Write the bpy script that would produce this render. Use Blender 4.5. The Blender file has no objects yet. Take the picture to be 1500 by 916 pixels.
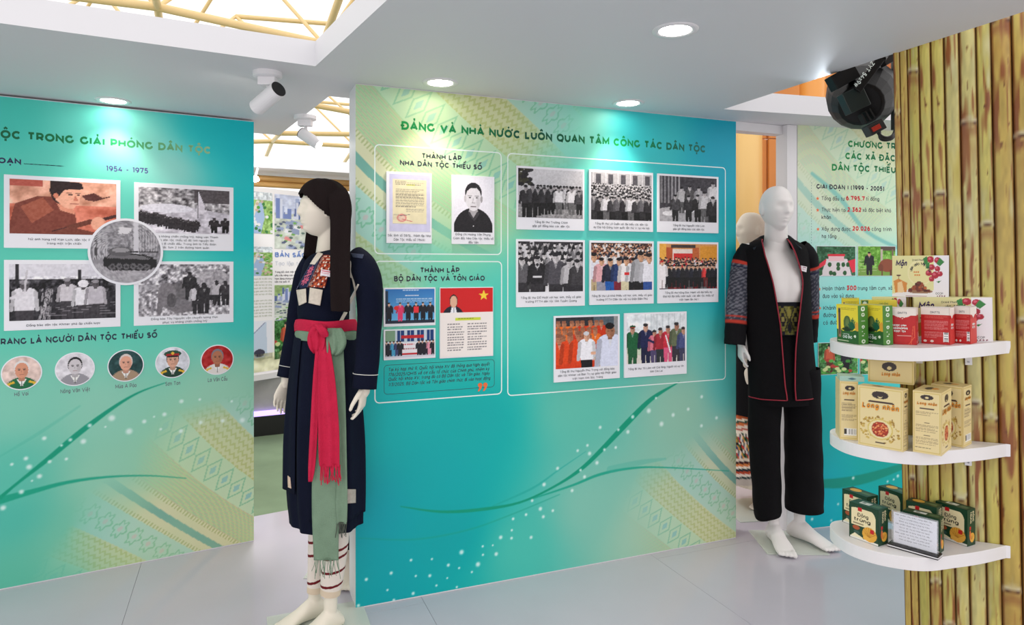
import bpy, bmesh, math, random, unicodedata
import numpy as np
from mathutils import Vector, Matrix
from mathutils.bvhtree import BVHTree
S = bpy.context.scene
COL = S.collection
R = math.radians
pi = math.pi

# ---------------------------------------------------------------- camera, world, exposure
EYE = Vector((0, 0, 1.5))
FPX, CX, HY = 1000.0, 750.0, 390.0          # focal length in pixels, horizon row of the 1500x916 frame
cd = bpy.data.cameras.new('camera'); cam = bpy.data.objects.new('camera', cd); COL.objects.link(cam)
cam.location = EYE; cam.rotation_euler = (pi/2, 0, 0)
cd.sensor_width = 36; cd.lens = 36*FPX/1500; cd.shift_y = (HY-458)/1500; cd.clip_start = .05; cd.clip_end = 200
S.camera = cam
W = bpy.data.worlds.new('hall_light'); S.world = W; W.use_nodes = True
bg = W.node_tree.nodes['Background']; bg.inputs[0].default_value = (1.0, .968, .962, 1); bg.inputs[1].default_value = 1.0
S.view_settings.view_transform = 'Standard'; S.view_settings.look = 'None'
S.view_settings.exposure = 0.6; S.view_settings.gamma = 1; S.view_settings.use_curve_mapping = False
S.cycles.max_bounces = 7; S.cycles.diffuse_bounces = 5; S.cycles.glossy_bounces = 4; S.cycles.caustics_reflective = False; S.cycles.caustics_refractive = False

def lin(c):
    c = np.asarray(c, dtype=float)
    if c.max() > 1.5: c = c/255.
    c = np.clip(c, 0, 1)
    return np.where(c <= .04045, c/12.92, ((c+.055)/1.055)**2.4)

# ---------------------------------------------------------------- materials
MATS = {}
def mat(name, col=(.8, .8, .8), rough=.5, metal=0, spec=.5, bump=0, bscale=60, emit=None, estr=0, alpha=1, trans=0, vcol=False, mott=0, mscale=8, sheen=0, stretch=(1, 1, 1), coat=0):
    if name in MATS: return MATS[name]
    m = bpy.data.materials.new(name); m.use_nodes = True; nt = m.node_tree; N = nt.nodes; L = nt.links
    b = N['Principled BSDF']
    c = list(lin(col))+[1]
    b.inputs['Base Color'].default_value = c; b.inputs['Roughness'].default_value = rough
    b.inputs['Metallic'].default_value = metal; b.inputs['Specular IOR Level'].default_value = spec
    b.inputs['Alpha'].default_value = alpha; b.inputs['Transmission Weight'].default_value = trans
    b.inputs['Coat Weight'].default_value = coat
    if emit: b.inputs['Emission Color'].default_value = list(lin(emit))+[1]; b.inputs['Emission Strength'].default_value = estr
    tc = N.new('ShaderNodeTexCoord'); mp = N.new('ShaderNodeMapping'); mp.inputs['Scale'].default_value = stretch
    L.new(tc.outputs['Object'], mp.inputs[0])
    src = None
    if vcol:
        a = N.new('ShaderNodeAttribute'); a.attribute_name = 'Col'; src = a.outputs['Color']; L.new(src, b.inputs['Base Color'])
    if mott:
        n = N.new('ShaderNodeTexNoise'); n.inputs['Scale'].default_value = mscale; n.inputs['Detail'].default_value = 5; L.new(mp.outputs[0], n.inputs['Vector'])
        mx = N.new('ShaderNodeMix'); mx.data_type = 'RGBA'; mx.blend_type = 'MULTIPLY'; mx.inputs['Factor'].default_value = mott
        if src: L.new(src, mx.inputs[6])
        else: mx.inputs[6].default_value = c
        cr = N.new('ShaderNodeValToRGB'); cr.color_ramp.elements[0].position = .3; cr.color_ramp.elements[1].position = .7
        cr.color_ramp.elements[0].color = (.35, .35, .35, 1); cr.color_ramp.elements[1].color = (1.25, 1.25, 1.25, 1)
        L.new(n.outputs['Fac'], cr.inputs[0]); L.new(cr.outputs[0], mx.inputs[7]); L.new(mx.outputs[2], b.inputs['Base Color'])
    if bump:
        n = N.new('ShaderNodeTexNoise'); n.inputs['Scale'].default_value = bscale; n.inputs['Detail'].default_value = 4; L.new(mp.outputs[0], n.inputs['Vector'])
        bp = N.new('ShaderNodeBump'); bp.inputs['Strength'].default_value = bump; bp.inputs['Distance'].default_value = .01
        L.new(n.outputs['Fac'], bp.inputs['Height']); L.new(bp.outputs[0], b.inputs['Normal'])
    MATS[name] = m
    return m
M_PRINT = mat('printed_vinyl', rough=.42, vcol=True, spec=.28, bump=.04, bscale=500)
M_PAPER = mat('printed_card', rough=.4, vcol=True, spec=.4)
M_CLOTHV = mat('woven_pattern', rough=.85, vcol=True, spec=.2, bump=.3, bscale=400)
M_WHITE = mat('white_paint', (226, 225, 227), .45, bump=.02, bscale=200)
M_CEIL = mat('ceiling_paint', (216, 216, 219), .6, bump=.02, bscale=150)
M_FLOOR = mat('glossy_white_film', (190, 186, 196), .13, spec=.55, bump=.10, bscale=3.0, mott=.06, mscale=2)
M_CARD = mat('white_card', (236, 236, 242), .4)
M_BLACK = mat('black_ink', (35, 38, 55), .5)
M_NAVYINK = mat('navy_ink', (22, 22, 75), .5)
M_GREYINK = mat('grey_ink', (95, 100, 108), .5)
M_WHITEINK = mat('white_ink', (232, 245, 240), .45)
M_ORANGE = mat('orange_ink', (235, 110, 50), .5)
M_REDINK = mat('red_ink', (200, 25, 35), .5)
M_GREENINK = mat('green_ink', (15, 125, 75), .5)

# ---------------------------------------------------------------- object helpers
def tag(o, label=None, cat=None, group=None, kind=None):
    if label: o['label'] = label
    if cat: o['category'] = cat
    if group: o['group'] = group
    if kind: o['kind'] = kind
    return o
def link(o, parent=None):
    COL.objects.link(o)
    if parent is not None: o.parent = parent
    return o
def yawm(x, y, z, a=0):
    return Matrix.Translation((x, y, z)) @ Matrix.Rotation(a, 4, 'Z')
MW = {}
def thing(name, M, label=None, cat=None, group=None, kind=None):
    o = bpy.data.objects.new(name, None); o.empty_display_size = .1; link(o); o.matrix_world = M
    MW[o.name] = M.copy()
    return tag(o, label, cat, group, kind)
def mesh(name, V, F, m, parent=None, T=None, smooth=False, world=False, cols=None):
    """V local to parent (or world coordinates when world=True)"""
    V = [Vector(v) for v in V]
    if T is not None: V = [T @ v for v in V]
    if world and parent is not None:
        inv = MW[parent.name].inverted(); V = [inv @ v for v in V]
    me = bpy.data.meshes.new(name); me.from_pydata([tuple(v) for v in V], [], [tuple(f) for f in F]); me.materials.append(m)
    if cols is not None:
        at_ = me.color_attributes.new('Col', 'FLOAT_COLOR', 'POINT')
        c = np.ones((len(V), 4), np.float32); c[:, :3] = cols; at_.data.foreach_set('color', c.ravel())
    if smooth: me.polygons.foreach_set('use_smooth', [True]*len(me.polygons))
    me.update()
    o = bpy.data.objects.new(name, me); link(o, parent)
    if parent is not None: MW[o.name] = MW[parent.name]
    return o
def mesh_root(name, V, F, m, label=None, cat=None, group=None, kind=None, smooth=False, cols=None, origin=None):
    V = np.array([tuple(v) for v in V], float)
    o0 = np.array(origin) if origin is not None else np.array([(V[:, 0].min()+V[:, 0].max())/2, (V[:, 1].min()+V[:, 1].max())/2, V[:, 2].min()])
    o = mesh(name, V-o0, F, m, None, smooth=smooth, cols=cols); o.location = o0; MW[o.name] = Matrix.Translation(o0)
    return tag(o, label, cat, group, kind)
def box(x0, x1, y0, y1, z0, z1):
    V = [(x, y, z) for z in (z0, z1) for y in (y0, y1) for x in (x0, x1)]
    return V, [(0, 2, 3, 1), (4, 5, 7, 6), (0, 1, 5, 4), (2, 6, 7, 3), (0, 4, 6, 2), (1, 3, 7, 5)]
def cat_vf(L_):
    V = []; F = []
    for v, f in L_:
        n = len(V); V += list(v); F += [tuple(i+n for i in q) for q in f]
    return V, F
def bevel(o, w=.003, s=2):
    md = o.modifiers.new('b', 'BEVEL'); md.width = w; md.segments = s; md.limit_method = 'ANGLE'; return o
def solid(o, t):
    md = o.modifiers.new('s', 'SOLIDIFY'); md.thickness = t; md.offset = 0; return o
def subd(o, n=1):
    md = o.modifiers.new('d', 'SUBSURF'); md.levels = n; md.render_levels = n; return o
def tube(pts, r, n=10, caps=True, closed=False):
    pts = [Vector(p) for p in pts]; k = len(pts); rr = r if hasattr(r, '__len__') else [r]*k
    V = []; F = []; up = None
    for i, p in enumerate(pts):
        if closed: t = pts[(i+1) % k]-pts[i-1]
        else: t = pts[min(i+1, k-1)]-pts[max(i-1, 0)]
        t.normalize()
        if up is None:
            up = Vector((0, 0, 1)) if abs(t.z) < .9 else Vector((0, 1, 0))
        a = (up-t*up.dot(t)).normalized(); up = a; b = t.cross(a)
        for j in range(n):
            th = 2*pi*j/n; V.append(p+(a*math.cos(th)+b*math.sin(th))*rr[i])
    for i in range(k if closed else k-1):
        i2 = (i+1) % k
        for j in range(n): F.append((i*n+j, i*n+(j+1) % n, i2*n+(j+1) % n, i2*n+j))
    if caps and not closed: F += [tuple(range(n))[::-1], tuple((k-1)*n+j for j in range(n))]
    return V, F
def capsule(pts, r, n=10):
    """tube with rounded ends"""
    pts = [Vector(p) for p in pts]; rr = list(r) if hasattr(r, '__len__') else [r]*len(pts)
    a = (pts[0]-pts[1]).normalized(); b = (pts[-1]-pts[-2]).normalized()
    P = [pts[0]+a*rr[0]*s for s in (.97, .7)]+pts+[pts[-1]+b*rr[-1]*s for s in (.7, .97)]
    Q = [rr[0]*.25, rr[0]*.72]+rr+[rr[-1]*.72, rr[-1]*.25]
    return tube(P, Q, n)
def loft(rings, closed=True, caps=True):
    n = len(rings[0]); V = [v for r in rings for v in r]; F = []
    for i in range(len(rings)-1):
        for j in range(n if closed else n-1):
            j2 = (j+1) % n; F.append((i*n+j, i*n+j2, (i+1)*n+j2, (i+1)*n+j))
    if caps and closed: F += [tuple(range(n))[::-1], tuple((len(rings)-1)*n+j for j in range(n))]
    return V, F
def lathe(prof, n=24):
    """profile (r,z)"""
    return loft([[(r*math.cos(2*pi*j/n), r*math.sin(2*pi*j/n), z) for j in range(n)] for r, z in prof])
def prism(poly, z0, z1):
    n = len(poly); V = [(x, y, z0) for x, y in poly]+[(x, y, z1) for x, y in poly]
    a = sum(poly[i][0]*poly[(i+1) % n][1]-poly[(i+1) % n][0]*poly[i][1] for i in range(n))
    F = [tuple(range(n))[::-1], tuple(range(n, 2*n))]+[(i, (i+1) % n, n+(i+1) % n, n+i) for i in range(n)]
    if a < 0: F = [f[::-1] for f in F]
    return V, F
def at(px, py, y):
    return Vector(((px-CX)/FPX*y, y, 1.5-(py-HY)/FPX*y))
def onz(px, py, z):
    y = (1.5-z)*FPX/(py-HY); return Vector(((px-CX)/FPX*y, y, z))
def loc(M, px, py, off=0):
    """where the sight line through a photo pixel meets the plane local y=off of frame M -> local (x,z)"""
    inv = M.inverted(); o = inv @ EYE; d = (inv.to_3x3() @ Vector(((px-CX)/FPX, 1, -(py-HY)/FPX)))
    t = (off-o.y)/d.y; p = o+d*t
    return p.x, p.z
def mpp(M, px, py):
    x, z = loc(M, px, py); return (M @ Vector((x, 0, z))).y/FPX

# ---------------------------------------------------------------- stroke lettering (geometric sans with Vietnamese marks)
def A_(cx, cy, rx, ry, s, e, n=None):
    n = n or max(3, int(abs(e-s)/30)); return [(cx+rx*math.cos(R(s+(e-s)*i/n)), cy+ry*math.sin(R(s+(e-s)*i/n))) for i in range(n+1)]
X = .74
G = {
 'A': (1., [[(0, 0), (.5, 1), (1, 0)], [(.2, .3), (.8, .3)]]),
 'B': (.8, [[(0, 0), (0, 1), (.6, 1)]+A_(.6, .76, .34, .24, 90, -90)+[(0, .52)], [(.6, .52)]+A_(.64, .26, .36, .26, 90, -90)+[(0, 0)]]),
 'C': (.95, [A_(.54, .5, .54, .5, 42, 318)]),
 'D': (.92, [[(0, 0), (0, 1), (.42, 1)]+A_(.45, .5, .55, .5, 90, -90)+[(0, 0), (0, .02)]]),
 'E': (.66, [[(1, 1), (0, 1), (0, 0), (1, 0)], [(0, .52), (.88, .52)]]),
 'F': (.66, [[(1, 1), (0, 1), (0, 0)], [(0, .48), (.88, .48)]]),
 'G': (1., [A_(.52, .5, .52, .5, 42, 330)+[(.97, .45)]]),
 'H': (.88, [[(0, 0), (0, 1)], [(1, 0), (1, 1)], [(0, .5), (1, .5)]]),
 'I': (.04, [[(.5, 0), (.5, 1)]]), 'J': (.5, [[(.2, 1), (1, 1), (1, .35)]+A_(.5, .3, .5, .3, 0, -150)]),
 'K': (.85, [[(0, 0), (0, 1)], [(1, 1), (0, .32)], [(.35, .56), (1, 0)]]),
 'L': (.62, [[(0, 1), (0, 0), (1, 0)]]), 'M': (1.1, [[(0, 0), (0, 1), (.5, .25), (1, 1), (1, 0)]]),
 'N': (.9, [[(0, 0), (0, 1), (1, 0), (1, 1)]]), 'O': (1.08, [A_(.5, .5, .5, .5, 0, 360, 16)]),
 'P': (.75, [[(0, 0), (0, 1), (.5, 1)]+A_(.55, .68, .45, .32, 90, -90)+[(0, .36)]]),
 'Q': (1.08, [A_(.5, .5, .5, .5, 0, 360, 16), [(.55, .1), (.95, -.15)]]),
 'R': (.78, [[(0, 0), (0, 1), (.5, 1)]+A_(.55, .68, .42, .32, 90, -90)+[(0, .36)], [(.55, .36), (1, 0)]]),
 'S': (.72, [A_(.5, .76, .46, .24, 30, 270)+A_(.5, .27, .5, .25, 90, -150)]),
 'T': (.8, [[(0, 1), (1, 1)], [(.5, 1), (.5, 0)]]), 'U': (.86, [[(0, 1), (0, .45)]+A_(.5, .43, .5, .43, 180, 360)+[(1, 1)]]),
 'V': (1., [[(0, 1), (.5, 0), (1, 1)]]), 'W': (1.4, [[(0, 1), (.27, 0), (.5, 1), (.73, 0), (1, 1)]]),
 'X': (.85, [[(0, 0), (1, 1)], [(0, 1), (1, 0)]]), 'Y': (.9, [[(0, 1), (.5, .45), (1, 1)], [(.5, .45), (.5, 0)]]),
 'Z': (.75, [[(0, 1), (1, 1), (0, 0), (1, 0)]]),
 'a': (.58, [A_(.48, X/2, .48, X/2, 0, 360, 12), [(1, X), (1, 0)]]), 'b': (.58, [A_(.52, X/2, .48, X/2, 0, 360, 12), [(0, 1.05), (0, 0)]]),
 'c': (.55, [A_(.54, X/2, .54, X/2, 45, 315)]), 'd': (.58, [A_(.48, X/2, .48, X/2, 0, 360, 12), [(1, 1.05), (1, 0)]]),
 'e': (.58, [[(.04, .38), (.98, .38)]+A_(.5, X/2, .5, X/2, 5, 315)]), 'f': (.32, [A_(.8, .85, .45, .2, 80, 180)+[(.35, 0)], [(0, X), (.9, X)]]),
 'g': (.58, [A_(.48, X/2, .48, X/2, 0, 360, 12), [(1, X), (1, 0)]+A_(.5, -.02, .5, .24, 0, -150)]),
 'h': (.52, [[(0, 1.05), (0, 0)], [(0, .45)]+A_(.5, .4, .5, .34, 180, 0)+[(1, 0)]]), 'i': (.04, [[(.5, 0), (.5, X)]]),
 'k': (.55, [[(0, 0), (0, 1.05)], [(1, X), (0, .22)], [(.4, .4), (1, 0)]]), 'l': (.04, [[(.5, 0), (.5, 1.05)]]),
 'm': (.95, [[(0, X), (0, 0)], [(0, .5)]+A_(.25, .47, .25, .27, 180, 0)+[(.5, 0)], [(.5, .5)]+A_(.75, .47, .25, .27, 180, 0)+[(1, 0)]]),
 'n': (.52, [[(0, X), (0, 0)], [(0, .45)]+A_(.5, .42, .5, .32, 180, 0)+[(1, 0)]]), 'o': (.6, [A_(.5, X/2, .5, X/2, 0, 360, 12)]),
 'p': (.58, [A_(.52, X/2, .48, X/2, 0, 360, 12), [(0, X), (0, -.28)]]), 'q': (.58, [A_(.48, X/2, .48, X/2, 0, 360, 12), [(1, X), (1, -.28)]]),
 'r': (.3, [[(0, X), (0, 0)], [(0, .45)]+A_(.9, .4, .9, .34, 180, 90)]), 's': (.45, [A_(.5, .55, .45, .19, 30, 270)+A_(.5, .19, .5, .18, 90, -150)]),
 't': (.36, [[(.35, .98), (.35, .2)]+A_(.75, .2, .4, .2, 180, 280), [(0, X), (.95, X)]]), 'u': (.52, [[(0, X), (0, .34)]+A_(.5, .32, .5, .32, 180, 360)+[(1, X)], [(1, X), (1, 0)]]),
 'v': (.6, [[(0, X), (.5, 0), (1, X)]]), 'w': (.9, [[(0, X), (.27, 0), (.5, X), (.73, 0), (1, X)]]), 'x': (.52, [[(0, 0), (1, X)], [(0, X), (1, 0)]]),
 'y': (.6, [[(0, X), (.5, 0)], [(1, X), (.35, -.28), (.1, -.28)]]), 'z': (.5, [[(0, X), (1, X), (0, 0), (1, 0)]]),
 '0': (.72, [A_(.5, .5, .5, .5, 0, 360, 14)]), '1': (.3, [[(0, 1), (.9, 1), (.9, 0)]]), '2': (.65, [A_(.48, .72, .46, .28, 160, -40)+[(0, 0), (1, 0)]]),
 '3': (.65, [[(.05, 1), (.9, 1), (.45, .58)]+A_(.45, .29, .52, .29, 90, -150)]), '4': (.75, [[(.6, 1), (0, .28), (1, .28)], [(.75, .5), (.75, 0)]]),
 '5': (.65, [[(.92, 1), (.15, 1), (.08, .57)]+A_(.45, .31, .52, .31, 80, -150)]), '6': (.7, [A_(.5, .31, .5, .31, 0, 360, 12), A_(.7, .35, .7, .65, 180, 85)]),
 '7': (.68, [[(0, .85), (0, 1), (1, 1), (.4, 0)]]), '8': (.68, [A_(.5, .76, .42, .24, 0, 360, 12), A_(.5, .27, .5, .27, 0, 360, 12)]),
 '9': (.7, [A_(.5, .69, .5, .31, 0, 360, 12), A_(.3, .65, .7, .65, 0, -85)]), '-': (.4, [[(0, .4), (1, .4)]]), '.': (.04, [[(.5, -.04), (.5, .08)]]),
 ',': (.04, [[(.5, .08), (.2, -.18)]]), '/': (.4, [[(0, -.1), (1, 1.1)]]), '(': (.22, [A_(1., .45, 1., .65, 115, 245)]), ')': (.22, [A_(0, .45, 1., .65, 65, -65)]),
 ':': (.04, [[(.5, -.04), (.5, .08)], [(.5, .55), (.5, .67)]]), '–': (.6, [[(0, .4), (1, .4)]]), '&': (.7, [A_(.5, .76, .3, .24, 0, 360, 10), A_(.45, .27, .45, .27, 60, 320)+[(1, .4)]]),
 '*': (.4, [[(0, .5), (1, .5)], [(.2, .2), (.8, .8)], [(.2, .8), (.8, .2)]]), ' ': (.16, []),
}
def ribbon2(P, w):
    k = len(P)
    closed = k > 4 and abs(P[0][0]-P[-1][0]) < 1e-6 and abs(P[0][1]-P[-1][1]) < 1e-6
    if closed: P = P[:-1]; k -= 1
    V = []; F = []
    for i in range(k):
        def un(a, b):
            d = (b[0]-a[0], b[1]-a[1]); l = math.hypot(*d) or 1e-9; return (d[0]/l, d[1]/l)
        ta = un(P[i-1], P[i]) if (i > 0 or closed) else un(P[0], P[1])
        tb = un(P[i], P[(i+1) % k]) if (i < k-1 or closed) else ta
        m = (ta[0]+tb[0], ta[1]+tb[1]); l = math.hypot(*m)
        if l < .2: m = ta; l = 1
        m = (m[0]/l, m[1]/l); c = max(.45, m[0]*ta[0]+m[1]*ta[1]); h = w/2/c
        V += [(P[i][0]-m[1]*h, P[i][1]+m[0]*h), (P[i][0]+m[1]*h, P[i][1]-m[0]*h)]
    for i in range(k if closed else k-1):
        j = (i+1) % k; F.append((2*i, 2*i+1, 2*j+1, 2*j))
    return V, F
def text2(s, wt=.12):
    """string -> flat (x,z) verts, faces, width, with cap height 1"""
    V = []; F = []; x = 0
    def stroke(P, ww=wt):
        v, f = ribbon2(P, ww); n = len(V); V.extend(v); F.extend([tuple(i+n for i in q) for q in f])
    for ch in s:
        bar = ch in 'Đđ'
        base = {'Đ': 'D', 'đ': 'd'}.get(ch, ch)
        dec = unicodedata.normalize('NFD', base); b = dec[0]; marks = dec[1:]
        if b not in G: b = '-'
        w, st = G[b]; w *= .84
        for P in st: stroke([(x+wt/2+p[0]*w, wt/2+p[1]*(1-wt)) for p in P])
        top = 1 if (b.isupper()) else X
        if b == 'i' and not marks: stroke([(x+wt/2+.02, .92), (x+wt/2+.02, .92+wt)])
        c = x+wt/2+w/2
        if b in 'Tt': pass
        if bar:
            if ch == 'Đ': stroke([(x-.12, .5), (x+.4, .5)], wt*.8)
            else: stroke([(x+w*.45, .92), (x+w+.25, .92)], wt*.8)
        hi = top+.16; circ = False; mw = wt*.8
        for k in marks:
            if k == '\u0302': stroke([(c-.2, hi-.02), (c, hi+.14), (c+.2, hi-.02)], mw); circ = True
            elif k == '\u0306': stroke([(c-.18, hi+.13), (c-.1, hi), (c+.1, hi), (c+.18, hi+.13)], mw); circ = True
            elif k == '\u031b': stroke([(x+wt/2+w, top-.12), (x+wt/2+w+.14, top-.02), (x+wt/2+w+.15, top+.12)], mw)
        for k in marks:
            cc, hh = (c+.26, hi+.12) if circ else (c, hi)
            if k == '\u0300': stroke([(cc-.13, hh+.16), (cc+.07, hh)], mw)
            elif k == '\u0301': stroke([(cc-.07, hh), (cc+.13, hh+.16)], mw)
            elif k == '\u0309': stroke([(cc-.08, hh+.16), (cc+.07, hh+.16), (cc+.07, hh+.08), (cc, hh-.01)], mw)
            elif k == '\u0303': stroke([(cc-.2, hh+.02), (cc-.08, hh+.1), (cc+.08, hh+.03), (cc+.2, hh+.12)], mw)
            elif k == '\u0323': stroke([(c, -.3), (c, -.3+wt)], wt)
        x += w+wt+.12+(.1 if b == ' ' else 0)+(.08 if '\u031b' in marks else 0)
    return V, F, max(x-.12, .1)
def put_text(name, s, x0, z0, wd, h, wt, m, parent, y=-.0012, slant=0, T=None, cols=None, align='l'):
    """s: a string or list of lines [(string, x0, z0, width or None, h)] laid flat on the plane y of the parent"""
    items = s if isinstance(s, list) else [(s, x0, z0, wd, h)]
    AV = []; AF = []; AC = []
    for (t, a, b, w_, hh) in items:
        V, F, TW = text2(t, wt); sx = (w_/TW) if w_ else hh*.92
        if align == 'c': a = a-TW*sx/2
        n = len(AV); AV += [(a+v[0]*sx+v[1]*slant*hh, y, b+v[1]*hh) for v in V]; AF += [tuple(i+n for i in q) for q in F]
        if cols:
            for v in V:
                t_ = min(max(v[0]/TW, 0), 1)
                for (ta, ca), (tb, cb) in zip(cols, cols[1:]):
                    if t_ <= tb: break
                f = min(max((t_-ta)/(tb-ta), 0), 1); AC.append(lin(np.array(ca)*(1-f)+np.array(cb)*f))
    return mesh(name, AV, AF, m if not cols else M_PRINT, parent, T=T, cols=np.array(AC) if cols else None)
def ptext(parent, s, px0, py0, px1, py1, hpx, wt=.14, m=None, name='lettering', slant=0, cols=None, off=0.0):
    M = MW[parent.name]; x0, z0 = loc(M, px0, py0, off); x1, z1 = loc(M, px1, py1, off)
    h = hpx*mpp(M, px0, py0)
    return put_text(name, s, x0, (z0+z1)/2, x1-x0, h, wt, m or M_BLACK, parent, y=off-.0012, slant=slant, cols=cols)
def ring_line(pts, w, closed=True):
    V, F = ribbon2(list(pts)+([pts[0]] if closed else []), w); return V, F
def rrect(x0, z0, x1, z1, r=.01, n=4):
    P = []
    for cx, cz, s in ((x1-r, z1-r, 0), (x0+r, z1-r, 90), (x0+r, z0+r, 180), (x1-r, z0+r, 270)): P += A_(cx, cz, r, r, s, s+90, n)
    return P
def flat(name, V2, F, m, parent, y=-.001, T=None, cols=None):
    return mesh(name, [(v[0], y, v[1]) for v in V2], F, m, parent, T=T, cols=cols)
def star(cx, cz, r, k=5, q=.45):
    P = [(cx+(r if i % 2 == 0 else r*q)*math.sin(pi*i/k), cz+(r if i % 2 == 0 else r*q)*math.cos(pi*i/k)) for i in range(2*k)]
    V = P+[(cx, cz)]; return V, [(i, (i+1) % (2*k), 2*k) for i in range(2*k)]

# ---------------------------------------------------------------- picture painter: coloured vertices on a fine grid
def noise(h, w, sc, seed=0, oc=3):
    rs = np.random.RandomState(seed); out = np.zeros((h, w)); amp = 1; tot = 0
    for o in range(oc):
        gh, gw = max(2, int(sc*(2**o)*h/w)+2), int(sc*2**o)+2
        g = rs.rand(gh, gw); yy = np.linspace(0, gh-1.001, h); xx = np.linspace(0, gw-1.001, w)
        y0 = yy.astype(int); x0 = xx.astype(int); fy = (yy-y0)[:, None]; fx = (xx-x0)[None]
        fy = fy*fy*(3-2*fy); fx = fx*fx*(3-2*fx)
        a = g[y0][:, x0]; b = g[y0][:, x0+1]; c = g[y0+1][:, x0]; d = g[y0+1][:, x0+1]
        out += amp*((a*(1-fx)+b*fx)*(1-fy)+(c*(1-fx)+d*fx)*fy); tot += amp; amp *= .5
    return out/tot
def noise2(h, w, gh, gw, seed=0):
    g = np.random.RandomState(seed).rand(gh+1, gw+1); yy = np.linspace(0, gh-.001, h); xx = np.linspace(0, gw-.001, w)
    y0 = yy.astype(int); x0 = xx.astype(int); fy = (yy-y0)[:, None]; fx = (xx-x0)[None]; fy = fy*fy*(3-2*fy); fx = fx*fx*(3-2*fx)
    return (g[y0][:, x0]*(1-fx)+g[y0][:, x0+1]*fx)*(1-fy)+(g[y0+1][:, x0]*(1-fx)+g[y0+1][:, x0+1]*fx)*fy
class Im:
    def __init__(s, w, h, col=(255, 255, 255)):
        s.w, s.h = w, h; s.a = np.zeros((h, w, 3)); s.a[:] = np.array(col)/255.
        s.y, s.x = np.mgrid[0:h, 0:w]; s.x = (s.x+.5)/w; s.y = (s.y+.5)/h; s.asp = w/h
    def fill(s, m, c, al=1):
        m = m.astype(float)*al; s.a = s.a*(1-m[..., None])+(np.array(c)/255.)*m[..., None]
    def rect(s, x0, y0, x1, y1, c, al=1): s.fill((s.x >= x0) & (s.x < x1) & (s.y >= y0) & (s.y < y1), c, al)
    def ell(s, cx, cy, rx, ry, c, al=1, soft=0):
        d = np.sqrt(((s.x-cx)/rx)**2+((s.y-cy)/ry)**2)
        s.fill(np.clip((1-d)/soft, 0, 1) if soft else d < 1, c, al)
    def poly(s, P, c, al=1):
        m = np.zeros(s.x.shape, bool); n = len(P)
        for i in range(n):
            x1, y1 = P[i]; x2, y2 = P[(i+1) % n]
            if y1 == y2: continue
            k = ((y1 <= s.y) != (y2 <= s.y)) & (s.x < (x2-x1)*(s.y-y1)/(y2-y1)+x1); m ^= k
        s.fill(m, c, al)
    def line(s, x0, y0, x1, y1, w, c, al=1):
        ax, ay = (x1-x0)*s.asp, y1-y0; L = math.hypot(ax, ay) or 1e-6; px = (s.x-x0)*s.asp; py = s.y-y0
        t = np.clip((px*ax+py*ay)/L/L, 0, 1); d = np.hypot(px-t*ax, py-t*ay); s.fill(d < w/2, c, al)
    def grad(s, c0, c1, y0=0, y1=1):
        t = np.clip((s.y-y0)/(y1-y0), 0, 1)[..., None]; m = ((s.y >= y0) & (s.y <= y1))[..., None]
        s.a = np.where(m, (np.array(c0)*(1-t)+np.array(c1)*t)/255., s.a)
    def speck(s, amt, sc=20, seed=1, box_=(0, 0, 1, 1)):
        n = noise(s.h, s.w, sc, seed)-.5; m = (s.x >= box_[0]) & (s.x < box_[2]) & (s.y >= box_[1]) & (s.y < box_[3])
        s.a = np.clip(s.a+(n*amt*m)[..., None], 0, 1)
    def texty(s, x0, y0, x1, y1, rows, c, al=.7, seed=0):
        rs = np.random.RandomState(seed); dy = (y1-y0)/rows
        for r in range(rows):
            x = x0; e = x1-(rs.rand()*.35*(x1-x0) if r == rows-1 or rs.rand() < .3 else 0)
            while x < e:
                w = .02+rs.rand()*.06; s.rect(x, y0+r*dy, min(x+w*(x1-x0)*2, e), y0+r*dy+dy*.45, c, al); x += w*(x1-x0)*2+.012
    def person(s, cx, top, hh, body, skin, hair, legs=None, wd=1.):
        u = hh/7.5; ux = u/s.asp*wd
        s.poly([(cx-ux*1.15, top+u*1.5), (cx+ux*1.15, top+u*1.5), (cx+ux*1.0, top+u*4.3), (cx-ux*1.0, top+u*4.3)], body)
        s.ell(cx, top+u*1.6, ux*1.15, u*.5, body)
        s.line(cx-ux*1.1, top+u*1.8, cx-ux*1.35, top+u*4.1, u*.55, tuple(v*.8 for v in body)); s.line(cx+ux*1.1, top+u*1.8, cx+ux*1.3, top+u*4.1, u*.55, tuple(v*.85 for v in body))
        lg = legs or tuple(v*.45 for v in body)
        s.poly([(cx-ux*.95, top+u*4.2), (cx+ux*.95, top+u*4.2), (cx+ux*.8, top+u*7.4), (cx+ux*.1, top+u*7.4), (cx, top+u*5), (cx-ux*.15, top+u*7.4), (cx-ux*.8, top+u*7.4)], lg)
        s.poly([(cx-ux*.28, top+u*1.35), (cx+ux*.28, top+u*1.35), (cx, top+u*2.3)], tuple(min(255, v*.5+110) for v in body))
        s.rect(cx-ux*.22, top+u*1.1, cx+ux*.22, top+u*1.6, tuple(v*.8 for v in skin)); s.ell(cx, top+u*.85, ux*.46, u*.62, skin); s.ell(cx+ux*.2, top+u*.95, ux*.24, u*.45, tuple(v*.82 for v in skin), .6)
        s.ell(cx-ux*.06, top+u*.36, ux*.47, u*.3, hair); s.rect(cx-ux*.3, top+u*.78, cx-ux*.08, top+u*.88, tuple(v*.45 for v in skin), .5); s.rect(cx+ux*.08, top+u*.78, cx+ux*.3, top+u*.88, tuple(v*.45 for v in skin), .5)
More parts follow.
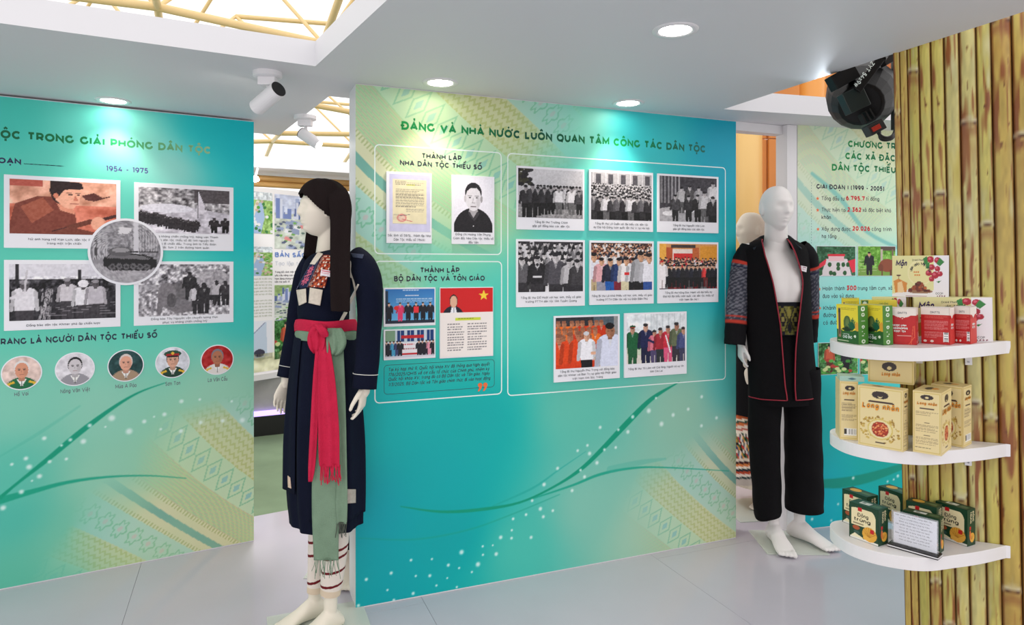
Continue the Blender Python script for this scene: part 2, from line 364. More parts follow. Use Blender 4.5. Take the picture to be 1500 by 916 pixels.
    def crowd(s, seed, y0, y1, rows, per, size, bodies, skins, hairs, legs=None, x0=0, x1=1):
        rs = random.Random(seed)
        for r in range(rows):
            t = r/max(rows-1, 1); n = int(per*(1-.35*t))
            for i in range(n):
                cx = x0+(x1-x0)*((i+.5)/n+rs.uniform(-.4, .4)/n); hh = size*(.7+.5*t)*rs.uniform(.92, 1.08)
                s.person(cx, y0+(y1-y0)*t+rs.uniform(-.02, .02), hh, rs.choice(bodies), rs.choice(skins), rs.choice(hairs), rs.choice(legs) if legs else None)
    def lincol(s): return lin(np.clip(s.a[::-1], 0, 1)+1e-9).reshape(-1, 3) if s.a.max() <= 1.5 else None
def grid_mesh(name, P, im, m, parent):
    """P: (h,w,3) vertex positions bottom row first; colours from picture im"""
    h, w = P.shape[:2]; me = bpy.data.meshes.new(name)
    me.vertices.add(h*w); me.vertices.foreach_set('co', P.astype(np.float32).ravel())
    i = np.arange(h*w).reshape(h, w); q = np.stack([i[:-1, :-1], i[:-1, 1:], i[1:, 1:], i[1:, :-1]], -1).reshape(-1, 4)
    me.loops.add(q.size); me.loops.foreach_set('vertex_index', q.ravel().astype(np.int32))
    me.polygons.add(len(q)); me.polygons.foreach_set('loop_start', np.arange(0, q.size, 4, dtype=np.int32))
    a = me.color_attributes.new('Col', 'FLOAT_COLOR', 'POINT'); c = np.ones((h*w, 4), np.float32)
    c[:, :3] = lin(np.minimum(im.a[::-1], 1.)).reshape(-1, 3); a.data.foreach_set('color', c.ravel())
    me.materials.append(m); me.update(); me.validate()
    o = bpy.data.objects.new(name, me); link(o, parent)
    if parent is not None: MW[o.name] = MW[parent.name]
    return o
def raster(name, im, x0, z0, x1, z1, parent, y=-.001, m=None, T=None):
    xs = np.linspace(x0, x1, im.w); zs = np.linspace(z0, z1, im.h); P = np.zeros((im.h, im.w, 3))
    P[..., 0] = xs[None]; P[..., 2] = zs[:, None]; P[..., 1] = y
    if T is not None:
        A = np.array(T); P = P @ A[:3, :3].T+A[:3, 3]
    return grid_mesh(name, P, im, m or M_PRINT, parent)
def disc_raster(name, im, cx, cz, rx, rz, parent, y=-.001, m=None):
    """round picture: polar grid sampling picture im"""
    nr, na = 34, 104; V = []; F = []; C = []
    for i in range(nr+1):
        for j in range(na):
            r = i/nr; a = 2*pi*j/na; u = r*math.cos(a); v = r*math.sin(a)
            V.append((cx+u*rx, y, cz+v*rz)); C.append(im.a[min(int((.5-v*.5)*im.h), im.h-1), min(int((u*.5+.5)*im.w), im.w-1)])
    for i in range(nr):
        for j in range(na):
            j2 = (j+1) % na; F.append((i*na+j, (i+1)*na+j, (i+1)*na+j2, i*na+j2))
    return mesh(name, V, F, m or M_PRINT, parent, cols=lin(np.minimum(np.array(C), 1)))
# ---------------------------------------------------------------- lamps
def lamp(name, kind, p, e, col=(1, 1, 1), **k):
    l = bpy.data.lights.new(name, kind); l.energy = e; l.color = col
    for a, b in k.items(): setattr(l, a, b)
    o = bpy.data.objects.new(name, l); link(o); o.location = p; return o

# ---------------------------------------------------------------- wall frames
H0 = 2.3
MC = yawm(-.684, 2.985, 0, math.atan2(.375, .927)); LC = 2.068
ML = yawm(-1.407, 3.72, 0, math.atan2(.562, .961)); ZL = 2.29
MR = yawm(1.616, 3.866, 0, R(15))

def wall(name, M, x0, x1, y1, z1):
    w = thing(name, M, kind='structure')
    V, F = box(x0, x1, 0, y1, 0, z1); bevel(mesh('partition', V, F, M_WHITE, w), .002)
    return w
w_c = wall('wall_center', MC, 0, LC, .18, H0)
w_l = wall('wall_left', ML, -1.9, 0, .12, ZL)
w_r = wall('wall_right', MR, 0, 2.6, .10, 2.35)

def textile(x, z):
    out = np.zeros(x.shape+(3,))
    t = x*.62+z*.78+.05*np.sin(3.1*x+1)+.04*np.sin(4.3*z); s = -x*.78+z*.62+.05*np.sin(2.7*z)
    k = np.floor(t/.17).astype(int) % 5; u = (t/.17) % 1
    base = np.array([[205, 216, 150], [196, 220, 186], [214, 210, 165], [178, 214, 205], [222, 214, 176]])/255.
    out[:] = base[k]
    def ov(m, c, al): 
        m = (m*al)[..., None]; out[:] = out*(1-m)+np.array(c)/255.*m
    st = np.sin(t*2*pi/.016); ov((k == 0) & (st > .3), (185, 150, 160), .45); ov((k == 0) & (st < -.4), (120, 190, 160), .5)
    a = (s/.085) % 1-.5; b = u-.5; d = np.abs(a)+np.abs(b)
    ov((k == 1) & (np.abs(d-.42) < .05), (90, 175, 140), .6); ov((k == 1) & (d < .18), (90, 170, 200), .55)
    zz = np.abs((s/.03) % 1-.5)*.2+u*.9; ov((k == 2) & (np.sin(zz*2*pi*5) > .35), (170, 175, 85), .55)
    r = np.hypot(a, b*1.3); pet = .33+.07*np.cos(6*np.arctan2(b, a)); ov((k == 3) & (np.abs(r-pet) < .05), (95, 180, 130), .6); ov((k == 3) & (r < .12), (225, 180, 190), .6)
    ov((k == 4) & (np.abs(u-.5) < .12), (70, 150, 150), .75); ov((k == 4) & (np.abs(u-.5) > .36) & (((s/.018) % 1) < .45), (150, 160, 90), .6)
    return out
def backdrop(w, x0, x1, z0, z1, nx, nz, ctrl, pats, waves, dots, seed):
    M = MW[w.name]; im = Im(nx, nz); mx = x0+(x1-x0)*im.x; mz = z1-(z1-z0)*im.y
    acc = np.zeros(mx.shape+(3,)); wt = np.zeros(mx.shape)
    for px, py, c in ctrl:
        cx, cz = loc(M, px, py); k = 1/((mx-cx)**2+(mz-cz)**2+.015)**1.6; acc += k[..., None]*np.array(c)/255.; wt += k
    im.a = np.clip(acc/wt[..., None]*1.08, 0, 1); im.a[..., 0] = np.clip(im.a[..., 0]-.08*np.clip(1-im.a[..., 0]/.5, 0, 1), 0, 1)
    tx = textile(mx, mz)
    for px, py, rx, rz, al in pats:
        cx, cz = loc(M, px, py); d = np.sqrt(((mx-cx)/rx)**2+((mz-cz)/rz)**2)+.5*(noise(nz, nx, 6, seed)-.5)
        m = np.clip((1.12-d)/.45, 0, 1)*al*.72*(.7+.6*noise(nz, nx, 5, seed+7)); im.a = im.a*(1-m[..., None])+tx*m[..., None]
    for pts, c, al in waves:
        P = [(*loc(M, p[0], p[1]), p[2]*mpp(M, p[0], p[1])) for p in pts]; best = np.zeros(mx.shape)
        n = len(P); Q = []
        for i in range(n-1):
            p0, p1, p2, p3 = P[max(i-1, 0)], P[i], P[i+1], P[min(i+2, n-1)]
            for q in range(5):
                t = q/5; Q.append(tuple(.5*((2*b)+(c_-a)*t+(2*a-5*b+4*c_-d)*t*t+(-a+3*b-3*c_+d)*t**3) for a, b, c_, d in zip(p0, p1, p2, p3)))
        Q.append(P[-1]); px_ = (x1-x0)/nx
        for a, b in zip(Q, Q[1:]):
            ax, az = b[0]-a[0], b[1]-a[1]; L2 = ax*ax+az*az+1e-9; t = np.clip(((mx-a[0])*ax+(mz-a[1])*az)/L2, 0, 1)
            d = np.hypot(mx-a[0]-t*ax, mz-a[1]-t*az); r = (a[2]*(1-t)+b[2]*t)/2; best = np.maximum(best, np.clip((r-d)/px_/1.2+.6, 0, 1))
        im.fill(best, c, al)
    for px, py, r in dots:
        cx, cz = loc(M, px, py); rr = 1.3*r*mpp(M, px, py); d = np.hypot(mx-cx, mz-cz); im.fill(np.clip(1.5-d/rr*1.1, 0, 1)**1.3, (225, 245, 240), .85)
    return raster('printed_backdrop', im, x0, z0, x1, z1, w)
C5 = lambda x, y, w=0: (510+x/2.586, 560+y/2.586, w/2.586)
C4 = lambda x, y, w=0: (x/2.574, 560+y/2.574, w/2.574)
GRN = (0, 152, 118)
ctrl_c = [(530, 160, (150, 205, 175)), (620, 170, (196, 216, 150)), (720, 160, (165, 205, 155)), (830, 185, (130, 204, 182)), (950, 190, (60, 180, 185)), (1060, 220, (0, 150, 175)), (540, 350, (120, 200, 175)), (700, 300, (150, 205, 155)),  # pale point high in the middle: downlight haze painted over partly paler print
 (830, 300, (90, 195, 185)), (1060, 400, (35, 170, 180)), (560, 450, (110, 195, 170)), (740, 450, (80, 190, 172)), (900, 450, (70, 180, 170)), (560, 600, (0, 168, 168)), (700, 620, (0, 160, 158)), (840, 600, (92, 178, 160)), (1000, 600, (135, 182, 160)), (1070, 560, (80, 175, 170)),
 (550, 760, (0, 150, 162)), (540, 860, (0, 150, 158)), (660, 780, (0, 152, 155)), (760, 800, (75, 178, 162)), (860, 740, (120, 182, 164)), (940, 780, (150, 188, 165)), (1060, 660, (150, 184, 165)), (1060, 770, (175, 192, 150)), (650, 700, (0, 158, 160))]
waves_c = [([C5(40, 590, 3), C5(250, 595, 6), C5(450, 560, 6), C5(620, 500, 5), C5(800, 425, 4)], (20, 160, 130), .45), ([C5(550, 468, 6), C5(700, 400, 8), C5(800, 330, 5), C5(900, 262, 2)], (20, 165, 150), .5),
 ([C5(200, 470, 3), C5(350, 490, 9), C5(500, 482, 12), C5(650, 455, 8), C5(780, 395, 8), C5(880, 330, 14), C5(960, 255, 18), C5(1060, 150, 22), C5(1150, 62, 16), C5(1252, 0, 3)], GRN, .95),
 ([C5(700, 440, 4), C5(850, 390, 8), C5(950, 350, 10), C5(1060, 327, 8), C5(1180, 322, 5), C5(1440, 336, 2)], (10, 160, 130), .8), ([C5(990, 330, 26), C5(1100, 305, 20), C5(1200, 290, 8)], (60, 175, 155), .3)]
dots_c = [C5(*p)[:2]+(p[2]*.6,) for p in [(430, 643, 5), (492, 689, 5), (578, 587, 4), (380, 692, 3.5), (310, 732, 3.5), (247, 799, 3.5), (164, 722, 3.5), (70, 746, 3.5), (239, 673, 3), (318, 669, 2.5), (561, 650, 4), (693, 587, 3.5), (619, 590, 3), (728, 479, 4), (739, 509, 3.5), (625, 517, 3), (697, 448, 3), (848, 410, 3.5), (895, 358, 3.5), (942, 305, 4), (914, 270, 4), (906, 239, 3), (793, 326, 3.5), (742, 387, 4), (954, 171, 3.5), (1013, 247, 3), (1059, 188, 4), (1077, 131, 4), (1138, 108, 5), (1186, 158, 5), (1023, 180, 3), (1230, 124, 4), (1287, 102, 3.5), (1338, 55, 3.5), (1337, 165, 3.5), (1394, 135, 3.5), (150, 786, 2.5), (257, 733, 2.5), (335, 769, 2.5), (421, 703, 2.5), (511, 653, 2.5), (510, 621, 2.5), (469, 718, 2.5), (548, 617, 2), (620, 560, 2.5), (674, 501, 3), (775, 486, 3), (970, 255, 3), (880, 333, 3), (869, 259, 3), (1165, 60, 2.5), (40, 845, 3.5), (174, 824, 3), (412, 775, 2.5), (376, 741, 2)]]
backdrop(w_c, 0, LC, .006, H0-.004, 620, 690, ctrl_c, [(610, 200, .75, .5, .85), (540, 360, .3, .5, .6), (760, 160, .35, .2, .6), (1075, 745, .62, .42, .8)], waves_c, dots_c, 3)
ctrl_l = [(20, 170, (70, 185, 170)), (120, 180, (100, 200, 185)), (200, 212, (135, 208, 190)), (250, 245, (150, 208, 196)), (300, 195, (20, 175, 180)), (355, 210, (0, 168, 178)), (20, 300, (85, 190, 168)), (185, 300, (95, 195, 175)), (360, 320, (10, 172, 178)), (355, 450, (60, 180, 172)), (20, 450, (85, 188, 165)),  # palest points near the downlight: its glare painted into partly paler print
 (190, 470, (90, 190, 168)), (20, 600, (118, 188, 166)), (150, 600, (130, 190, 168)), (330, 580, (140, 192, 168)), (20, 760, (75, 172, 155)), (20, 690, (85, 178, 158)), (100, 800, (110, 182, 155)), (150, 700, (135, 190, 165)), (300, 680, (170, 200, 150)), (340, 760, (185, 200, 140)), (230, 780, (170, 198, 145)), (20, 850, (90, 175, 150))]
waves_l = [([C4(0, 436, 14), C4(60, 385, 9), C4(180, 290, 16), C4(300, 190, 19), C4(420, 100, 12), C4(520, 40, 6), C4(620, 3, 2)], GRN, .95), ([C4(0, 445, 28), C4(120, 412, 18), C4(250, 378, 12), C4(400, 357, 7), C4(560, 352, 4), C4(700, 362, 2)], (10, 158, 125), .85), ([C4(0, 280, 5), C4(150, 190, 12), C4(300, 90, 6)], (60, 175, 150), .25)]
dots_l = [C4(*p)[:2]+(p[2]*.6,) for p in [(338, 163, 4), (421, 135, 6), (486, 185, 6), (314, 223, 5), (167, 211, 4), (98, 287, 4), (110, 319, 5), (149, 354, 4.5), (81, 413, 4.5), (12, 473, 5), (187, 299, 3.5), (265, 217, 3.5), (250, 289, 3), (543, 148, 4), (619, 121, 4), (683, 72, 4), (605, 177, 2.5), (681, 184, 4), (755, 152, 4), (838, 146, 4), (912, 143, 5), (872, 72, 2.5), (45, 309, 3), (752, 65, 2.5), (121, 371, 2), (232, 238, 2.5), (580, 130, 2), (397, 168, 2)]]
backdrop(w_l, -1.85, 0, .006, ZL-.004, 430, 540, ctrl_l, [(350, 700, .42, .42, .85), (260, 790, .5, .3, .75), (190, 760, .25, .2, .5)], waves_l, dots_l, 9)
ctrl_r = [(1180, 200, (205, 216, 190)), (1290, 200, (214, 222, 190)), (1180, 300, (190, 218, 200)), (1300, 300, (196, 220, 190)), (1180, 400, (160, 215, 210)), (1300, 420, (150, 210, 200)), (1190, 500, (70, 190, 190)), (1300, 480, (90, 195, 190)), (1190, 600, (0, 150, 150)), (1300, 690, (0, 158, 150)), (1190, 740, (0, 160, 175)), (1300, 760, (0, 165, 175))]
backdrop(w_r, 0, 1.4, .006, 2.3, 230, 380, ctrl_r, [(1240, 250, .6, .5, .55)], [([(1168, 705, 6), (1220, 708, 14), (1270, 700, 14), (1330, 680, 8)], (0, 140, 115), .8), ([(1190, 255, 5), (1230, 290, 7), (1270, 340, 6), (1330, 370, 4)], (110, 190, 185), .7)],
 [(1205, 742, 2), (1228, 738, 1.6), (1250, 700, 2), (1262, 730, 2), (1218, 762, 1.6), (1315, 697, 2), (1309, 702, 1.3), (1290, 715, 1.5), (1190, 760, 2), (1240, 765, 1.5), (1300, 705, 1.5)], 5)

# ---------------------------------------------------------------- lettering and frames printed on the walls
T_ = [(0, (20, 150, 72)), (.2, (18, 130, 72)), (.36, (12, 82, 62)), (.5, (12, 95, 62)), (.68, (20, 155, 75)), (.85, (15, 115, 82)), (1, (15, 108, 95))]
ptext(w_c, 'ĐẢNG VÀ NHÀ NƯỚC LUÔN QUAN TÂM CÔNG TÁC DÂN TỘC', 588, 191, 1033.5, 223.2, 12.8, .27, cols=T_, name='title_lettering')
for s, a in (('THÀNH LẬP', (617.6, 232.6, 676, 235.6, 8)), ('NHA DÂN TỘC THIỂU SỐ', (585.7, 242.8, 706, 248.8, 8)), ('THÀNH LẬP', (615.3, 400.1, 673, 399.6, 8)), ('BỘ DÂN TỘC VÀ TÔN GIÁO', (577, 412.7, 710, 411.4, 8))):
    ptext(w_c, s, *a, .25, name='heading_lettering')
def frame(parent, TL, BR, m, w=.005, r=.02, off=0, name='frame_line'):
    M = MW[parent.name]; x0, z1 = loc(M, *TL); x1, z0 = loc(M, *BR); V, F = ring_line(rrect(x0, z0, x1, z1, r), w); return flat(name, V, F, m, parent, -.0012)
frame(w_c, (549, 211.7), (734, 373), M_WHITEINK); frame(w_c, (549.2, 383), (734.6, 577), M_WHITEINK); frame(w_c, (743.7, 224.8), (1062.3, 555.5), M_WHITEINK); frame(w_c, (562.6, 535.5), (724, 566.8), M_BLACK, .002, .015)
for s, a in (('Tại kỳ họp thứ 9, Quốc hội khóa XV đã thông qua Nghị quyết', (568.4, 545, 717, 535.2)), ('176/2025/QH15 về cơ cấu tổ chức của Chính phủ, nhiệm kỳ', (568.4, 551.8, 716.5, 542.8)), ('Quốc hội khóa XV, trong đó có Bộ Dân tộc và Tôn giáo. Ngày', (568.4, 558.9, 717, 548.8)), ('1/3/2025, Bộ Dân tộc và Tôn giáo chính thức đi vào hoạt động', (568.4, 566.4, 717.8, 556.3))):
    ptext(w_c, s, *a, 5, .17, slant=.2, name='paragraph_lettering')
def quote(parent, px, py):
    x, z = loc(MC, px, py)
    for k in (0, .026):
        P = [(x+k+.011*math.cos(R(t)), z+.011*math.sin(R(t))) for t in range(-60, 200, 20)]+[(x+k-.004, z-.012), (x+k-.012, z-.028), (x+k-.004, z-.028), (x+k+.008, z-.012)]
        flat('quotation_mark', P, [tuple(range(len(P)))], M_ORANGE, parent, -.0025)
quote(w_c, 703, 564.5)
TLc = [(0, (14, 95, 62)), (.45, (12, 130, 72)), (.7, (90, 165, 110)), (1, (150, 195, 150))]
ptext(w_l, 'TỘC TRONG GIẢI PHÓNG DÂN TỘC', -13, 202.3, 309, 225, 12.4, .27, cols=TLc, name='title_lettering')
ptext(w_l, 'ĐOẠN', -14, 237, 31, 242.5, 8.6, .26, M_NAVYINK, name='heading_lettering')
x0, z0 = loc(ML, 35, 240); x1, z1 = loc(ML, 93.5, 244); flat('rule_line', [(x0, z0-.002), (x1, z0-.002), (x1, z0+.002), (x0, z0+.002)], [(0, 1, 2, 3)], M_NAVYINK, w_l)
ptext(w_l, '1954 - 1975', 155, 251.6, 217, 253.8, 8.2, .2, mat('violet_ink', (80, 75, 150), .5), name='date_lettering')
ptext(w_l, 'TRANG LÀ NGƯỜI DÂN TỘC THIỂU SỐ', -8, 505.6, 230.4, 495.6, 9.6, .25, mat('deep_ink', (18, 38, 62), .5), name='heading_lettering')
for s, a in (('Hồ Vai', (21, 581, 41.7, 579.5)), ('Nông Văn Việt', (88.5, 576.5, 132, 573.6)), ('Mùa A Páo', (169, 569.5, 200, 567.5)), ('Sơn Ton', (242, 565.5, 264, 564.2)), ('La Văn Cầu', (304.5, 559.7, 333, 558))):
    ptext(w_l, s, *a, 6, .16, M_GREYINK, name='name_lettering')
GT = [(0, (15, 140, 70)), (1, (15, 112, 72))]
for s, a in (('CHƯƠNG TR', (1242, 216.5, 1311.7, 218.5)), ('CÁC XÃ ĐẶC', (1238, 234.2, 1311.3, 236.2)), ('DÂN TỘC THIỂU', (1218.3, 251, 1312, 253.3))): ptext(w_r, s, *a, 10, .26, cols=GT, name='title_lettering')
for s, a, b in (('GIAI ĐOẠN I (1999 - 2005)', (1195.7, 277.5, 1295, 279.4, 7.2), .25), ('Tổng đầu tư', (1203, 293.8, 1237, 294.2, 5.8), .15), ('tỉ đồng', (1268.5, 294.4, 1287.7, 294.6, 5.8), .15), ('Thực hiện tại', (1203.2, 310.5, 1239, 310.7, 5.8), .15), ('xã đặc biệt khó', (1263.2, 311, 1305, 311.2, 5.8), .15), ('khăn', (1203.2, 321.3, 1217, 321.4, 5.8), .15),
 ('Xây dựng được', (1203.2, 338.4, 1246, 338.6, 5.8), .15), ('công trình', (1276.7, 338.7, 1305.8, 338.9, 5.8), .15), ('hạ tầng', (1203.6, 349.2, 1224.8, 349.4, 5.8), .15), ('Hoàn thành', (1204.8, 425.7, 1237.3, 425.7, 6.0), .15), ('trung tâm cụm, xã', (1256, 425.3, 1307, 425.2, 6.0), .15), ('đưa vào sử dụng', (1204.8, 436.8, 1250.6, 436.7, 6.0), .15), ('Khánh', (1205.7, 454.3, 1224, 454.2, 6.0), .15), ('đường', (1205.7, 464.8, 1224, 464.6, 6.0), .15), ('có đường', (1205.7, 475.8, 1234, 475.5, 6.0), .15)):
    ptext(w_r, s, *a, b, M_BLACK, name='paragraph_lettering')
for s, a in (('6.795,7', (1239, 294.2, 1266.5, 294.3, 7)), ('2.362', (1241, 310.7, 1261.6, 310.8, 7)), ('20.026', (1248.4, 338.4, 1274.4, 338.5, 7)), ('300', (1239.6, 425.7, 1254.5, 425.6, 7.4))): ptext(w_r, s, *a, .27, M_REDINK, name='number_lettering')
for px, py in ((1197.5, 291), (1197.5, 308), (1198, 336), (1200, 423.8), (1200.6, 451.6)):
    x, z = loc(MR, px, py); V, F = star(x, z, .012); flat('star', V, F, M_ORANGE, w_r, -.0013)
L_ = []
for k in range(46):
    x, z = loc(MR, 1188.5, 268+k*4); L_.append(([(x-.0012, z-.004), (x+.0012, z-.004), (x+.0012, z+.004), (x-.0012, z+.004)], [(0, 1, 2, 3)]))
V, F = cat_vf(L_); flat('dashed_line', V, F, mat('pale_ink', (90, 130, 140), .5), w_r, -.0012)

# ---------------------------------------------------------------- pictures
BW = dict(bodies=[(40, 38, 42), (70, 68, 72), (120, 118, 122), (205, 203, 208), (30, 28, 32), (160, 158, 162)], skins=[(215, 211, 213), (190, 186, 190), (228, 224, 226)], hairs=[(25, 24, 28), (40, 38, 42)])
def bw_im(seed, w=112, h=84):
    im = Im(w, h, (200, 198, 202)); im.speck(.35, 8, seed); return im
def pic_outdoor_group():
    im = bw_im(1); im.grad((212, 210, 214), (190, 188, 192), 0, .55); im.rect(0, .72, 1, 1, (150, 148, 150)); im.speck(.4, 40, 3, (0, .72, 1, 1))
    for i in range(40): rs = random.Random(i); im.ell(rs.uniform(-.02, .2), rs.uniform(-.02, .33)*(1), .04, .04, (35+20*(i % 2), 34+20*(i % 2), 38), .9)
    for i in range(14): im.person(.3+i*.05, .32, .5, random.Random(i).choice(BW['bodies']), (170, 165, 168), (35, 33, 36))
    for x, t, h, b in ((.12, .33, .68, (45, 42, 46)), (.22, .3, .7, (60, 58, 62)), (.3, .36, .6, (35, 33, 37)), (.4, .36, .58, (50, 48, 52)), (.5, .35, .58, (40, 38, 42)), (.62, .34, .58, (222, 220, 224)), (.82, .34, .58, (225, 222, 226)), (.94, .4, .52, (70, 68, 72))): im.person(x, t, h, b, (160, 155, 158), (30, 28, 32))
    im.speck(.15, 50, 9); return im
def pic_big_group(seed=2, bw=True):
    im = bw_im(seed); im.rect(0, 0, 1, .35, (178, 176, 180))
    for i in range(5): im.rect(.08+i*.2, .03, .16+i*.2, .24, (80, 78, 84)); im.rect(.03+i*.2, 0, .05+i*.2, .34, (205, 203, 207))
    im.crowd(seed, .24, .5, 7, 22, .42, **BW)
    for i in range(10): im.person(.05+i*.1, .46+.03*(i % 2), .6, [(95, 93, 98), (60, 58, 62), (215, 213, 218), (45, 42, 46)][i*7 % 4], (175, 170, 172), (30, 28, 32))
    im.speck(.15, 50, 5); return im
def pic_table_talk():
    im = bw_im(4); im.rect(0, 0, 1, 1, (60, 57, 64))
    for i in range(6): im.rect(.02+i*.06, 0, .05+i*.06, .6, (120+8*i, 118+8*i, 122+8*i))
    im.ell(.3, .95, .5, .28, (170, 168, 172)); im.ell(.15, .82, .1, .05, (225, 223, 226)); im.ell(.5, .75, .1, .05, (225, 223, 226))
    for x, t, h, b in ((.38, .22, .6, (190, 188, 190)), (.52, .18, .6, (80, 78, 80)), (.68, .2, .62, (170, 168, 172)), (.93, .08, .7, (215, 213, 216)), (.27, .4, .6, (70, 68, 72)), (.5, .4, .6, (45, 43, 46)), (.66, .37, .66, (30, 28, 30)), (.78, .3, .7, (205, 203, 206)), (.93, .4, .8, (35, 33, 37))): im.person(x, t, h, b, (195, 190, 193), (28, 26, 30))
    im.speck(.2, 40, 7); return im
def pic_class_bw():
    im = bw_im(6); im.rect(0, 0, 1, .3, (50, 48, 53)); im.rect(.18, 0, .24, .4, (200, 198, 203)); im.crowd(8, .02, .32, 4, 12, .62, **BW)
    for x, t, h, b in ((.06, .3, .9, (90, 88, 93)), (.29, .27, 1.0, (30, 28, 33)), (.57, .2, 1.15, (75, 73, 80)), (.78, .33, .9, (190, 188, 192)), (.91, .34, .95, (60, 58, 62))): im.person(x, t, h, b, (200, 196, 199), (35, 33, 37), (45, 43, 48))
    im.ell(.29, .47, .035, .05, (220, 218, 222), .8); im.ell(.29, .46, .022, .035, (30, 28, 33)); im.rect(.22, .68, .36, .72, (215, 213, 217)); im.speck(.15, 50, 5); return im
def pic_class_col():
    im = Im(112, 84, (70, 50, 45)); im.crowd(11, 0, .22, 6, 18, .4, [(225, 220, 220), (45, 45, 60), (120, 60, 50)], [(222, 170, 135), (200, 150, 120)], [(25, 20, 22)])
    for x, t, h, b, l in ((.05, .2, 1., (225, 225, 235), (190, 170, 130)), (.17, .3, .9, (225, 170, 175), (150, 150, 165)), (.31, .31, .9, (35, 40, 60), (30, 90, 170)), (.45, .3, .9, (40, 60, 110), (120, 30, 50)), (.57, .28, .95, (240, 235, 235), (215, 205, 170)), (.69, .3, .9, (225, 225, 230), (25, 25, 30)), (.81, .16, 1.15, (170, 170, 175), (28, 28, 32)), (.95, .2, 1.1, (232, 232, 240), (45, 80, 150))): im.person(x, t, h, b, (215, 165, 130), (28, 22, 24), l)
    im.rect(.54, .62, .62, .68, (210, 40, 40)); im.speck(.15, 50, 5); return im
def pic_congress():
    im = Im(112, 84, (214, 150, 90)); im.rect(0, 0, .12, .5, (232, 170, 70)); im.rect(.12, .08, .22, .55, (180, 80, 40)); im.rect(.22, .12, .6, .42, (232, 214, 205)); im.rect(.56, .08, .68, .5, (190, 95, 45)); im.rect(.7, .05, 1, .45, (222, 150, 45)); im.rect(.2, .02, .62, .1, (60, 50, 50)); im.rect(.24, .22, .56, .4, (205, 40, 40)); im.rect(0, .85, 1, 1, (150, 25, 30))
    im.crowd(13, .3, .45, 4, 17, .5, [(30, 28, 40), (45, 40, 60), (190, 30, 40), (230, 225, 230)], [(220, 170, 140)], [(25, 20, 22)])
    for i in range(13): im.person(.06+i*.074, .46, .5, [(225, 60, 60), (30, 28, 38), (28, 30, 45), (25, 25, 30), (230, 228, 235)][(i*3) % 5 if i in (0, 10, 12) else 1+i % 3], (222, 175, 145), (30, 25, 28))
    im.person(.05, .36, .62, (240, 235, 238), (220, 175, 145), (190, 40, 40), (240, 235, 238)); im.speck(.12, 50, 5); return im
def pic_monks():
    im = Im(112, 84, (45, 45, 50)); im.rect(.6, .0, .95, .25, (80, 95, 105)); im.rect(.93, 0, 1, .6, (150, 150, 150))
    rs = random.Random(5)
    for r in range(3):
        for i in range(8-r): im.person(.04+i*.1+rs.uniform(-.02, .02), .06+r*.14, .75+.1*r, rs.choice([(225, 75, 25), (205, 55, 20), (235, 110, 30)]), (190, 125, 90), (150, 95, 70), (205, 60, 20))
    for x, t in ((.06, .3), (.23, .28), (.37, .26)): im.person(x, t, 1.1, (225, 70, 22), (188, 120, 88), (140, 88, 66), (215, 62, 20))
    im.person(.49, .28, 1.0, (242, 242, 248), (222, 168, 138), (210, 210, 215), (20, 20, 25)); im.poly([(.62, .8), (.75, .45), (.82, .5), (.76, 1), (.62, 1)], (200, 155, 40)); im.line(.57, .72, .7, .72, .05, (225, 175, 145))
    im.person(.87, .12, 1.6, (220, 225, 245), (170, 115, 85), (22, 18, 20), (215, 220, 240)); im.speck(.12, 50, 5); return im
def pic_elders():
    im = Im(112, 84, (232, 238, 242)); im.speck(.35, 12, 3, (0, 0, 1, .6)); im.rect(0, .5, 1, .85, (205, 215, 190)); im.rect(0, .82, 1, 1, (225, 218, 208))
    for i in range(7): im.rect(.3+i*.1, 0, .32+i*.1, .5, (190, 200, 205), .6)
    for x, t, h, b, s, l in ((.1, .22, .85, (22, 95, 55), (200, 150, 125), (30, 90, 55)), (.32, .18, .88, (22, 30, 75), (215, 165, 140), (20, 25, 60)), (.47, .32, .75, (225, 120, 140), (205, 150, 125), (80, 70, 110)), (.57, .28, .8, (170, 35, 50), (190, 135, 110), (40, 45, 50)), (.7, .24, .82, (205, 40, 60), (195, 140, 115), (225, 90, 130)), (.85, .18, .9, (100, 110, 80), (180, 125, 100), (50, 45, 55)), (.97, .28, .8, (70, 80, 130), (200, 150, 125), (60, 60, 90))): im.person(x, t, h, b, s, (45, 40, 42), l)
    im.ell(.1, .25, .05, .03, (15, 80, 45)); im.rect(.06, .26, .14, .275, (200, 40, 40)); im.line(.35, .52, .45, .58, .05, (22, 30, 75)); im.line(.66, .45, .74, .8, .03, (240, 235, 240)); im.speck(.1, 50, 5); return im
def pic_document():
    im = Im(84, 112, (206, 204, 232)); im.rect(.08, .09, .9, .86, (232, 222, 184)); im.rect(.08, .86, .9, .865, (190, 185, 200)); im.speck(.06, 10, 2)
    im.texty(.14, .12, .4, .2, 3, (110, 105, 95), .6, 1); im.rect(.42, .17, .62, .2, (215, 220, 90), .8); im.texty(.4, .14, .84, .2, 2, (120, 115, 105), .6, 2)
    im.texty(.16, .26, .84, .58, 14, (95, 90, 85), .65, 3); im.texty(.4, .6, .84, .66, 3, (100, 95, 90), .6, 4); im.ell(.3, .76, .12, .07, (215, 90, 100), .55); im.ell(.3, .76, .08, .045, (232, 215, 190), .8); im.line(.3, .78, .55, .82, .01, (200, 60, 80)); im.line(.25, .72, .5, .7, .008, (60, 60, 90)); im.texty(.1, .7, .3, .8, 4, (130, 125, 120), .5, 5); return im
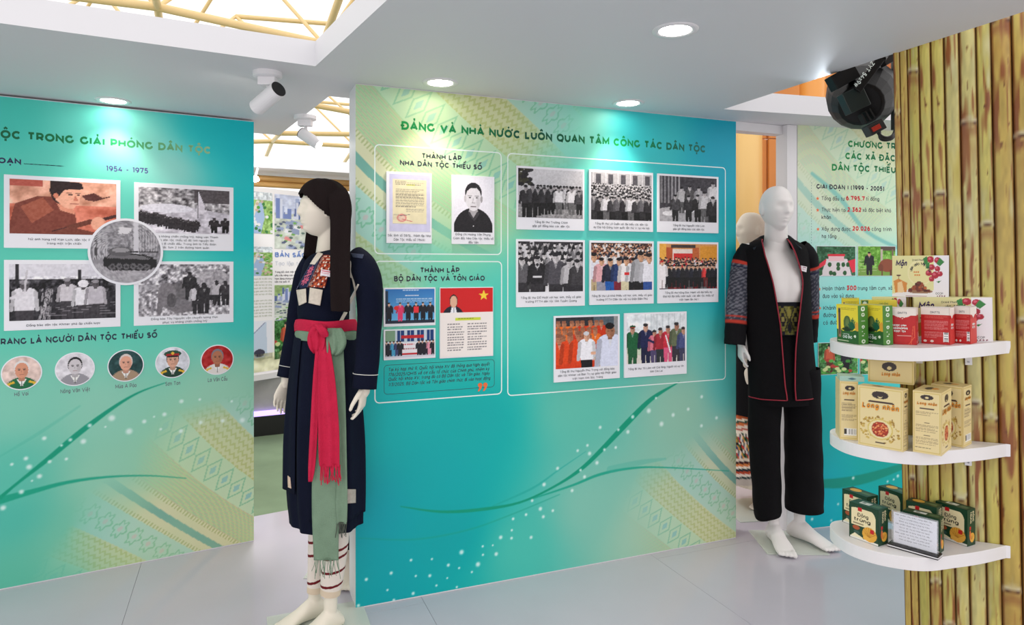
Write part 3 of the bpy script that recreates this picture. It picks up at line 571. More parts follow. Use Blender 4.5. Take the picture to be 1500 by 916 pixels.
def pic_portrait_bw(light=True):
    im = Im(84, 112, (236, 234, 243) if light else (200, 198, 205)); im.ell(.5, .98, .52, .42, (32, 30, 34)); im.poly([(.3, .7), (.42, .55), (.58, .55), (.72, .7), (.6, .95), (.42, .95)], (32, 30, 34)); im.poly([(.38, .66), (.4, .5), (.6, .5), (.62, .66), (.5, .76)], (170, 166, 170))
    im.poly([(.36, .66), (.4, .62), (.5, .74), (.6, .62), (.66, .66), (.52, .8)], (60, 58, 62)); im.ell(.5, .285, .215, .18, (40, 38, 42)); im.ell(.5, .385, .2, .23, (222, 219, 224)); im.poly([(.29, .36), (.32, .2), (.5, .14), (.68, .2), (.71, .36), (.66, .26), (.58, .2), (.42, .21), (.34, .26)], (40, 38, 42))
    im.ell(.29, .4, .03, .06, (200, 196, 200)); im.ell(.71, .4, .03, .06, (160, 156, 160))
    for x in (.41, .59): im.rect(x-.05, .335, x+.05, .348, (60, 58, 62)); im.ell(x, .375, .035, .014, (60, 58, 62))
    im.line(.5, .38, .48, .47, .008, (150, 146, 150)); im.rect(.45, .468, .55, .476, (140, 136, 140)); im.rect(.43, .53, .57, .542, (110, 100, 105)); im.ell(.62, .45, .06, .14, (180, 176, 181), .5, .5); im.ell(.5, .88, .012, .01, (225, 222, 226)); im.speck(.08, 40, 3); return im
def pic_ceremony():
    im = Im(100, 72, (70, 150, 215)); im.grad((50, 120, 190), (110, 190, 235)); im.rect(0, .05, .06, 1, (40, 60, 80)); im.rect(0, .9, 1, 1, (35, 40, 60)); im.texty(.35, .03, .75, .08, 1, (225, 240, 250), .8); im.texty(.4, .18, .72, .24, 1, (235, 245, 252), .95, 1); im.texty(.22, .28, .95, .42, 3, (225, 240, 250), .7, 2)
    for x, b, l in ((.08, (25, 28, 40), (20, 22, 30)), (.3, (230, 60, 110), (230, 60, 110)), (.46, (25, 28, 42), (20, 22, 32)), (.62, (28, 30, 45), (22, 24, 34)), (.76, (25, 26, 38), (20, 20, 30)), (.91, (30, 32, 46), (22, 24, 34))): im.person(x, .38, .56, b, (232, 190, 165), (25, 22, 25), l)
    im.rect(.57, .52, .67, .7, (235, 50, 60)); im.ell(.22, .55, .05, .06, (225, 50, 40)); return im
def pic_signing():
    im = Im(100, 62, (200, 215, 225))
    for i in range(4): im.rect(.24+i*.2, .02, .38+i*.2, .42, (20, 60, 120)); im.rect(.3+i*.2, .02, .31+i*.2, .42, (200, 215, 230))
    im.rect(.0, 0, .2, .4, (80, 130, 70), .6); im.rect(.32, .2, .78, .3, (200, 35, 40)); im.rect(.3, .45, .66, .86, (240, 236, 240)); im.texty(.34, .5, .64, .6, 1, (200, 40, 50), .8); im.texty(.34, .66, .64, .76, 1, (150, 40, 50), .6, 2); im.rect(.3, .84, .68, .92, (200, 30, 40)); im.rect(0, .9, 1, 1, (215, 215, 225))
    for x, b in ((.03, (25, 28, 38)), (.1, (28, 30, 42)), (.17, (70, 160, 200)), (.24, (60, 65, 110)), (.3, (28, 28, 40)), (.68, (25, 26, 38)), (.75, (28, 28, 40)), (.83, (30, 30, 44)), (.9, (225, 150, 170)), (.97, (28, 28, 38))): im.person(x, .38, .56, b, (228, 185, 160), (25, 22, 25), b)
    return im
def pic_minister():
    im = Im(96, 120, (246, 238, 232)); im.rect(0, 0, 1, .36, (212, 28, 30))
    V = [(.82+(.1 if i % 2 == 0 else .042)*math.sin(pi*i/5), .115-(.1 if i % 2 == 0 else .042)*math.cos(pi*i/5)*.8) for i in range(10)]; im.poly(V, (250, 215, 60))
    im.ell(.24, .42, .2, .16, (25, 28, 42)); im.rect(0, .355, 1, .8, (246, 238, 232)); im.poly([(.19, .355), (.22, .26), (.28, .26), (.31, .355)], (240, 240, 245)); im.ell(.25, .19, .078, .095, (35, 28, 28)); im.ell(.25, .2, .066, .085, (228, 180, 150)); im.rect(.19, .18, .31, .186, (60, 45, 45)); im.rect(.245, .28, .258, .355, (30, 30, 60))
    im.rect(.28, .43, .76, .475, (205, 222, 60)); im.texty(.33, .445, .7, .46, 1, (40, 60, 40), .8)
    for s in range(2): im.texty(.14+s*.37, .52, .45+s*.42, .93, 11, (95, 90, 95), .75, 7+s)
    return im
def pic_rifle_woman():
    im = Im(120, 80, (238, 176, 150)); im.speck(.5, 6, 2, (0, 0, 1, .5)); im.rect(0, .45, 1, 1, (214, 120, 96)); im.speck(.35, 9, 5); im.rect(0, 0, .3, .12, (190, 90, 75)); im.poly([(0, .85), (.05, .45), (.25, .3), (.45, .3), (.6, .6), (.62, .95), (.5, 1), (0, 1)], (128, 62, 48)); im.poly([(.1, .5), (.3, .32), (.4, .55), (.2, .8)], (165, 88, 66))
    im.poly([(.4, .3), (.58, .5), (.6, .62), (.46, .55)], (228, 150, 122)); im.ell(.5, .22, .13, .23, (42, 24, 26)); im.poly([(.4, .12), (.66, .12), (.64, .38), (.58, .52), (.5, .5), (.42, .36)], (240, 176, 148)); im.poly([(.37, .0), (.66, .02), (.68, .14), (.5, .16), (.45, .28), (.4, .34), (.36, .2)], (42, 24, 26)); im.ell(.42, .28, .025, .05, (215, 130, 104))
    im.rect(.52, .21, .57, .225, (60, 30, 30)); im.rect(.6, .21, .65, .225, (60, 30, 30)); im.ell(.555, .25, .02, .015, (50, 26, 28)); im.ell(.63, .25, .016, .015, (50, 26, 28)); im.poly([(.6, .26), (.63, .36), (.58, .36)], (205, 120, 96)); im.rect(.55, .41, .63, .425, (150, 50, 50)); im.poly([(.66, .26), (.78, .2), (.88, .3), (.78, .36), (.7, .34)], (90, 45, 40)); im.line(.8, .33, .93, .26, .02, (80, 40, 38))
    im.line(.4, .95, 1, .62, .06, (70, 36, 32)); im.line(.55, .86, .75, .74, .09, (110, 55, 40)); im.ell(.82, .78, .07, .13, (238, 170, 142)); im.line(.88, .72, .92, .9, .03, (225, 150, 122)); im.poly([(.3, 1), (.55, .85), (.8, .95), (.8, 1)], (120, 60, 46)); im.speck(.12, 50, 8); return im
def pic_flag_march():
    im = Im(112, 72, (150, 146, 150)); im.speck(1.1, 26, 4, (0, 0, 1, .55)); im.rect(.6, 0, 1, .3, (85, 78, 82)); im.poly([(0, .5), (.6, .42), (1, .55), (1, 1), (0, 1)], (205, 200, 210)); im.speck(.5, 14, 6, (0, .45, 1, 1)); im.ell(.3, .45, .28, .1, (225, 222, 232)); im.poly([(.62, .55), (.645, .05), (.72, .4), (.7, .55)], (222, 216, 226)); im.line(.64, .02, .64, .65, .015, (60, 55, 60))
    rs = random.Random(3)
    for i in range(22): x = .03+i*.028; im.person(x, .52+i*.009+rs.uniform(-.03, .03), .26, (48, 42, 46), (60, 54, 58), (90, 84, 88), (45, 40, 44), 1.5)
    for x in (.82, .95): im.person(x, .62, .36, (42, 36, 40), (60, 54, 58), (50, 44, 48), None, 1.4)
    im.speck(.2, 50, 5); return im
def pic_hamlet():
    im = Im(124, 66, (222, 220, 228)); im.rect(0, .28, 1, 1, (38, 36, 42)); im.speck(.9, 34, 4, (0, .22, 1, .5)); im.speck(.3, 40, 6, (0, .5, 1, 1)); im.rect(.06, 0, .09, .35, (35, 33, 38)); im.rect(.63, .1, .66, .4, (35, 33, 38))
    for x, t, h, b in ((.14, .28, .95, (225, 222, 228)), (.53, .25, .75, (205, 200, 206)), (.68, .3, .8, (232, 230, 236)), (.8, .28, .8, (195, 190, 198))): im.person(x, t, h, b, (90, 85, 90), (150, 146, 152), (60, 56, 62), 1.3)
    im.ell(.68, .36, .05, .07, (235, 232, 238)); im.line(.02, .6, .14, .5, .05, (220, 216, 222)); im.line(.14, .48, .16, .12, .035, (200, 196, 202))
    for i in range(16): rs = random.Random(i); im.line(.32+rs.uniform(-.07, .05), .98, .34+rs.uniform(-.05, .06), .45, .008, (200, 196, 200), .7)
    for i in range(5): im.line(.3, .8+.03*i, 1, .7+.05*i, .006, (170, 166, 172), .6)
    im.speck(.15, 50, 5); return im
def pic_elephant():
    im = Im(112, 66, (165, 162, 168)); im.speck(1.3, 30, 4, (0, 0, 1, .4)); im.rect(0, .55, 1, 1, (175, 172, 178)); im.speck(.9, 40, 6, (0, .5, 1, 1)); im.ell(.8, .35, .2, .25, (170, 166, 172)); im.speck(.4, 40, 2)
    im.ell(.4, .62, .17, .25, (105, 102, 106)); im.ell(.3, .6, .1, .24, (125, 121, 126)); im.ell(.46, .8, .18, .12, (118, 115, 120)); im.ell(.35, .7, .05, .14, (85, 82, 86)); im.line(.24, .6, .22, .9, .1, (118, 114, 119)); im.line(.4, .88, .62, .84, .14, (120, 116, 121))
    for x, t, h, b in ((.55, .15, .55, (40, 38, 42)), (.63, .38, .6, (205, 202, 208)), (.71, .36, .62, (48, 46, 50)), (.85, .32, .5, (190, 186, 192)), (.95, .33, .5, (60, 57, 62))): im.person(x, t, h, b, (60, 57, 62), (35, 33, 37), (42, 40, 44), 1.3)
    im.speck(.2, 50, 5); return im
def pic_tank():
    im = Im(96, 96, (140, 138, 144)); im.speck(.55, 34, 4, (0, 0, 1, .6)); im.rect(.05, .15, .1, .62, (70, 68, 72))
    for i in range(8): im.rect(.04+i*.025, .2, .05+i*.025, .62, (190, 188, 194)); im.rect(.66+i*.04, .0, .67+i*.04, .5, (215, 213, 218), .7)
    im.rect(.6, 0, .68, .55, (205, 203, 210)); im.poly([(.4, .1), (.58, .12), (.55, .2), (.38, .22)], (215, 213, 218)); im.rect(0, .7, 1, 1, (165, 162, 168)); im.speck(.35, 40, 6, (0, .68, 1, 1))
    im.poly([(.18, .6), (.3, .52), (.75, .54), (.95, .62), (.95, .74), (.8, .8), (.28, .8), (.18, .72)], (30, 29, 32)); im.poly([(.2, .6), (.3, .54), (.72, .56), (.9, .63)], (110, 108, 112)); im.ell(.42, .5, .17, .075, (92, 90, 94)); im.ell(.42, .475, .12, .04, (150, 148, 152)); im.rect(.55, .49, .97, .515, (40, 38, 42))
    for i in range(6): im.ell(.3+i*.1, .74, .045, .05, (100, 98, 102)); im.ell(.3+i*.1, .74, .02, .025, (50, 48, 52))
    return im
def pic_officer(bg_, coat, skin, hair, cap=None, gold=True, seed=1):
    im = Im(72, 72, bg_); im.speck(.3, 7, seed); im.ell(.5, 1.05, .46, .42, coat); im.poly([(.38, .7), (.62, .7), (.5, .95)], (235, 235, 232)); im.rect(.48, .74, .52, .95, tuple(v*.5 for v in coat)); im.rect(.42, .55, .58, .75, tuple(v*.85 for v in skin))
    im.ell(.5, .36, .2, .25, hair); im.ell(.5, .42, .175, .24, skin); im.ell(.6, .48, .07, .14, tuple(v*.85 for v in skin), .6, .5)
    for x in (.43, .57): im.rect(x-.045, .36, x+.045, .375, tuple(v*.4 for v in hair)); im.ell(x, .4, .03, .014, (45, 35, 35))
    im.rect(.44, .54, .56, .553, (130, 75, 70)); im.rect(.49, .42, .505, .49, tuple(v*.8 for v in skin))
    if cap: im.ell(.5, .2, .27, .12, cap); im.rect(.3, .2, .7, .28, (165, 30, 35)); im.ell(.5, .29, .2, .03, (25, 25, 28)); im.ell(.5, .18, .04, .05, (225, 180, 60))
    if gold: im.poly([(.1, .83), (.3, .74), (.32, .8), (.12, .9)], (222, 180, 50)); im.poly([(.9, .83), (.7, .74), (.68, .8), (.88, .9)], (222, 180, 50))
    return im
def pic_resort():
    im = Im(90, 68, (40, 95, 60)); im.speck(.5, 22, 3); im.poly([(.25, .42), (.78, .42), (.9, 1), (.1, 1)], (222, 214, 216)); im.rect(.3, .3, .7, .5, (232, 190, 195)); im.rect(.28, .27, .72, .34, (215, 40, 60)); im.poly([(.0, .8), (.02, .65), (.25, .42), (.22, .62)], (225, 45, 70)); im.poly([(.8, .5), (1, .42), (1, .85), (.92, .9)], (225, 45, 70))
    for x, y in ((.33, .62), (.36, .9), (.55, .62), (.68, .62), (.55, .75), (.8, .62), (.45, .93), (.72, .9), (.1, .9)): im.ell(x, y, .05, .08, (35, 90, 45))
    return im
def pic_buffalo():
    im = Im(90, 68, (110, 170, 60)); im.speck(.6, 16, 3); im.rect(.6, 0, 1, .14, (90, 75, 65)); im.rect(.6, .1, .66, 1, (190, 180, 165)); im.rect(.9, .1, .94, .5, (120, 100, 85)); im.rect(0, .75, 1, 1, (120, 160, 70))
    for i in range(5): im.line(0, .5+i*.09, .5, .45+i*.09, .012, (185, 200, 150))
    im.ell(.78, .65, .22, .22, (140, 75, 50)); im.ell(.6, .72, .07, .12, (120, 62, 42)); im.rect(.62, .75, .66, 1, (110, 60, 42)); im.rect(.85, .8, .9, 1, (110, 60, 42)); im.person(.3, .18, .8, (25, 28, 35), (215, 165, 135), (22, 20, 24), (22, 24, 30), 1.1); return im
def pic_harvest(seed=1):
    im = Im(90, 68, (60, 120, 60)); im.speck(.8, 22, seed); im.person(.28, .05, .9, (200, 90, 60), (220, 170, 140), (30, 25, 28)); im.person(.7, .15, .9, (30, 32, 42), (215, 165, 135), (28, 24, 26))
    for i in range(30): rs = random.Random(i+seed); im.ell(rs.random(), rs.uniform(.5, 1), .06, .05, rs.choice([(90, 170, 70), (60, 140, 55), (200, 215, 150), (180, 60, 50)]))
    return im
def pic_city(seed, sky=(205, 215, 240)):
    im = Im(60, 90, sky); rs = random.Random(seed); im.rect(0, .35, 1, 1, (200, 210, 200)); im.speck(.3, 12, seed)
    for i in range(30): x = rs.random(); w = rs.uniform(.04, .09); t = rs.uniform(.05, .4); im.rect(x, t, x+w, .45, rs.choice([(120, 140, 195), (215, 222, 240), (90, 110, 165), (165, 180, 215)]))
    for i in range(22): x = rs.random(); y = rs.uniform(.42, .95); im.poly([(x, y), (x+.14, y+.03), (x+.12, y+.09), (x-.03, y+.06)], rs.choice([(235, 238, 245), (150, 165, 200), (190, 200, 220), (225, 150, 150)]))
    for i in range(35): im.ell(rs.random(), rs.uniform(.45, 1), .04, .02, rs.choice([(120, 180, 90), (90, 120, 110), (90, 100, 130)]))
    return im
def pic_land(seed, water=True):
    im = Im(50, 70, (215, 225, 232)); rs = random.Random(seed); im.rect(0, .2, 1, 1, (150, 190, 110)); im.speck(.5, 14, seed)
    if water: im.poly([(.1, 1), (.35, .3), (.6, .25), (.7, .6), (.55, 1)], (165, 190, 225)); im.poly([(0, .8), (.4, .22), (.5, .22), (.1, 1), (0, 1)], (225, 222, 210))
    for i in range(30): im.ell(rs.random(), rs.uniform(.15, 1), .06, .035, rs.choice([(90, 165, 60), (60, 130, 70), (200, 180, 160), (230, 232, 235)]))
    return im

def card(M, TL, BR, ITL, IBR, im, lines, label, group, th=.010, capm=None, bd=M_CARD, hcap=None):
    x0, z1 = loc(M, *TL, -th); x1, z0 = loc(M, *BR, -th); ix0, iz1 = loc(M, *ITL, -th); ix1, iz0 = loc(M, *IBR, -th)
    cx = (x0+x1)/2; t = thing('photo_card', M @ Matrix.Translation((cx, 0, z0)), label, 'photograph', group)
    V, F = box(x0-cx, x1-cx, -th, -.0015, 0, z1-z0); bevel(mesh('backing_board', V, F, bd, t), .0008, 1)
    raster('photo_image', im, ix0-cx, iz0-z0, ix1-cx, iz1-z0, t, -th-.0006)
    if lines:
        ch = iz0-z0; n = len(lines); h = hcap or min(.0125, ch*.66/n); gap = h*1.5; tot = gap*(n-1)+h; zt = (ch+tot)/2
        mw = max(text2(l, .11)[2] for l in lines)*h*.92; sc = min(1, (x1-x0)*.94/mw)
        put_text('caption_lettering', [(l, 0, zt-h-i*gap, text2(l, .11)[2]*h*.92*sc, h*.86) for i, l in enumerate(lines)], 0, 0, 0, 0, .15, capm or M_GREYINK, t, y=-th-.0012)
        o = bpy.data.objects[t.children[-1].name]; 
        me = o.data
        # centre every line on the card
    return t
_pt = put_text
def put_text(name, s, *a, **k):
    if isinstance(s, list):
        s = [(l, x-(w_ or 0)/2, z, w_, h) for (l, x, z, w_, h) in s] if name == 'caption_lettering' else s
    return _pt(name, s, *a, **k)
GC = 'framed photographs on the middle panel'
card(MC, (566, 251), (632.5, 357), (570.4, 254.6), (630, 340), pic_document(), ['Sắc lệnh số 58/SL, thành lập Nha', 'Dân Tộc thiểu số (1946)'], 'photo card of a typed yellowed document with a red stamp', GC)
card(MC, (661.8, 256), (724.3, 358.3), (665, 258), (721.2, 341), pic_portrait_bw(), ['Đồng chí Hoàng Văn Phụng,', 'Giám đốc Nha Dân tộc thiểu số', 'đầu tiên'], 'black and white head-and-shoulders portrait card of a person in dark collared jacket', GC)
for a in [((756.8, 242.5), (856.2, 338.3), (759, 246), (853.6, 321), pic_outdoor_group, ['Tổng Bí thư Trường Chinh', 'gặp gỡ đồng bào các dân tộc'], 'black and white photo card of people greeting outdoors, top left of the eight'),
 ((863.2, 248), (956.8, 340), (865.8, 251.7), (954.4, 324), pic_big_group, ['Tổng Bí thư Lê Duẩn với đại biểu các dân tộc', 'dự Đại hội Đảng toàn quốc lần thứ V tại Hà Nội'], 'black and white photo card of a large group before a building, top middle'),
 ((963.3, 254), (1052.6, 342), (966.2, 257.2), (1049.7, 326.4), pic_table_talk, ['Tổng Bí thư Nguyễn Văn Linh', 'gặp gỡ đồng bào các dân tộc'], 'dark black and white photo card of people around a low table, top right'),
 ((756.4, 350.4), (856.8, 448), (759, 353.6), (853.8, 426.8), pic_class_bw, ['Tổng Bí thư Đỗ Mười với học sinh, thầy cô giáo', 'trường PTTH dân tộc tỉnh Tuyên Quang'], 'black and white photo card of people standing close together, middle row left'),
 ((863.6, 352.3), (957.7, 444.8), (866, 355.6), (955, 424.6), pic_class_col, ['Tổng Bí thư Lê Khả Phiêu với học sinh, thầy cô giáo', 'trường PTTH Dân tộc nội trú Điện Biên Phủ'], 'colour photo card of students in bright dress below a packed crowd, middle row centre'),
 ((963.7, 353.8), (1052.4, 442.6), (966, 357), (1050.2, 422.7), pic_congress, ['Tổng Bí thư Nông Đức Mạnh với đại biểu dự', 'Đại hội đại biểu toàn quốc các dân tộc thiểu số', 'Việt Nam lần thứ I'], 'colour photo card of delegates lined up in an orange lit hall, middle row right'),
 ((811.5, 463.3), (908, 554), (814, 466), (905, 535.5), pic_monks, ['Tổng Bí thư Nguyễn Phú Trọng với đồng bào', 'dân tộc Khmer và Ban Trị sự giáo hội Phật giáo', 'Việt Nam tỉnh Sóc Trăng'], 'colour photo card of orange robed monks meeting a person in white shirt'),
 ((914.6, 459.2), (1006, 547.5), (918, 461.4), (1003.3, 528.6), pic_elders, ['Tổng Bí thư Tô Lâm với Già làng, Người có uy tín', 'tỉnh Gia Lai'], 'pale colour photo card of a suited person greeting elders in woven dress, bottom right')]:
    card(MC, *a[:4], a[4](), a[5], a[6], GC)
t = card(MC, (562, 422), (638, 476.5), (564.4, 424), (636.4, 472.5), pic_ceremony(), None, 'small photo card of people on stage before a blue screen', GC)
x0, z0 = loc(MC, 594, 437); wM = MW[t.name].inverted() @ MC @ Vector((x0, 0, z0)); put_text('screen_lettering', 'LỄ CÔNG BỐ', wM.x, wM.z, .065, .011, .2, M_WHITEINK, t, y=-.0075)
card(MC, (562, 483.5), (638, 524.3), (564.4, 485), (636.2, 521.5), pic_signing(), None, 'small photo card of people beside a white banner outside a building', GC)
t = card(MC, (644.2, 421.5), (722.6, 521.5), (645, 422.5), (721.8, 520), pic_minister(), None, 'red and cream poster card with a suited person and yellow star', GC)
for s, px, py, wpx, hh, m in (('BỘ TRƯỞNG', 681, 445.7, 14, .008, 'y'), ('ĐÀO NGỌC DUNG', 681, 452.5, 33, .0135, 'y')):
    x0, z0 = loc(MC, px, py); p = MW[t.name].inverted() @ MC @ Vector((x0, 0, z0)); put_text('lettering', s, p.x, p.z, wpx*mpp(MC, px, py)*1.03, hh, .24, mat('yellow_ink', (245, 215, 70), .5), t, y=-.0078)
GL = 'black and white war time photographs on the left panel'
def bw_card(*a): return card(ML, *a, GL, th=.004)
bw_card((5.6, 255.3), (176.5, 365), (14, 261.7), (170.3, 345), pic_rifle_woman(), ['Nữ anh hùng Hồ Kan Lịch, dân tộc Pa Cô', 'trong một trận chiến'], 'red toned photo card of a person gripping a rifle')
bw_card((196.4, 267), (342, 368), (203, 273.5), (336, 343.6), pic_flag_march(), ['Trong kháng chiến chống Mỹ, hàng vạn Thanh', 'niên dân tộc thiểu số đã tình nguyện lên', 'đường đi chiến đấu. Trong ảnh là Tiểu đoàn', 'Bắc Sơn 2 trên đường hành quân'], 'black and white photo card of a marching column with a flag')
bw_card((5.7, 380.8), (176.5, 478.5), (13.6, 387), (169.4, 465.5), pic_hamlet(), ['Đồng bào dân tộc Khmer phá ấp chiến lược'], 'black and white photo card of people pulling at wire fencing, lower left')
bw_card((196, 383), (342, 472), (203, 387.4), (336, 460), pic_elephant(), ['Đồng bào Tây Nguyên vận chuyển lương thực', 'phục vụ kháng chiến chống Mỹ'], 'black and white photo card of an elephant being loaded, lower right')
def round_card(M, px, py, rx, ry, im, label, group, rim, th, y0=0):
    cx, cz = loc(M, px, py, -th); x1, _ = loc(M, px+rx, py, -th); _, z1 = loc(M, px, py-ry, -th); r = x1-cx; rz = z1-cz
    t = thing('round_photo', M @ Matrix.Translation((cx, -y0, cz-rz)), label, 'photograph', group)
    n = 48; V = [(r*math.cos(2*pi*j/n), y, rz+rz*math.sin(2*pi*j/n)) for y in (-th+y0, -.001) for j in range(n)]
    mesh('rim_disc', V, [tuple(range(n))[::-1], tuple(range(n, 2*n))]+[(j, (j+1) % n, n+(j+1) % n, n+j) for j in range(n)], M_CARD, t)
    disc_raster('photo_image', im, 0, rz, r*rim, rz*rim, t, -th+y0-.0006); return t
round_card(ML, 185, 369, 54, 49, pic_tank(), 'large round black and white photo of a tank, centre of the left panel', GL, .93, .010, .0055)
for px, py, rx, ry, im, lb in ((31.8, 546.6, 30, 25, pic_officer((225, 200, 190), (20, 105, 65), (215, 150, 120), (225, 222, 220), None, True, 1), 'leftmost small round portrait, green uniform and medals'),
 (110, 541, 29, 24.6, pic_officer((225, 222, 228), (150, 148, 155), (205, 200, 204), (30, 28, 32), None, False, 2), 'small round black and white portrait of a young person in uniform'),
 (184.4, 535.8, 26.5, 23.4, pic_officer((30, 70, 70), (165, 140, 115), (225, 165, 140), (215, 205, 200), None, False, 3), 'middle small round portrait, beige uniform on dark green ground'),
 (253, 531.3, 25, 22.7, pic_officer((215, 218, 226), (25, 60, 45), (215, 165, 140), (60, 50, 50), (28, 75, 55), True, 4), 'small round portrait of an officer in green peaked cap'),
 (318.4, 527.3, 24, 22, pic_officer((170, 30, 30), (225, 220, 215), (180, 115, 85), (120, 125, 135), None, True, 5), 'rightmost small round portrait, white uniform on red ground')):
    round_card(ML, px, py, rx, ry, im, lb, 'small round portraits on the left panel', .94, .004)
def plain_card(M, TL, BR, im, label, group):
    return card(M, TL, BR, (TL[0]+.6, TL[1]+.6), (BR[0]-.6, BR[1]-.6), im, None, label, group, th=.004)
GR = 'photographs on the right panel'
plain_card(MR, (1196, 360.3), (1253.4, 404.5), pic_resort(), 'aerial photo of red roofed building among trees on right panel', GR)
plain_card(MR, (1256.3, 360.3), (1312, 404.5), pic_buffalo(), 'photo of a person feeding a brown cow on right panel', GR)
plain_card(MR, (1198.3, 502.5), (1256.8, 547.2), pic_harvest(1), 'photo of people among green leaves, below the top shelf, left one', GR)
plain_card(MR, (1259.4, 502.5), (1318, 546.5), pic_harvest(4), 'photo of green leaves and red fruit, mostly behind the tan cartons', GR)
# ---------------------------------------------------------------- ceiling slab with its openings
CE = [(-3.5, 1.27), (-.786, 2.73), (1.27, -.67), (2.73, -.67), (1.078, 3.478), (1.798, 3.67), (3.6, 4.15), (3.45, 4.7), (1.6, 4.2), (1.16, 4.04), (-.777, 3.252), (-.861, 3.213), (-1.421, 4.167), (-1.551, 4.10), (-4.19, 2.67)]
V, F = prism(CE, H0, H0+.1)
mesh_root('ceiling', V, F, M_CEIL, kind='structure')
# lintel, post beside the doorway
V, F = box(LC-.0, LC+.45, 0, .06, 2.25, 2.299); o = thing('trim_1', MC, kind='structure'); mesh('lintel', V, F, M_WHITE, o)
V, F = box(-.068, -.002, 0, .1, 0, 2.299); o = thing('trim_2', MR, kind='structure'); bevel(mesh('door_post', V, F, M_WHITE, o), .002)

# ---------------------------------------------------------------- floor of separate film covered boards
FL = [(-6, -2), (7, -2), (7, 7.5), (3.79, 7.5), (-6, 1.24)]
def clip(poly, cl):
    out = poly
    for i in range(len(cl)):
        (ax, ay), (bx, by) = cl[i], cl[(i+1) % len(cl)]; inp = out; out = []
        side = lambda p: (bx-ax)*(p[1]-ay)-(by-ay)*(p[0]-ax)
        for j in range(len(inp)):
            p, q = inp[j], inp[(j+1) % len(inp)]; sp, sq = side(p), side(q)
            if sp >= 0: out.append(p)
            if (sp >= 0) != (sq >= 0): t = sp/(sp-sq); out.append((p[0]+(q[0]-p[0])*t, p[1]+(q[1]-p[1])*t))
        if not out: return []
    return out
fl = thing('floor', Matrix.Identity(4), kind='structure')
V, F = prism(FL, -.06, -.0035); mesh('floor_base', V, F, mat('seam_dark', (120, 118, 126), .6), fl)
ux, uy = .927, .375; vx, vy = -.375, .927; g = .0008
for i in range(-6, 8):
    for j in range(-4, 4):
        x0 = i*1.22+g; x1 = (i+1)*1.22-g; y0 = j*2.44+g+(i % 2)*1.22; y1 = y0+2.44-2*g
        P = [(.741+ux*a+vx*b, 3.497+uy*a+vy*b) for a, b in ((x0, y0), (x1, y0), (x1, y1), (x0, y1))]
        P = clip(P, FL)
        if len(P) >= 3:
            V, F = prism(P, -.0035, 0); mesh('floor_board', V, F, M_FLOOR, fl)
M_CARPET = mat('green_carpet', (120, 140, 112), .9, spec=.1, bump=.3, bscale=300, mott=.25, mscale=3)
V, F = box(-14, 14, -3, 20, -.11, -.065); mesh_root('floor_hall', V, F, M_CARPET, kind='structure')

# ---------------------------------------------------------------- recessed downlights
M_LAMP = mat('lamp_glass', (255, 255, 255), .4, emit=(255, 250, 240), estr=14)
for i, (px, py, e, lb) in enumerate(((166, 147.5, 5.5, 'round recessed downlight above the left panel'), (645, 121, 6.5, 'round recessed downlight above the left half of the middle panel'), (920, 151, 6.5, 'round recessed downlight above the right half of the middle panel'), (989, 44, 7, 'large looking round recessed downlight nearest the viewer'))):
    p = onz(px, py, H0); t = thing('recessed_downlight', Matrix.Translation((p.x, p.y, H0)), lb, 'ceiling light')
    V, F = loft([[(r*math.cos(2*pi*j/32), r*math.sin(2*pi*j/32), z) for j in range(32)] for r, z in ((.078, 0), (.077, -.004), (.06, -.005), (.054, -.002))], caps=False); mesh('trim_ring', V, F, M_WHITE, t, smooth=True)
    V, F = lathe([(.054, -.0015), (.054, -.0025)], 32); mesh('lens', V, F, M_LAMP, t)
    l = lamp('downlight_beam', 'SPOT', (p.x, p.y, H0-.02), e*1.5, (1, .88, .76), spot_size=R(95), spot_blend=.75, shadow_soft_size=.04); l.rotation_euler = (0, 0, 0)

# ---------------------------------------------------------------- track spotlights
M_DARK = mat('black_plastic', (24, 23, 24), .45); M_CHROME = mat('grey_metal', (150, 150, 155), .3, .8)
def spotlight(px, py, z, drop, tip, L, r, label, blade=True, zt=H0):
    p = onz(px, py, zt); t = thing('track_spotlight', Matrix.Translation((p.x, p.y, zt)), label, 'spotlight')
    V, F = lathe([(.058, 0), (.058, -.018), (.05, -.022), (.0, -.022)], 28); mesh('canopy', V, F, M_WHITE, t, smooth=False)
    V, F = box(-.036, .036, -.02, .02, -.055, -.02); bevel(mesh('adapter', V, F, M_WHITE, t), .004)
    V, F = tube([(0, 0, -.05), (.012, 0, -drop)], .008, 12); mesh('neck', V, F, M_WHITE, t, smooth=True)
    c = Vector((.012, 0, -drop-.012)); d = Vector(tip).normalized(); a = c-d*L*.35; b = c+d*L*.65
    V, F = tube([a, b], r, 28); bevel(mesh('lamp_body', V, F, M_WHITE, t, smooth=False), .002)
    V, F = tube([a-d*.004, a-d*.0005], r*.96, 28); mesh('rear_cap', V, F, M_DARK, t)
    V, F = tube([b, b+d*.003], r*.85, 24); mesh('front_glass', V, F, M_LAMP, t)
    return t
spotlight(392, 106, H0, .085, (-.72, .45, -.36), .15, .034, 'white track spotlight with black rear cap beside the skylight opening')
spotlight(447, 170, H0, .10, (.75, -.1, -.5), .12, .03, 'white spotlight seen through the gap behind the left panel')
p = at(374, 262.5, 5.35); t = thing('bare_lamp', Matrix.Translation(p), 'tiny glaring white lamp at the edge of the left panel', 'light')
V, F = lathe([(0, -.025), (.022, -.015), (.03, 0), (.022, .015), (0, .025)], 16); mesh('bulb', V, F, mat('bulb_glow', (255, 255, 255), .4, emit=(255, 246, 255), estr=60), t, smooth=True)
V, F = tube([(0, 0, .02), (0, .05, .09)], .01, 8); mesh('holder', V, F, M_WHITE, t)

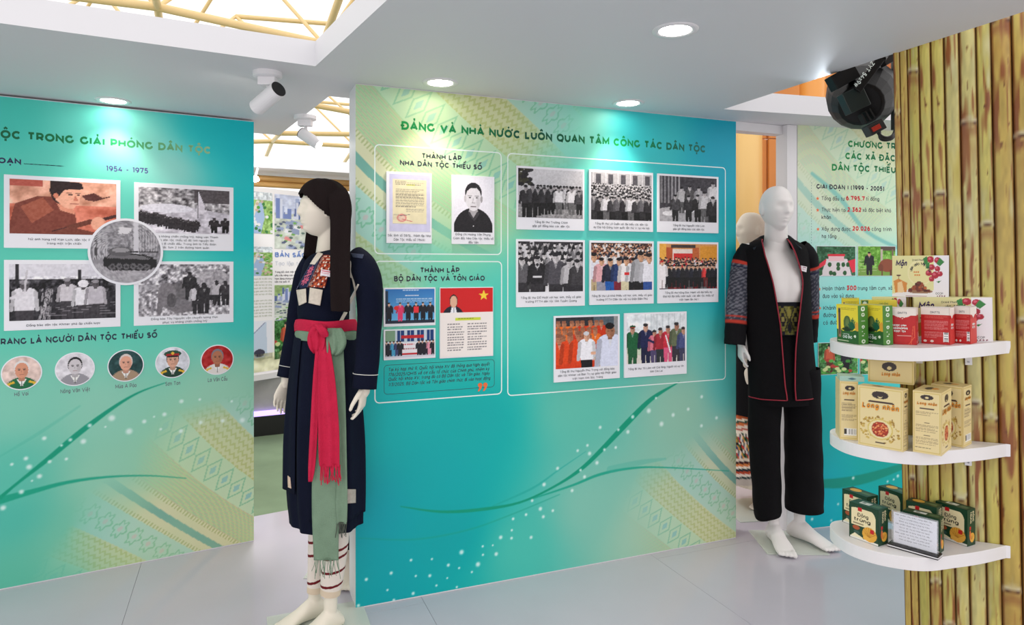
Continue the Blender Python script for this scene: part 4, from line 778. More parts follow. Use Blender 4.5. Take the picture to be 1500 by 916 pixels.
# ---------------------------------------------------------------- roof truss
M_TRUSS = mat('cream_steel', (232, 205, 150), .5)
tr = thing('ceiling_truss', Matrix.Identity(4), kind='structure')
V, F = tube([(0, 0, 0), (0, 0, 1)], 1, 10, caps=False); um = bpy.data.meshes.new('truss_tube'); um.from_pydata([tuple(v) for v in V], [], F); um.materials.append(M_TRUSS); um.polygons.foreach_set('use_smooth', [True]*len(um.polygons))
def strut(a, b, r):
    a = Vector(a); b = Vector(b); d = b-a; o = bpy.data.objects.new('truss_tube', um); link(o, tr)
    o.matrix_world = Matrix.Translation(a) @ d.to_track_quat('Z', 'Y').to_matrix().to_4x4() @ Matrix.Diagonal((r, r, d.length, 1))
th = R(24); gx = 1.9
def gp(i, j, k): 
    a = (i+.5*k)*gx; b = (j+.5*k)*gx; return (-3.4+a*math.cos(th)-b*math.sin(th), 6.3+a*math.sin(th)+b*math.cos(th), 4.5+1.25*k-.02*b+.12*math.sin(i*1.7+j*2.3))
for i in range(-2, 5):
    for j in range(-1, 6):
        p = gp(i, j, 0)
        for q, r in ((gp(i+1, j, 0), .052), (gp(i, j+1, 0), .045), (gp(i, j, 1), .028), (gp(i-1, j, 1), .026)): strut(p, q, r)
        if (i+j) % 2 == 0: strut(p, gp(i, j-1, 1), .026); strut(gp(i, j, 1), gp(i+1, j, 1), .04)

# ---------------------------------------------------------------- neighbouring booth seen through the left gap
a28 = R(28)
V, F = box(-1.6, 2.4, 0, .5, 2.3, 2.39); mesh_root('ceiling_beam', [yawm(-2.08, 5.5, 0, a28) @ Vector(v) for v in V], F, M_WHITE, kind='structure')
MB = {}
def bamboo_cols(u, z, seed, nodes, w, mul=1.0):
    """colour along a bamboo stem, u across -1..1, z height (arrays)"""
    h, n = z.shape; k = .6*noise2(h, n, 14, 2, seed)+.4*noise2(h, n, 40, 4, seed+1); st = .55*noise2(h, n, 9, 4, seed+5)+.45*noise2(h, n, 30, 7, seed+6); fine = .5*noise2(h, n, 60, 7, seed+9)+.5*noise2(h, n, 110, 9, seed+3)
    base = np.array([[224, 212, 112], [206, 198, 96], [230, 220, 142], [216, 186, 92]])[seed % 4]/255.; c = np.zeros((h, n, 3)); c[:] = base
    c = c*(1+.35*(k[..., None]-.5)+.18*(fine[..., None]-.5))
    def mix(m, col): 
        m = np.clip(m, 0, 1)[..., None]; c[:] = c*(1-m)+np.array(col)/255.*m
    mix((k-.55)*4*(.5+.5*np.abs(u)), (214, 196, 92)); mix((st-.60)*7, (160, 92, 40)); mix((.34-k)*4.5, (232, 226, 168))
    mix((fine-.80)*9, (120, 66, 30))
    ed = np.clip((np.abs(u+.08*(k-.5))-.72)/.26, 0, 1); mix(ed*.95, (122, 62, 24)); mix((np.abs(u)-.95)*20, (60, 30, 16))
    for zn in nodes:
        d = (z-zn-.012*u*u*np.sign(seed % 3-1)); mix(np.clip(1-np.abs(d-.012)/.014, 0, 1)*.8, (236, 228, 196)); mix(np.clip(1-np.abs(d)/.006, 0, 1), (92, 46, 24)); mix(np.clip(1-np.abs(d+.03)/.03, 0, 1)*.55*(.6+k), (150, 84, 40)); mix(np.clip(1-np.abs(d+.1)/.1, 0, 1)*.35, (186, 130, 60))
    return np.clip(c*mul, 0, 1)
def stem(name, parent, fa, fb, z0, z1, seed, nodes, mul=1, nz=230, nx=11, bulge=.3):
    """upright half stem; fa/fb give left and right edges x at height z (local frame)"""
    zs = np.linspace(z0, z1, nz); u = np.linspace(-1, 1, nx); P = np.zeros((nz, nx, 3)); L = np.array([fa(z) for z in zs]); Rr = np.array([fb(z) for z in zs]); c = (L+Rr)/2; w = (Rr-L)/2
    P[..., 0] = c[:, None]+w[:, None]*u[None]; prof = np.sqrt(np.clip(1-u**2, 0, 1))[None]; b = np.ones(nz)
    for zn in nodes: b += .22*np.exp(-((zs-zn)/.008)**2)
    P[..., 1] = -(w*2*bulge*b)[:, None]*prof; P[..., 2] = zs[:, None]
    U = np.repeat(u[None], nz, 0); Z = np.repeat(zs[:, None], nx, 1); im = Im(2, 2); im.a = bamboo_cols(U, Z, seed, nodes, .05, mul)[::-1]
    o = grid_mesh(name, P, im, M_BAMB, parent); o.data.polygons.foreach_set('use_smooth', [True]*len(o.data.polygons)); return o
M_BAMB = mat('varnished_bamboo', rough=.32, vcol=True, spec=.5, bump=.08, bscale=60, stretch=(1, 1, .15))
# bamboo valance and posts behind
bf = thing('bamboo_frame', yawm(-2.19, 5.8, 0, a28), 'split bamboo rail and posts above the far display board', 'bamboo frame')
for k in range(2):
    V, F = tube([(-1.5, 0, 2.255-k*.05), (.4, .0, 2.25-k*.05), (2.6, 0, 2.262-k*.05)], .026, 12); mesh('rail', V, F, mat('bamboo_plain', (206, 160, 92), .45, mott=.5, mscale=9, stretch=(.3, 1, 3)), bf, smooth=True)
for x in (.02, .07, .12, .17, .22, 1.05, 1.1, 1.15):
    V, F = tube([(x+.35, 2.5, 0), (x+.35, 2.5, 2.24)], .026, 12); mesh('post', V, F, MATS['bamboo_plain'], bf, smooth=True)
for a, b in (((.9, 1.3, 2.22), (2.3, 1.3, 2.0)), ((.7, 1.35, 2.05), (2.0, 1.35, 2.22))):
    V, F = tube([a, b], .02, 10); mesh('brace', V, F, MATS['bamboo_plain'], bf, smooth=True)
V, F = box(.95, 3.6, 2.6, 2.65, -.06, 2.23); mesh_root('wall_far', [yawm(-2.19, 5.8, 0, a28) @ Vector(v) for v in V], F, mat('warm_white', (236, 224, 204), .6), kind='structure')
# far display board
MD = yawm(-2.34, 6.2, 0, math.atan2(.83, .56)); dy = -.0
V, F = box(-.9, 1.6, 0, .05, .50, 2.225); db = thing('display_board', MD, 'white exhibition board with city and river pictures behind the left gap', 'display board'); bevel(mesh('board', V, F, mat('bright_white_board', (243, 243, 245), .4), db), .004)
V, F = box(-.92, 1.62, -.03, .05, .46, .51); mesh('bottom_rail', V, F, M_WHITE, db)
def dpic(TLp, BRp, im, nm='picture'):
    x0, z1 = loc(MD, *TLp); x1, z0 = loc(MD, *BRp); raster(nm, im, x0, z0, x1, z1, db, -.002); return x0, x1, z0, z1
dpic((360, 279), (399, 343), pic_land(1)); dpic((360, 361), (399, 404), pic_land(2)); dpic((402, 284), (470, 366), pic_city(1)); dpic((402, 418), (462, 466), pic_city(4, (150, 180, 120))); dpic((402, 470), (462, 519), pic_harvest(7))
im = Im(50, 60, (232, 236, 246)); im.poly([(.0, .5), (.62, .1), (.75, .05), (.8, 1), (0, 1)], (196, 212, 232)); im.line(0, .5, .7, .06, .03, (150, 160, 190)); im.ell(.5, .82, .2, .1, (60, 60, 80)); im.rect(0, .93, 1, 1, (200, 205, 170)); dpic((360, 472), (399, 525), im)
im = Im(60, 12, (225, 225, 190)); im.speck(.5, 12, 3); dpic((362, 521), (470, 532), im)
ptext(db, 'BẢN SẮC KIẾN TRÚC', 402.5, 376, 500, 379, 7.2, .24, mat('blue_ink', (105, 140, 205), .5), name='heading_lettering', off=-.0005)
ptext(db, 'Tạo lập từ', 402.5, 388.5, 441, 389.5, 6, .14, mat('faint_ink', (205, 210, 222), .5), name='lettering', off=-.0005)
for k, s in enumerate(('Trong bối cảnh Việt Nam đang', 'yêu cầu nâng cao chất lượng', 'Nam đang chứng kiến quá trình', 'kiến trúc quốc tế')): ptext(db, s, 402.5, 399.5+k*4.7, 445 if k < 3 else 424, 400.3+k*4.9, 2.8, .16, M_BLACK, off=-.0005)
for k in range(13):
    if k != 6: ptext(db, ['quy hoạch đô thị bền vững', 'không gian xanh cho cộng', 'phát triển hài hòa với sông'][k % 3], 366, 410+k*4.6, 398, 409.6+k*4.5, 2.4, .14, mat('olive_ink', (165, 175, 150), .5), off=-.0005)
# low stage with violet strip
M28 = yawm(-2.36, 6.25, 0, a28); st = thing('low_stage', M28, 'low black plinth with a violet light strip beyond green carpet', 'stage')
V, F = box(-1.2, 3, 0, .5, -.07, .115); mesh('plinth', V, F, M_DARK, st); V, F = box(-1.2, 3, .02, .04, .115, .16); mesh('light_strip', V, F, mat('violet_strip', (200, 180, 255), .5, emit=(176, 150, 255), estr=1.3), st)
V, F = box(-1.2, 3, .05, 1.9, .115, .4595); mesh('grey_riser', V, F, mat('grey_felt', (172, 170, 170), .8, mott=.35, mscale=4), st)

# ---------------------------------------------------------------- orange hall wall beyond the doorway
M_OR = mat('orange_panelling', (214, 138, 58), .45, mott=.12, mscale=2); M_YE = mat('yellow_column', (232, 192, 120), .4)
wo = thing('wall_back', yawm(2.2, 7.6, 0, R(8)), kind='structure')
for i in range(7):
    for j in range(5):
        V, F = box(-1.2+i*.95+.004, -1.2+(i+1)*.95-.004, (i % 2)*.03, .08, -.06+j*1.0+.004, -.06+(j+1)*1.0-.004); bevel(mesh('wall_panel', V, F, M_OR if i % 3 else mat('deep_orange', (178, 98, 36), .5, mott=.12, mscale=2), wo), .004, 1)
p = at(1094, 600, 7.0); V, F = lathe([(.15, -.06), (.15, 5)], 32); o = mesh_root('round_column', [(v[0]+p.x, v[1]+p.y, v[2]) for v in V], F, M_YE, 'pale yellow round column seen through the doorway', 'column', smooth=True)
p = at(1190, 120, 6.9); V, F = lathe([(.12, -.06), (.12, 5)], 32); mesh_root('round_column', [(v[0]+p.x, v[1]+p.y, v[2]) for v in V], F, mat('orange_column', (222, 150, 70), .4), 'orange column behind the stage light', 'column', smooth=True)

# ---------------------------------------------------------------- bamboo partition on the right
MBW = yawm(1.436, 2.564, 0, math.atan2(-.417, .909))
bp = thing('bamboo_partition', MBW, 'yellow brown bamboo pole partition that carries the three white shelves', 'bamboo wall')
tops = [1309.5, 1319, 1330, 1347, 1364.5, 1384, 1406, 1431, 1453, 1483, 1513, 1546, 1582, 1620]
def edge(px):
    xt, zt = loc(MBW, px, 150); xb, zb = loc(MBW, px+14 if px < 1400 else px+13, 800); return lambda z: xt+(xb-xt)*(z-zt)/(zb-zt)
E_ = [edge(p) for p in tops]
NOD = {0: [(170)], 1: [287, 700], 2: [105, 560], 3: [302, 850], 4: [285, 912, 640], 5: [730], 6: [180, 590], 7: [330, 612], 8: [30, 860], 9: [200, 470], 10: [560, 240], 11: [400], 12: [150, 700]}
for i in range(len(tops)-1):
    nd = []
    for py in NOD.get(i, []): _, z = loc(MBW, tops[i]+8, py); nd.append(z)
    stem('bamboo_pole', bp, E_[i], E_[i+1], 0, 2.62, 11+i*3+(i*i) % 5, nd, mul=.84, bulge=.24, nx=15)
V, F = box(.07, E_[-1](1.2), .003, .07, 0, 2.61); mesh('backing', V, F, mat('dark_bamboo', (112, 72, 38), .6), bp)

# ---------------------------------------------------------------- shelves
SH = [(1.741, 2.405), (1.619, 2.357), (1.505, 2.325), (1.403, 2.302), (1.325, 2.315), (1.245, 2.365), (1.196, 2.447), (1.196, 2.56), (1.235, 2.63), (1.30, 2.652)]
def catmull(P, n=6):
    out = []
    for i in range(len(P)-1):
        p0, p1, p2, p3 = P[max(i-1, 0)], P[i], P[i+1], P[min(i+2, len(P)-1)]
        for q in range(n):
            t = q/n; out.append(tuple(.5*((2*b)+(c-a)*t+(2*a-5*b+4*c-d)*t*t+(-a+3*b-3*c+d)*t**3) for a, b, c, d in zip(p0, p1, p2, p3)))
    return out+[P[-1]]
outline = catmull(SH)+[(1.425, 2.552), (1.755, 2.402)]
M_SHELF = mat('white_laminate', (232, 230, 230), .4, bump=.01, bscale=100)
TILT = {1: (.0315, .0176, .263), 2: (0, 0, .627), 3: (0, 0, .985)}
def shelf_z(k, x, y): a, b, c = TILT[k]; return 1.5-(c+a*(1.749-x)+b*(2.42-y))
def shelf_rot(k):
    a, b, c = TILT[k]; return Vector((0, 0, 1)).rotation_difference(Vector((-a, -b, 1)).normalized()).to_matrix().to_4x4()
for k, lb in ((1, 'top white half-round shelf carrying tea and plum cartons'), (2, 'middle white half-round shelf carrying tan cartons'), (3, 'bottom white half-round shelf carrying dark green boxes')):
    cx, cy = 1.46, 2.47; t = thing('wall_shelf', Matrix.Translation((cx, cy, shelf_z(k, cx, cy))) @ shelf_rot(k), lb, 'shelf', 'half-round shelves on the bamboo partition')
    V, F = prism([(x-cx, y-cy) for x, y in outline], -.045, 0); bevel(mesh('shelf_board', V, F, M_SHELF, t), .0025)
    for px in (1417, 1345):
        x, z = loc(MBW, px, 500); c = MBW @ Vector((x, -.016, 0)); ii = MW[t.name].inverted()
        V, F = cat_vf([box(-.011, .011, -.002, .002, -.09, -.045), box(-.011, .011, -.07, .002, -.0485, -.0452)])
        mm = Matrix.Translation((c.x-cx, c.y-cy, 0)) @ Matrix.Rotation(math.atan2(-.417, .909), 4, 'Z'); b = mesh('bracket', V, F, M_WHITE, t, T=mm); bevel(b, .0015)
        V, F = tube([(0, -.003, -.078), (0, -.0055, -.078)], .0035, 10); s_ = mesh('screw', V, F, M_CHROME, b, T=mm)

# ---------------------------------------------------------------- cartons
T90 = lambda w, d: Matrix.Translation((w/2, 0, 0)) @ Matrix.Rotation(R(90), 4, 'Z')
TTOP = lambda h: Matrix.Translation((0, 0, h)) @ Matrix.Rotation(R(-90), 4, 'X')
def carton(name, k, C, dl, w, d, h, m, label, group, z=None, cat='box'):
    dl = Vector((dl[0], dl[1])).normalized(); xa = -dl; ya = Vector((-xa.y, xa.x)); c = Vector(C)-xa*w/2+ya*d/2
    zz = (shelf_z(k, c.x, c.y) if z is None else z)+.0006
    M = Matrix.Translation((c.x, c.y, zz)) @ (shelf_rot(k) if z is None else Matrix.Identity(4)) @ Matrix.Rotation(math.atan2(xa.y, xa.x), 4, 'Z')
    t = thing(name, M, label, cat, group); V, F = box(-w/2, w/2, -d/2, d/2, 0, h); bevel(mesh('carton', V, F, m, t), .0008, 1); t['w'] = w; t['d'] = d; t['h'] = h
    return t
def front(t, im, mg=.0): w, d, h = t['w'], t['d'], t['h']; return raster('front_print', im, -w/2+mg, mg, w/2-mg, h-mg, t, -d/2-.0004, M_PAPER)
def side(t, im, mg=.0): w, d, h = t['w'], t['d'], t['h']; return raster('side_print', im, -d/2+mg, mg, d/2-mg, h-mg, t, -.0004, M_PAPER, T=T90(w, d))
def topp(t, im, mg=.0): w, d, h = t['w'], t['d'], t['h']; return raster('top_print', im, -w/2+mg, -d/2+mg, w/2-mg, d/2-mg, t, -.0004, M_PAPER, T=TTOP(h))
def ftext(t, s, x, z, w_, h, wt, m, face='f', nm='lettering', slant=0):
    w, d, hh = t['w'], t['d'], t['h']
    if face == 'f': return _pt(nm, s, x, z, w_, h, wt, m, t, y=-d/2-.0009, slant=slant)
    if face == 's': return _pt(nm, s, x, z, w_, h, wt, m, t, y=-.0009, T=T90(w, d), slant=slant)
    return _pt(nm, s, x, z, w_, h, wt, m, t, y=-.0009, T=TTOP(hh), slant=slant)
# painters
def im_green_front():
    im = Im(60, 84, (232, 214, 60)); im.poly([(0, .66), (.15, .64), (.3, .69), (.5, .65), (.7, .68), (.85, .64), (1, .66), (1, 1), (0, 1)], (44, 96, 44)); im.rect(.08, .1, .2, .86, (150, 120, 95)); im.rect(.1, .12, .18, .22, (35, 60, 45)); im.rect(.12, .22, .17, .78, (60, 45, 40)); im.texty(.24, .08, .9, .15, 2, (90, 80, 30), .6)
    im.ell(.5, .48, .17, .2, (80, 105, 55)); im.ell(.5, .48, .1, .17, (120, 140, 80), .6, .4)
    for i in range(9): im.line(.7, .66, .55+i*.05, .34+.04*abs(i-4), .03, (25, 88+6*(i % 2), 62))
    for i in range(9): im.line(.48, .68, .25+i*.055, .56+.02*abs(i-4), .03, (30, 50, 28))
    im.ell(.93, .54, .08, .12, (222, 165, 60)); im.rect(.05, .93, .55, .95, (180, 200, 160)); im.ell(.84, .8, .05, .035, (225, 235, 215)); return im
def im_green_side():
    im = Im(22, 84, (70, 130, 48)); 
    for y, r in ((.09, .2), (.24, .16), (.55, .14), (.92, .18)): im.ell(.5, y, r, r*.3, (228, 236, 220)); im.ell(.5, y, r*.5, r*.14, (90, 145, 70))
    im.rect(.3, .39, .7, .41, (228, 236, 220)); im.texty(.35, .66, .65, .82, 3, (228, 236, 220), .9); return im
def im_red(kind):
    im = Im(66, 80, (190, 30, 32)); im.speck(.05, 6, 3); im.rect(0, 0, 1, .2, (236, 226, 216))
    if kind == 'f': im.poly([(0, .2), (.2, .2), (.3, .24), (.42, .26), (.5, .31), (.58, .26), (.7, .24), (.8, .2), (1, .2), (1, .19), (0, .19)], (236, 226, 216)); im.ell(.5, .29, .06, .045, (190, 30, 32)); im.ell(.5, .29, .02, .015, (240, 230, 220)); im.line(.88, .5, .8, .98, .02, (222, 90, 62)); im.line(.92, .48, .93, .8, .02, (222, 90, 62)); im.line(.92, .78, .7, 1, .02, (222, 90, 62)); im.rect(.3, .755, .8, .76, (236, 200, 190))
    if kind == 'b': im.texty(.14, .24, .94, .3, 2, (225, 140, 120), .6, 2); im.texty(.12, .36, .94, .62, 9, (236, 200, 195), .6, 3); im.texty(.12, .66, .75, .84, 6, (236, 200, 195), .6, 4); im.ell(.14, .92, .06, .03, (236, 226, 216)); im.ell(.38, .92, .06, .03, (236, 226, 216)); barcode(im, .78, .66, .96, .93, vert=True)
    if kind == 's': im.poly([(0, .2), (.3, .22), (.5, .31), (.7, .22), (1, .2), (1, .19), (0, .19)], (236, 226, 216)); im.rect(0, .31, 1, 1, (206, 62, 56)); im.ell(.5, .47, .07, .03, (240, 225, 220))
    return im
def barcode(im, x0, y0, x1, y1, vert=False):
    im.rect(x0, y0, x1, y1, (240, 240, 238)); rs = random.Random(3); n = 14
    for i in range(n):
        if rs.random() < .6:
            if vert: im.rect(x0+(x1-x0)*.15, y0+(y1-y0)*(i+.3)/n, x1-(x1-x0)*.1, y0+(y1-y0)*(i+.9)/n, (40, 40, 40))
            else: im.rect(x0+(x1-x0)*(i+.2)/n, y0+(y1-y0)*.1, x0+(x1-x0)*(i+.85)/n, y1-(y1-y0)*.15, (60, 55, 45))
def im_plum(wide=1.):
    im = Im(110, 84, (226, 222, 160)); im.rect(.74, 0, 1, 1, (238, 234, 236)); im.poly([(.0, .93), (.4, .78), (.72, .84), (.8, .7), (1, .7), (1, 1), (0, 1)], (238, 234, 236)); im.ell(.5, .42, .22, .3, (236, 228, 178)); im.ell(.5, .42, .2, .27, (230, 222, 160))
    im.poly([(.03, .62), (.12, .56), (.27, .66), (.26, .88), (.06, .9)], (214, 140, 62)); im.poly([(.1, .66), (.18, .62), (.22, .88), (.1, .9)], (238, 205, 150)); im.ell(.12, .48, .04, .02, (90, 50, 40)); im.line(.12, .5, .13, .6, .01, (120, 70, 50))
    im.ell(.5, .86, .22, .05, (150, 110, 80)); rs = random.Random(2)
    for i in range(38): x = rs.gauss(.48, .07); y = .84-rs.random()*(.22-abs(x-.48)*1.3); im.ell(x, y, .035, .035, rs.choice([(110, 45, 30), (150, 70, 40), (80, 30, 25), (190, 100, 50)]))
    for x, y, r in ((.68, .1, .06), (.8, .12, .055), (.7, .28, .055), (.8, .32, .05), (.65, .42, .055), (.76, .47, .065), (.84, .44, .05), (.7, .56, .05)): im.ell(x, y, r, r*1.3, (175, 30, 52)); im.ell(x-.015, y-.02, r*.4, r*.5, (222, 110, 130), .8)
    for P in ([(.55, .08), (.62, .02), (.64, .2), (.58, .22)], [(.84, .06), (.92, .16), (.84, .26), (.78, .2)], [(.6, .2), (.66, .16), (.66, .3), (.6, .32)], [(.78, .62), (.86, .6), (.82, .66)]): im.poly(P, (52, 130, 62))
    for i in range(3):
        for j in range(2): im.ell(.4+i*.035+.015*j, .4+j*.07, .015, .02, (215, 130, 50))
    im.rect(.25, .965, .62, .975, (150, 60, 60), .7)
    for i in range(4): im.ell(.8+i*.04, .96, .012, .014, (120, 40, 60))
    return im
def im_long_front():
    im = Im(76, 100, (226, 206, 150)); L = (206, 184, 96); im.rect(.035, .03, .965, .97, L); im.rect(.05, .04, .95, .96, (228, 210, 156)); im.ell(.5, .13, .18, .065, (55, 45, 45)); im.ell(.5, .155, .05, .025, (228, 210, 156)); im.ell(.5, .14, .05, .02, (55, 45, 45)); im.rect(.26, .235, .78, .265, (70, 50, 48)); im.ell(.26, .25, .03, .015, (70, 50, 48)); im.ell(.78, .25, .03, .015, (70, 50, 48))
    rs = random.Random(4)
    for i in range(90):
        a = rs.uniform(0, 2*pi); q = rs.uniform(.72, 1.05); x = .5+.43*q*math.cos(a); y = .69+.215*q*math.sin(a)
        if abs(math.sin(a)) > .9 and rs.random() < .8: continue
        im.ell(x, y, rs.uniform(.015, .035), rs.uniform(.01, .02), rs.choice([(186, 152, 66), (206, 176, 90), (160, 124, 54)]))
    im.ell(.5, .69, .28, .17, (214, 192, 106)); im.ell(.5, .69, .25, .15, (232, 216, 165)); im.ell(.5, .69, .19, .125, (165, 55, 34))
    for i in range(60): a = rs.uniform(0, 2*pi); q = rs.random()**.5*.9; im.ell(.5+.18*q*math.cos(a), .69+.118*q*math.sin(a), .02, .012, rs.choice([(200, 80, 42), (222, 120, 70), (150, 40, 30), (235, 170, 110)]))
    im.rect(.4, .9, .6, .92, (70, 50, 48)); return im
def im_long_side():
    im = Im(44, 100, (226, 206, 150)); L = (206, 184, 96); im.rect(.05, .03, .95, .97, L); im.rect(.075, .04, .925, .96, (228, 210, 156)); im.ell(.5, .1, .22, .04, (55, 45, 45)); im.ell(.5, .105, .06, .018, (228, 210, 156)); im.rect(.25, .27, .75, .295, (70, 50, 48)); im.texty(.12, .33, .88, .4, 3, (120, 100, 75), .6, 1); im.rect(.4, .5, .6, .515, (70, 50, 48)); im.texty(.12, .54, .88, .66, 5, (120, 100, 75), .6, 2); im.rect(.38, .7, .62, .715, (70, 50, 48)); im.texty(.12, .74, .88, .86, 5, (120, 100, 75), .6, 3); im.texty(.1, .9, .9, .93, 1, (70, 60, 50), .8, 4); return im
def im_long_info():
    im = Im(44, 100, (226, 206, 150)); L = (206, 184, 96); im.rect(.05, .03, .95, .97, L); im.rect(.075, .04, .925, .96, (228, 210, 156)); im.ell(.55, .12, .26, .045, (55, 45, 45)); im.ell(.55, .125, .07, .018, (228, 210, 156)); im.rect(.25, .31, .8, .335, (70, 50, 48)); im.texty(.12, .37, .9, .52, 6, (120, 100, 75), .6, 5); im.texty(.12, .57, .9, .68, 5, (120, 100, 75), .6, 6); barcode(im, .25, .8, .9, .92); return im
def im_cookie_front():
    im = Im(72, 78, (22, 62, 38)); c = (236, 222, 176); im.poly([(.09, .14), (.2, .12), (.78, .12), (.86, .18), (.9, .28), (.9, .66), (.6, .6), (.09, .6)], c); im.rect(.3, .09, .44, .19, (196, 28, 32)); im.ell(.25, .67, .12, .06, (170, 85, 50)); im.ell(.27, .8, .1, .05, (60, 90, 80)); im.rect(.04, .94, .98, .985, (230, 228, 220)); im.poly([(.05, .94), (.2, .83), (.45, .9), (.5, .94)], (236, 226, 190))
    im.ell(.7, .76, .24, .2, (226, 168, 62))
    for i in range(8): a = pi*(.1+i*.11); im.line(.66, .86, .7+.22*math.cos(a), .76-.18*math.sin(a), .012, (178, 116, 36))
    im.ell(.6, .88, .12, .06, (232, 178, 76)); im.rect(.72, .6, .85, .72, (196, 28, 32)); im.rect(.14, .53, .5, .56, (90, 80, 60), .6); return im
def im_cookie_side():
    im = Im(40, 78, (22, 62, 38)); im.ell(.6, .78, .28, .13, (226, 168, 62)); im.ell(.36, .7, .1, .12, (210, 110, 50))
    for i in range(6): im.line(.5, .84, .4+i*.08, .68+.02*abs(i-3), .01, (178, 116, 36))
    im.rect(.28, .48, .46, .56, (196, 28, 32)); return im
def im_cookie_top(s):
    im = Im(72, 40, (22, 62, 38))
    if s: 
        im.rect(.25, .3, .6, .72, (214, 216, 206)); im.rect(.3, .35, .42, .6, (60, 60, 60), .6); im.rect(.66, .3, .92, .7, (120, 140, 100), .5)
    else: im.ell(.32, .45, .2, .3, (226, 168, 62)); im.rect(.55, .35, .92, .65, (150, 150, 100), .5)
    return im
M_GBOX = mat('green_carton', (58, 112, 44), .4); M_YBOX = mat('yellow_carton', (228, 212, 70), .4); M_RBOX = mat('red_carton', (190, 32, 34), .4); M_WBOX = mat('white_carton', (236, 230, 226), .45); M_CREAM = mat('cream_carton', (226, 222, 165), .45); M_TAN = mat('tan_carton', (226, 206, 150), .45); M_DG = mat('dark_green_carton', (22, 60, 38), .35)
# top shelf
def green_box(C, dl, lb, w=.104, d=.042, h=.138):
    t = carton('tea_carton', 1, C, dl, w, d, h, M_GBOX, lb, 'yellow and green cartons on the top shelf'); front(t, im_green_front()); side(t, im_green_side())
    im = Im(40, 20, (228, 212, 70)); im.rect(.1, .3, .9, .6, (70, 120, 60)); topp(t, im)
    ftext(t, 'CAO ỐNG', -.022, .017, .045, .011, .24, M_WHITEINK); ftext(t, 'CAO ỐNG', -.022, .031, .03, .003, .2, M_WHITEINK)
    return t
green_box((1.229, 2.42), (-.27, .96), 'yellow and green carton at the far left front of the top shelf')
green_box((1.298, 2.386), (-.27, .96), 'yellow and green carton touching the red cartons')
green_box((1.318, 2.585), (-.9, .42), 'yellow topped carton standing behind the leftmost green carton', .06, .05, .15)
t = carton('tea_carton', 1, (1.405, 2.487), (-.93, .36), .115, .04, .148, M_YBOX, 'long yellow carton behind the green and red cartons', 'yellow and green cartons on the top shelf'); im = Im(60, 60, (230, 212, 64)); im.rect(0, 0, .2, 1, (60, 115, 50)); im.ell(.1, .1, .06, .06, (225, 235, 215)); front(t, im); ftext(t, 'CAO ỐNG', 0, .132, .03, .007, .16, MATS['green_ink'])
def red_box(C, dl, w, d, kind, lb, h=.127):
    t = carton('herbal_tea_carton', 1, C, dl, w, d, h, M_RBOX, lb, 'red and white tea cartons on the top shelf'); front(t, im_red(kind)); side(t, im_red('s' if kind == 'b' else 'b'))
    topp(t, Im(4, 4, (236, 230, 224)))
    V, F = box(-w/2+.001, w/2-.001, -d/2+.001, -d/2+.012, h+.0004, h+.002); mesh('lid_flap', V, F, M_WBOX, t)
    ftext(t, 'DINTTS', -w*.16, h-.02, w*.33, .0075, .18, MATS['grey_ink'])
    if kind == 'f':
        for k, s in enumerate(('NGỌC LINH', 'CODONOPSIS', 'ROOT TEA')): ftext(t, s, -w*.36+(0, -.004, .004)[k], h*.5-k*.0105, (.042, .05, .036)[k], .007, .27, M_WHITEINK)
    else:
        for k, s in enumerate(('NGỌC LINH', 'ROOT TEA')): ftext(t, s, -.012, h*.5-k*.011, .024, .008, .27, M_WHITEINK, 's')
    return t
red_box((1.405, 2.37), (-.80, .60), .084, .052, 'f', 'red tea carton with front lettering, next to the green cartons')
red_box((1.505, 2.346), (-.66, .75), .088, .052, 'b', 'middle red tea carton showing printed text and barcode')
red_box((1.580, 2.352), (-.6, .8), .05, .055, 'b', 'rightmost red tea carton before the plum carton')
def plum_box(C, dl, w, d, h, lb, z=None, full=True):
    t = carton('plum_carton', 1, C, dl, w, d, h, M_CREAM, lb, 'dried plum cartons on the top shelf', z=z); front(t, im_plum()); im = Im(16, 60, (238, 234, 236)); im.ell(.45, .4, .2, .04, (205, 60, 50)); im.line(.5, .45, .45, .62, .08, (50, 140, 70)); side(t, im)
    M_PUR = mat('purple_ink', (52, 30, 82), .5); ftext(t, 'Mận', -w*.44, h*.74, w*.2, h*.15, .24, M_PUR, slant=.15); ftext(t, 'Dried Plum', -w*.14, h*.87, w*.2, h*.045, .12, M_BLACK)
    for i, ch in enumerate('Sấy dẻo Mật ong'):
        a = R(168-i*11.2); 
        if ch != ' ': ftext(t, ch, .0+w*.165*math.cos(a)-.003, h*.58+h*.19*math.sin(a), None, .0105, .16, M_BLACK)
    ftext(t, 'OCOP', w*.27, h*.07, w*.13, h*.05, .14, M_BLACK); return t
plum_box((1.683, 2.388), (-.909, .417), .238, .045, .156, 'large plum carton leaning against the bamboo, below the upright one')
plum_box((1.455, 2.515), (-.9, .43), .11, .035, .156, 'plum carton half hidden behind the yellow and green cartons')
plum_box((1.570, 2.453), (-.86, .51), .178, .048, .152, 'upright plum carton on top of the other cartons', z=1.386)
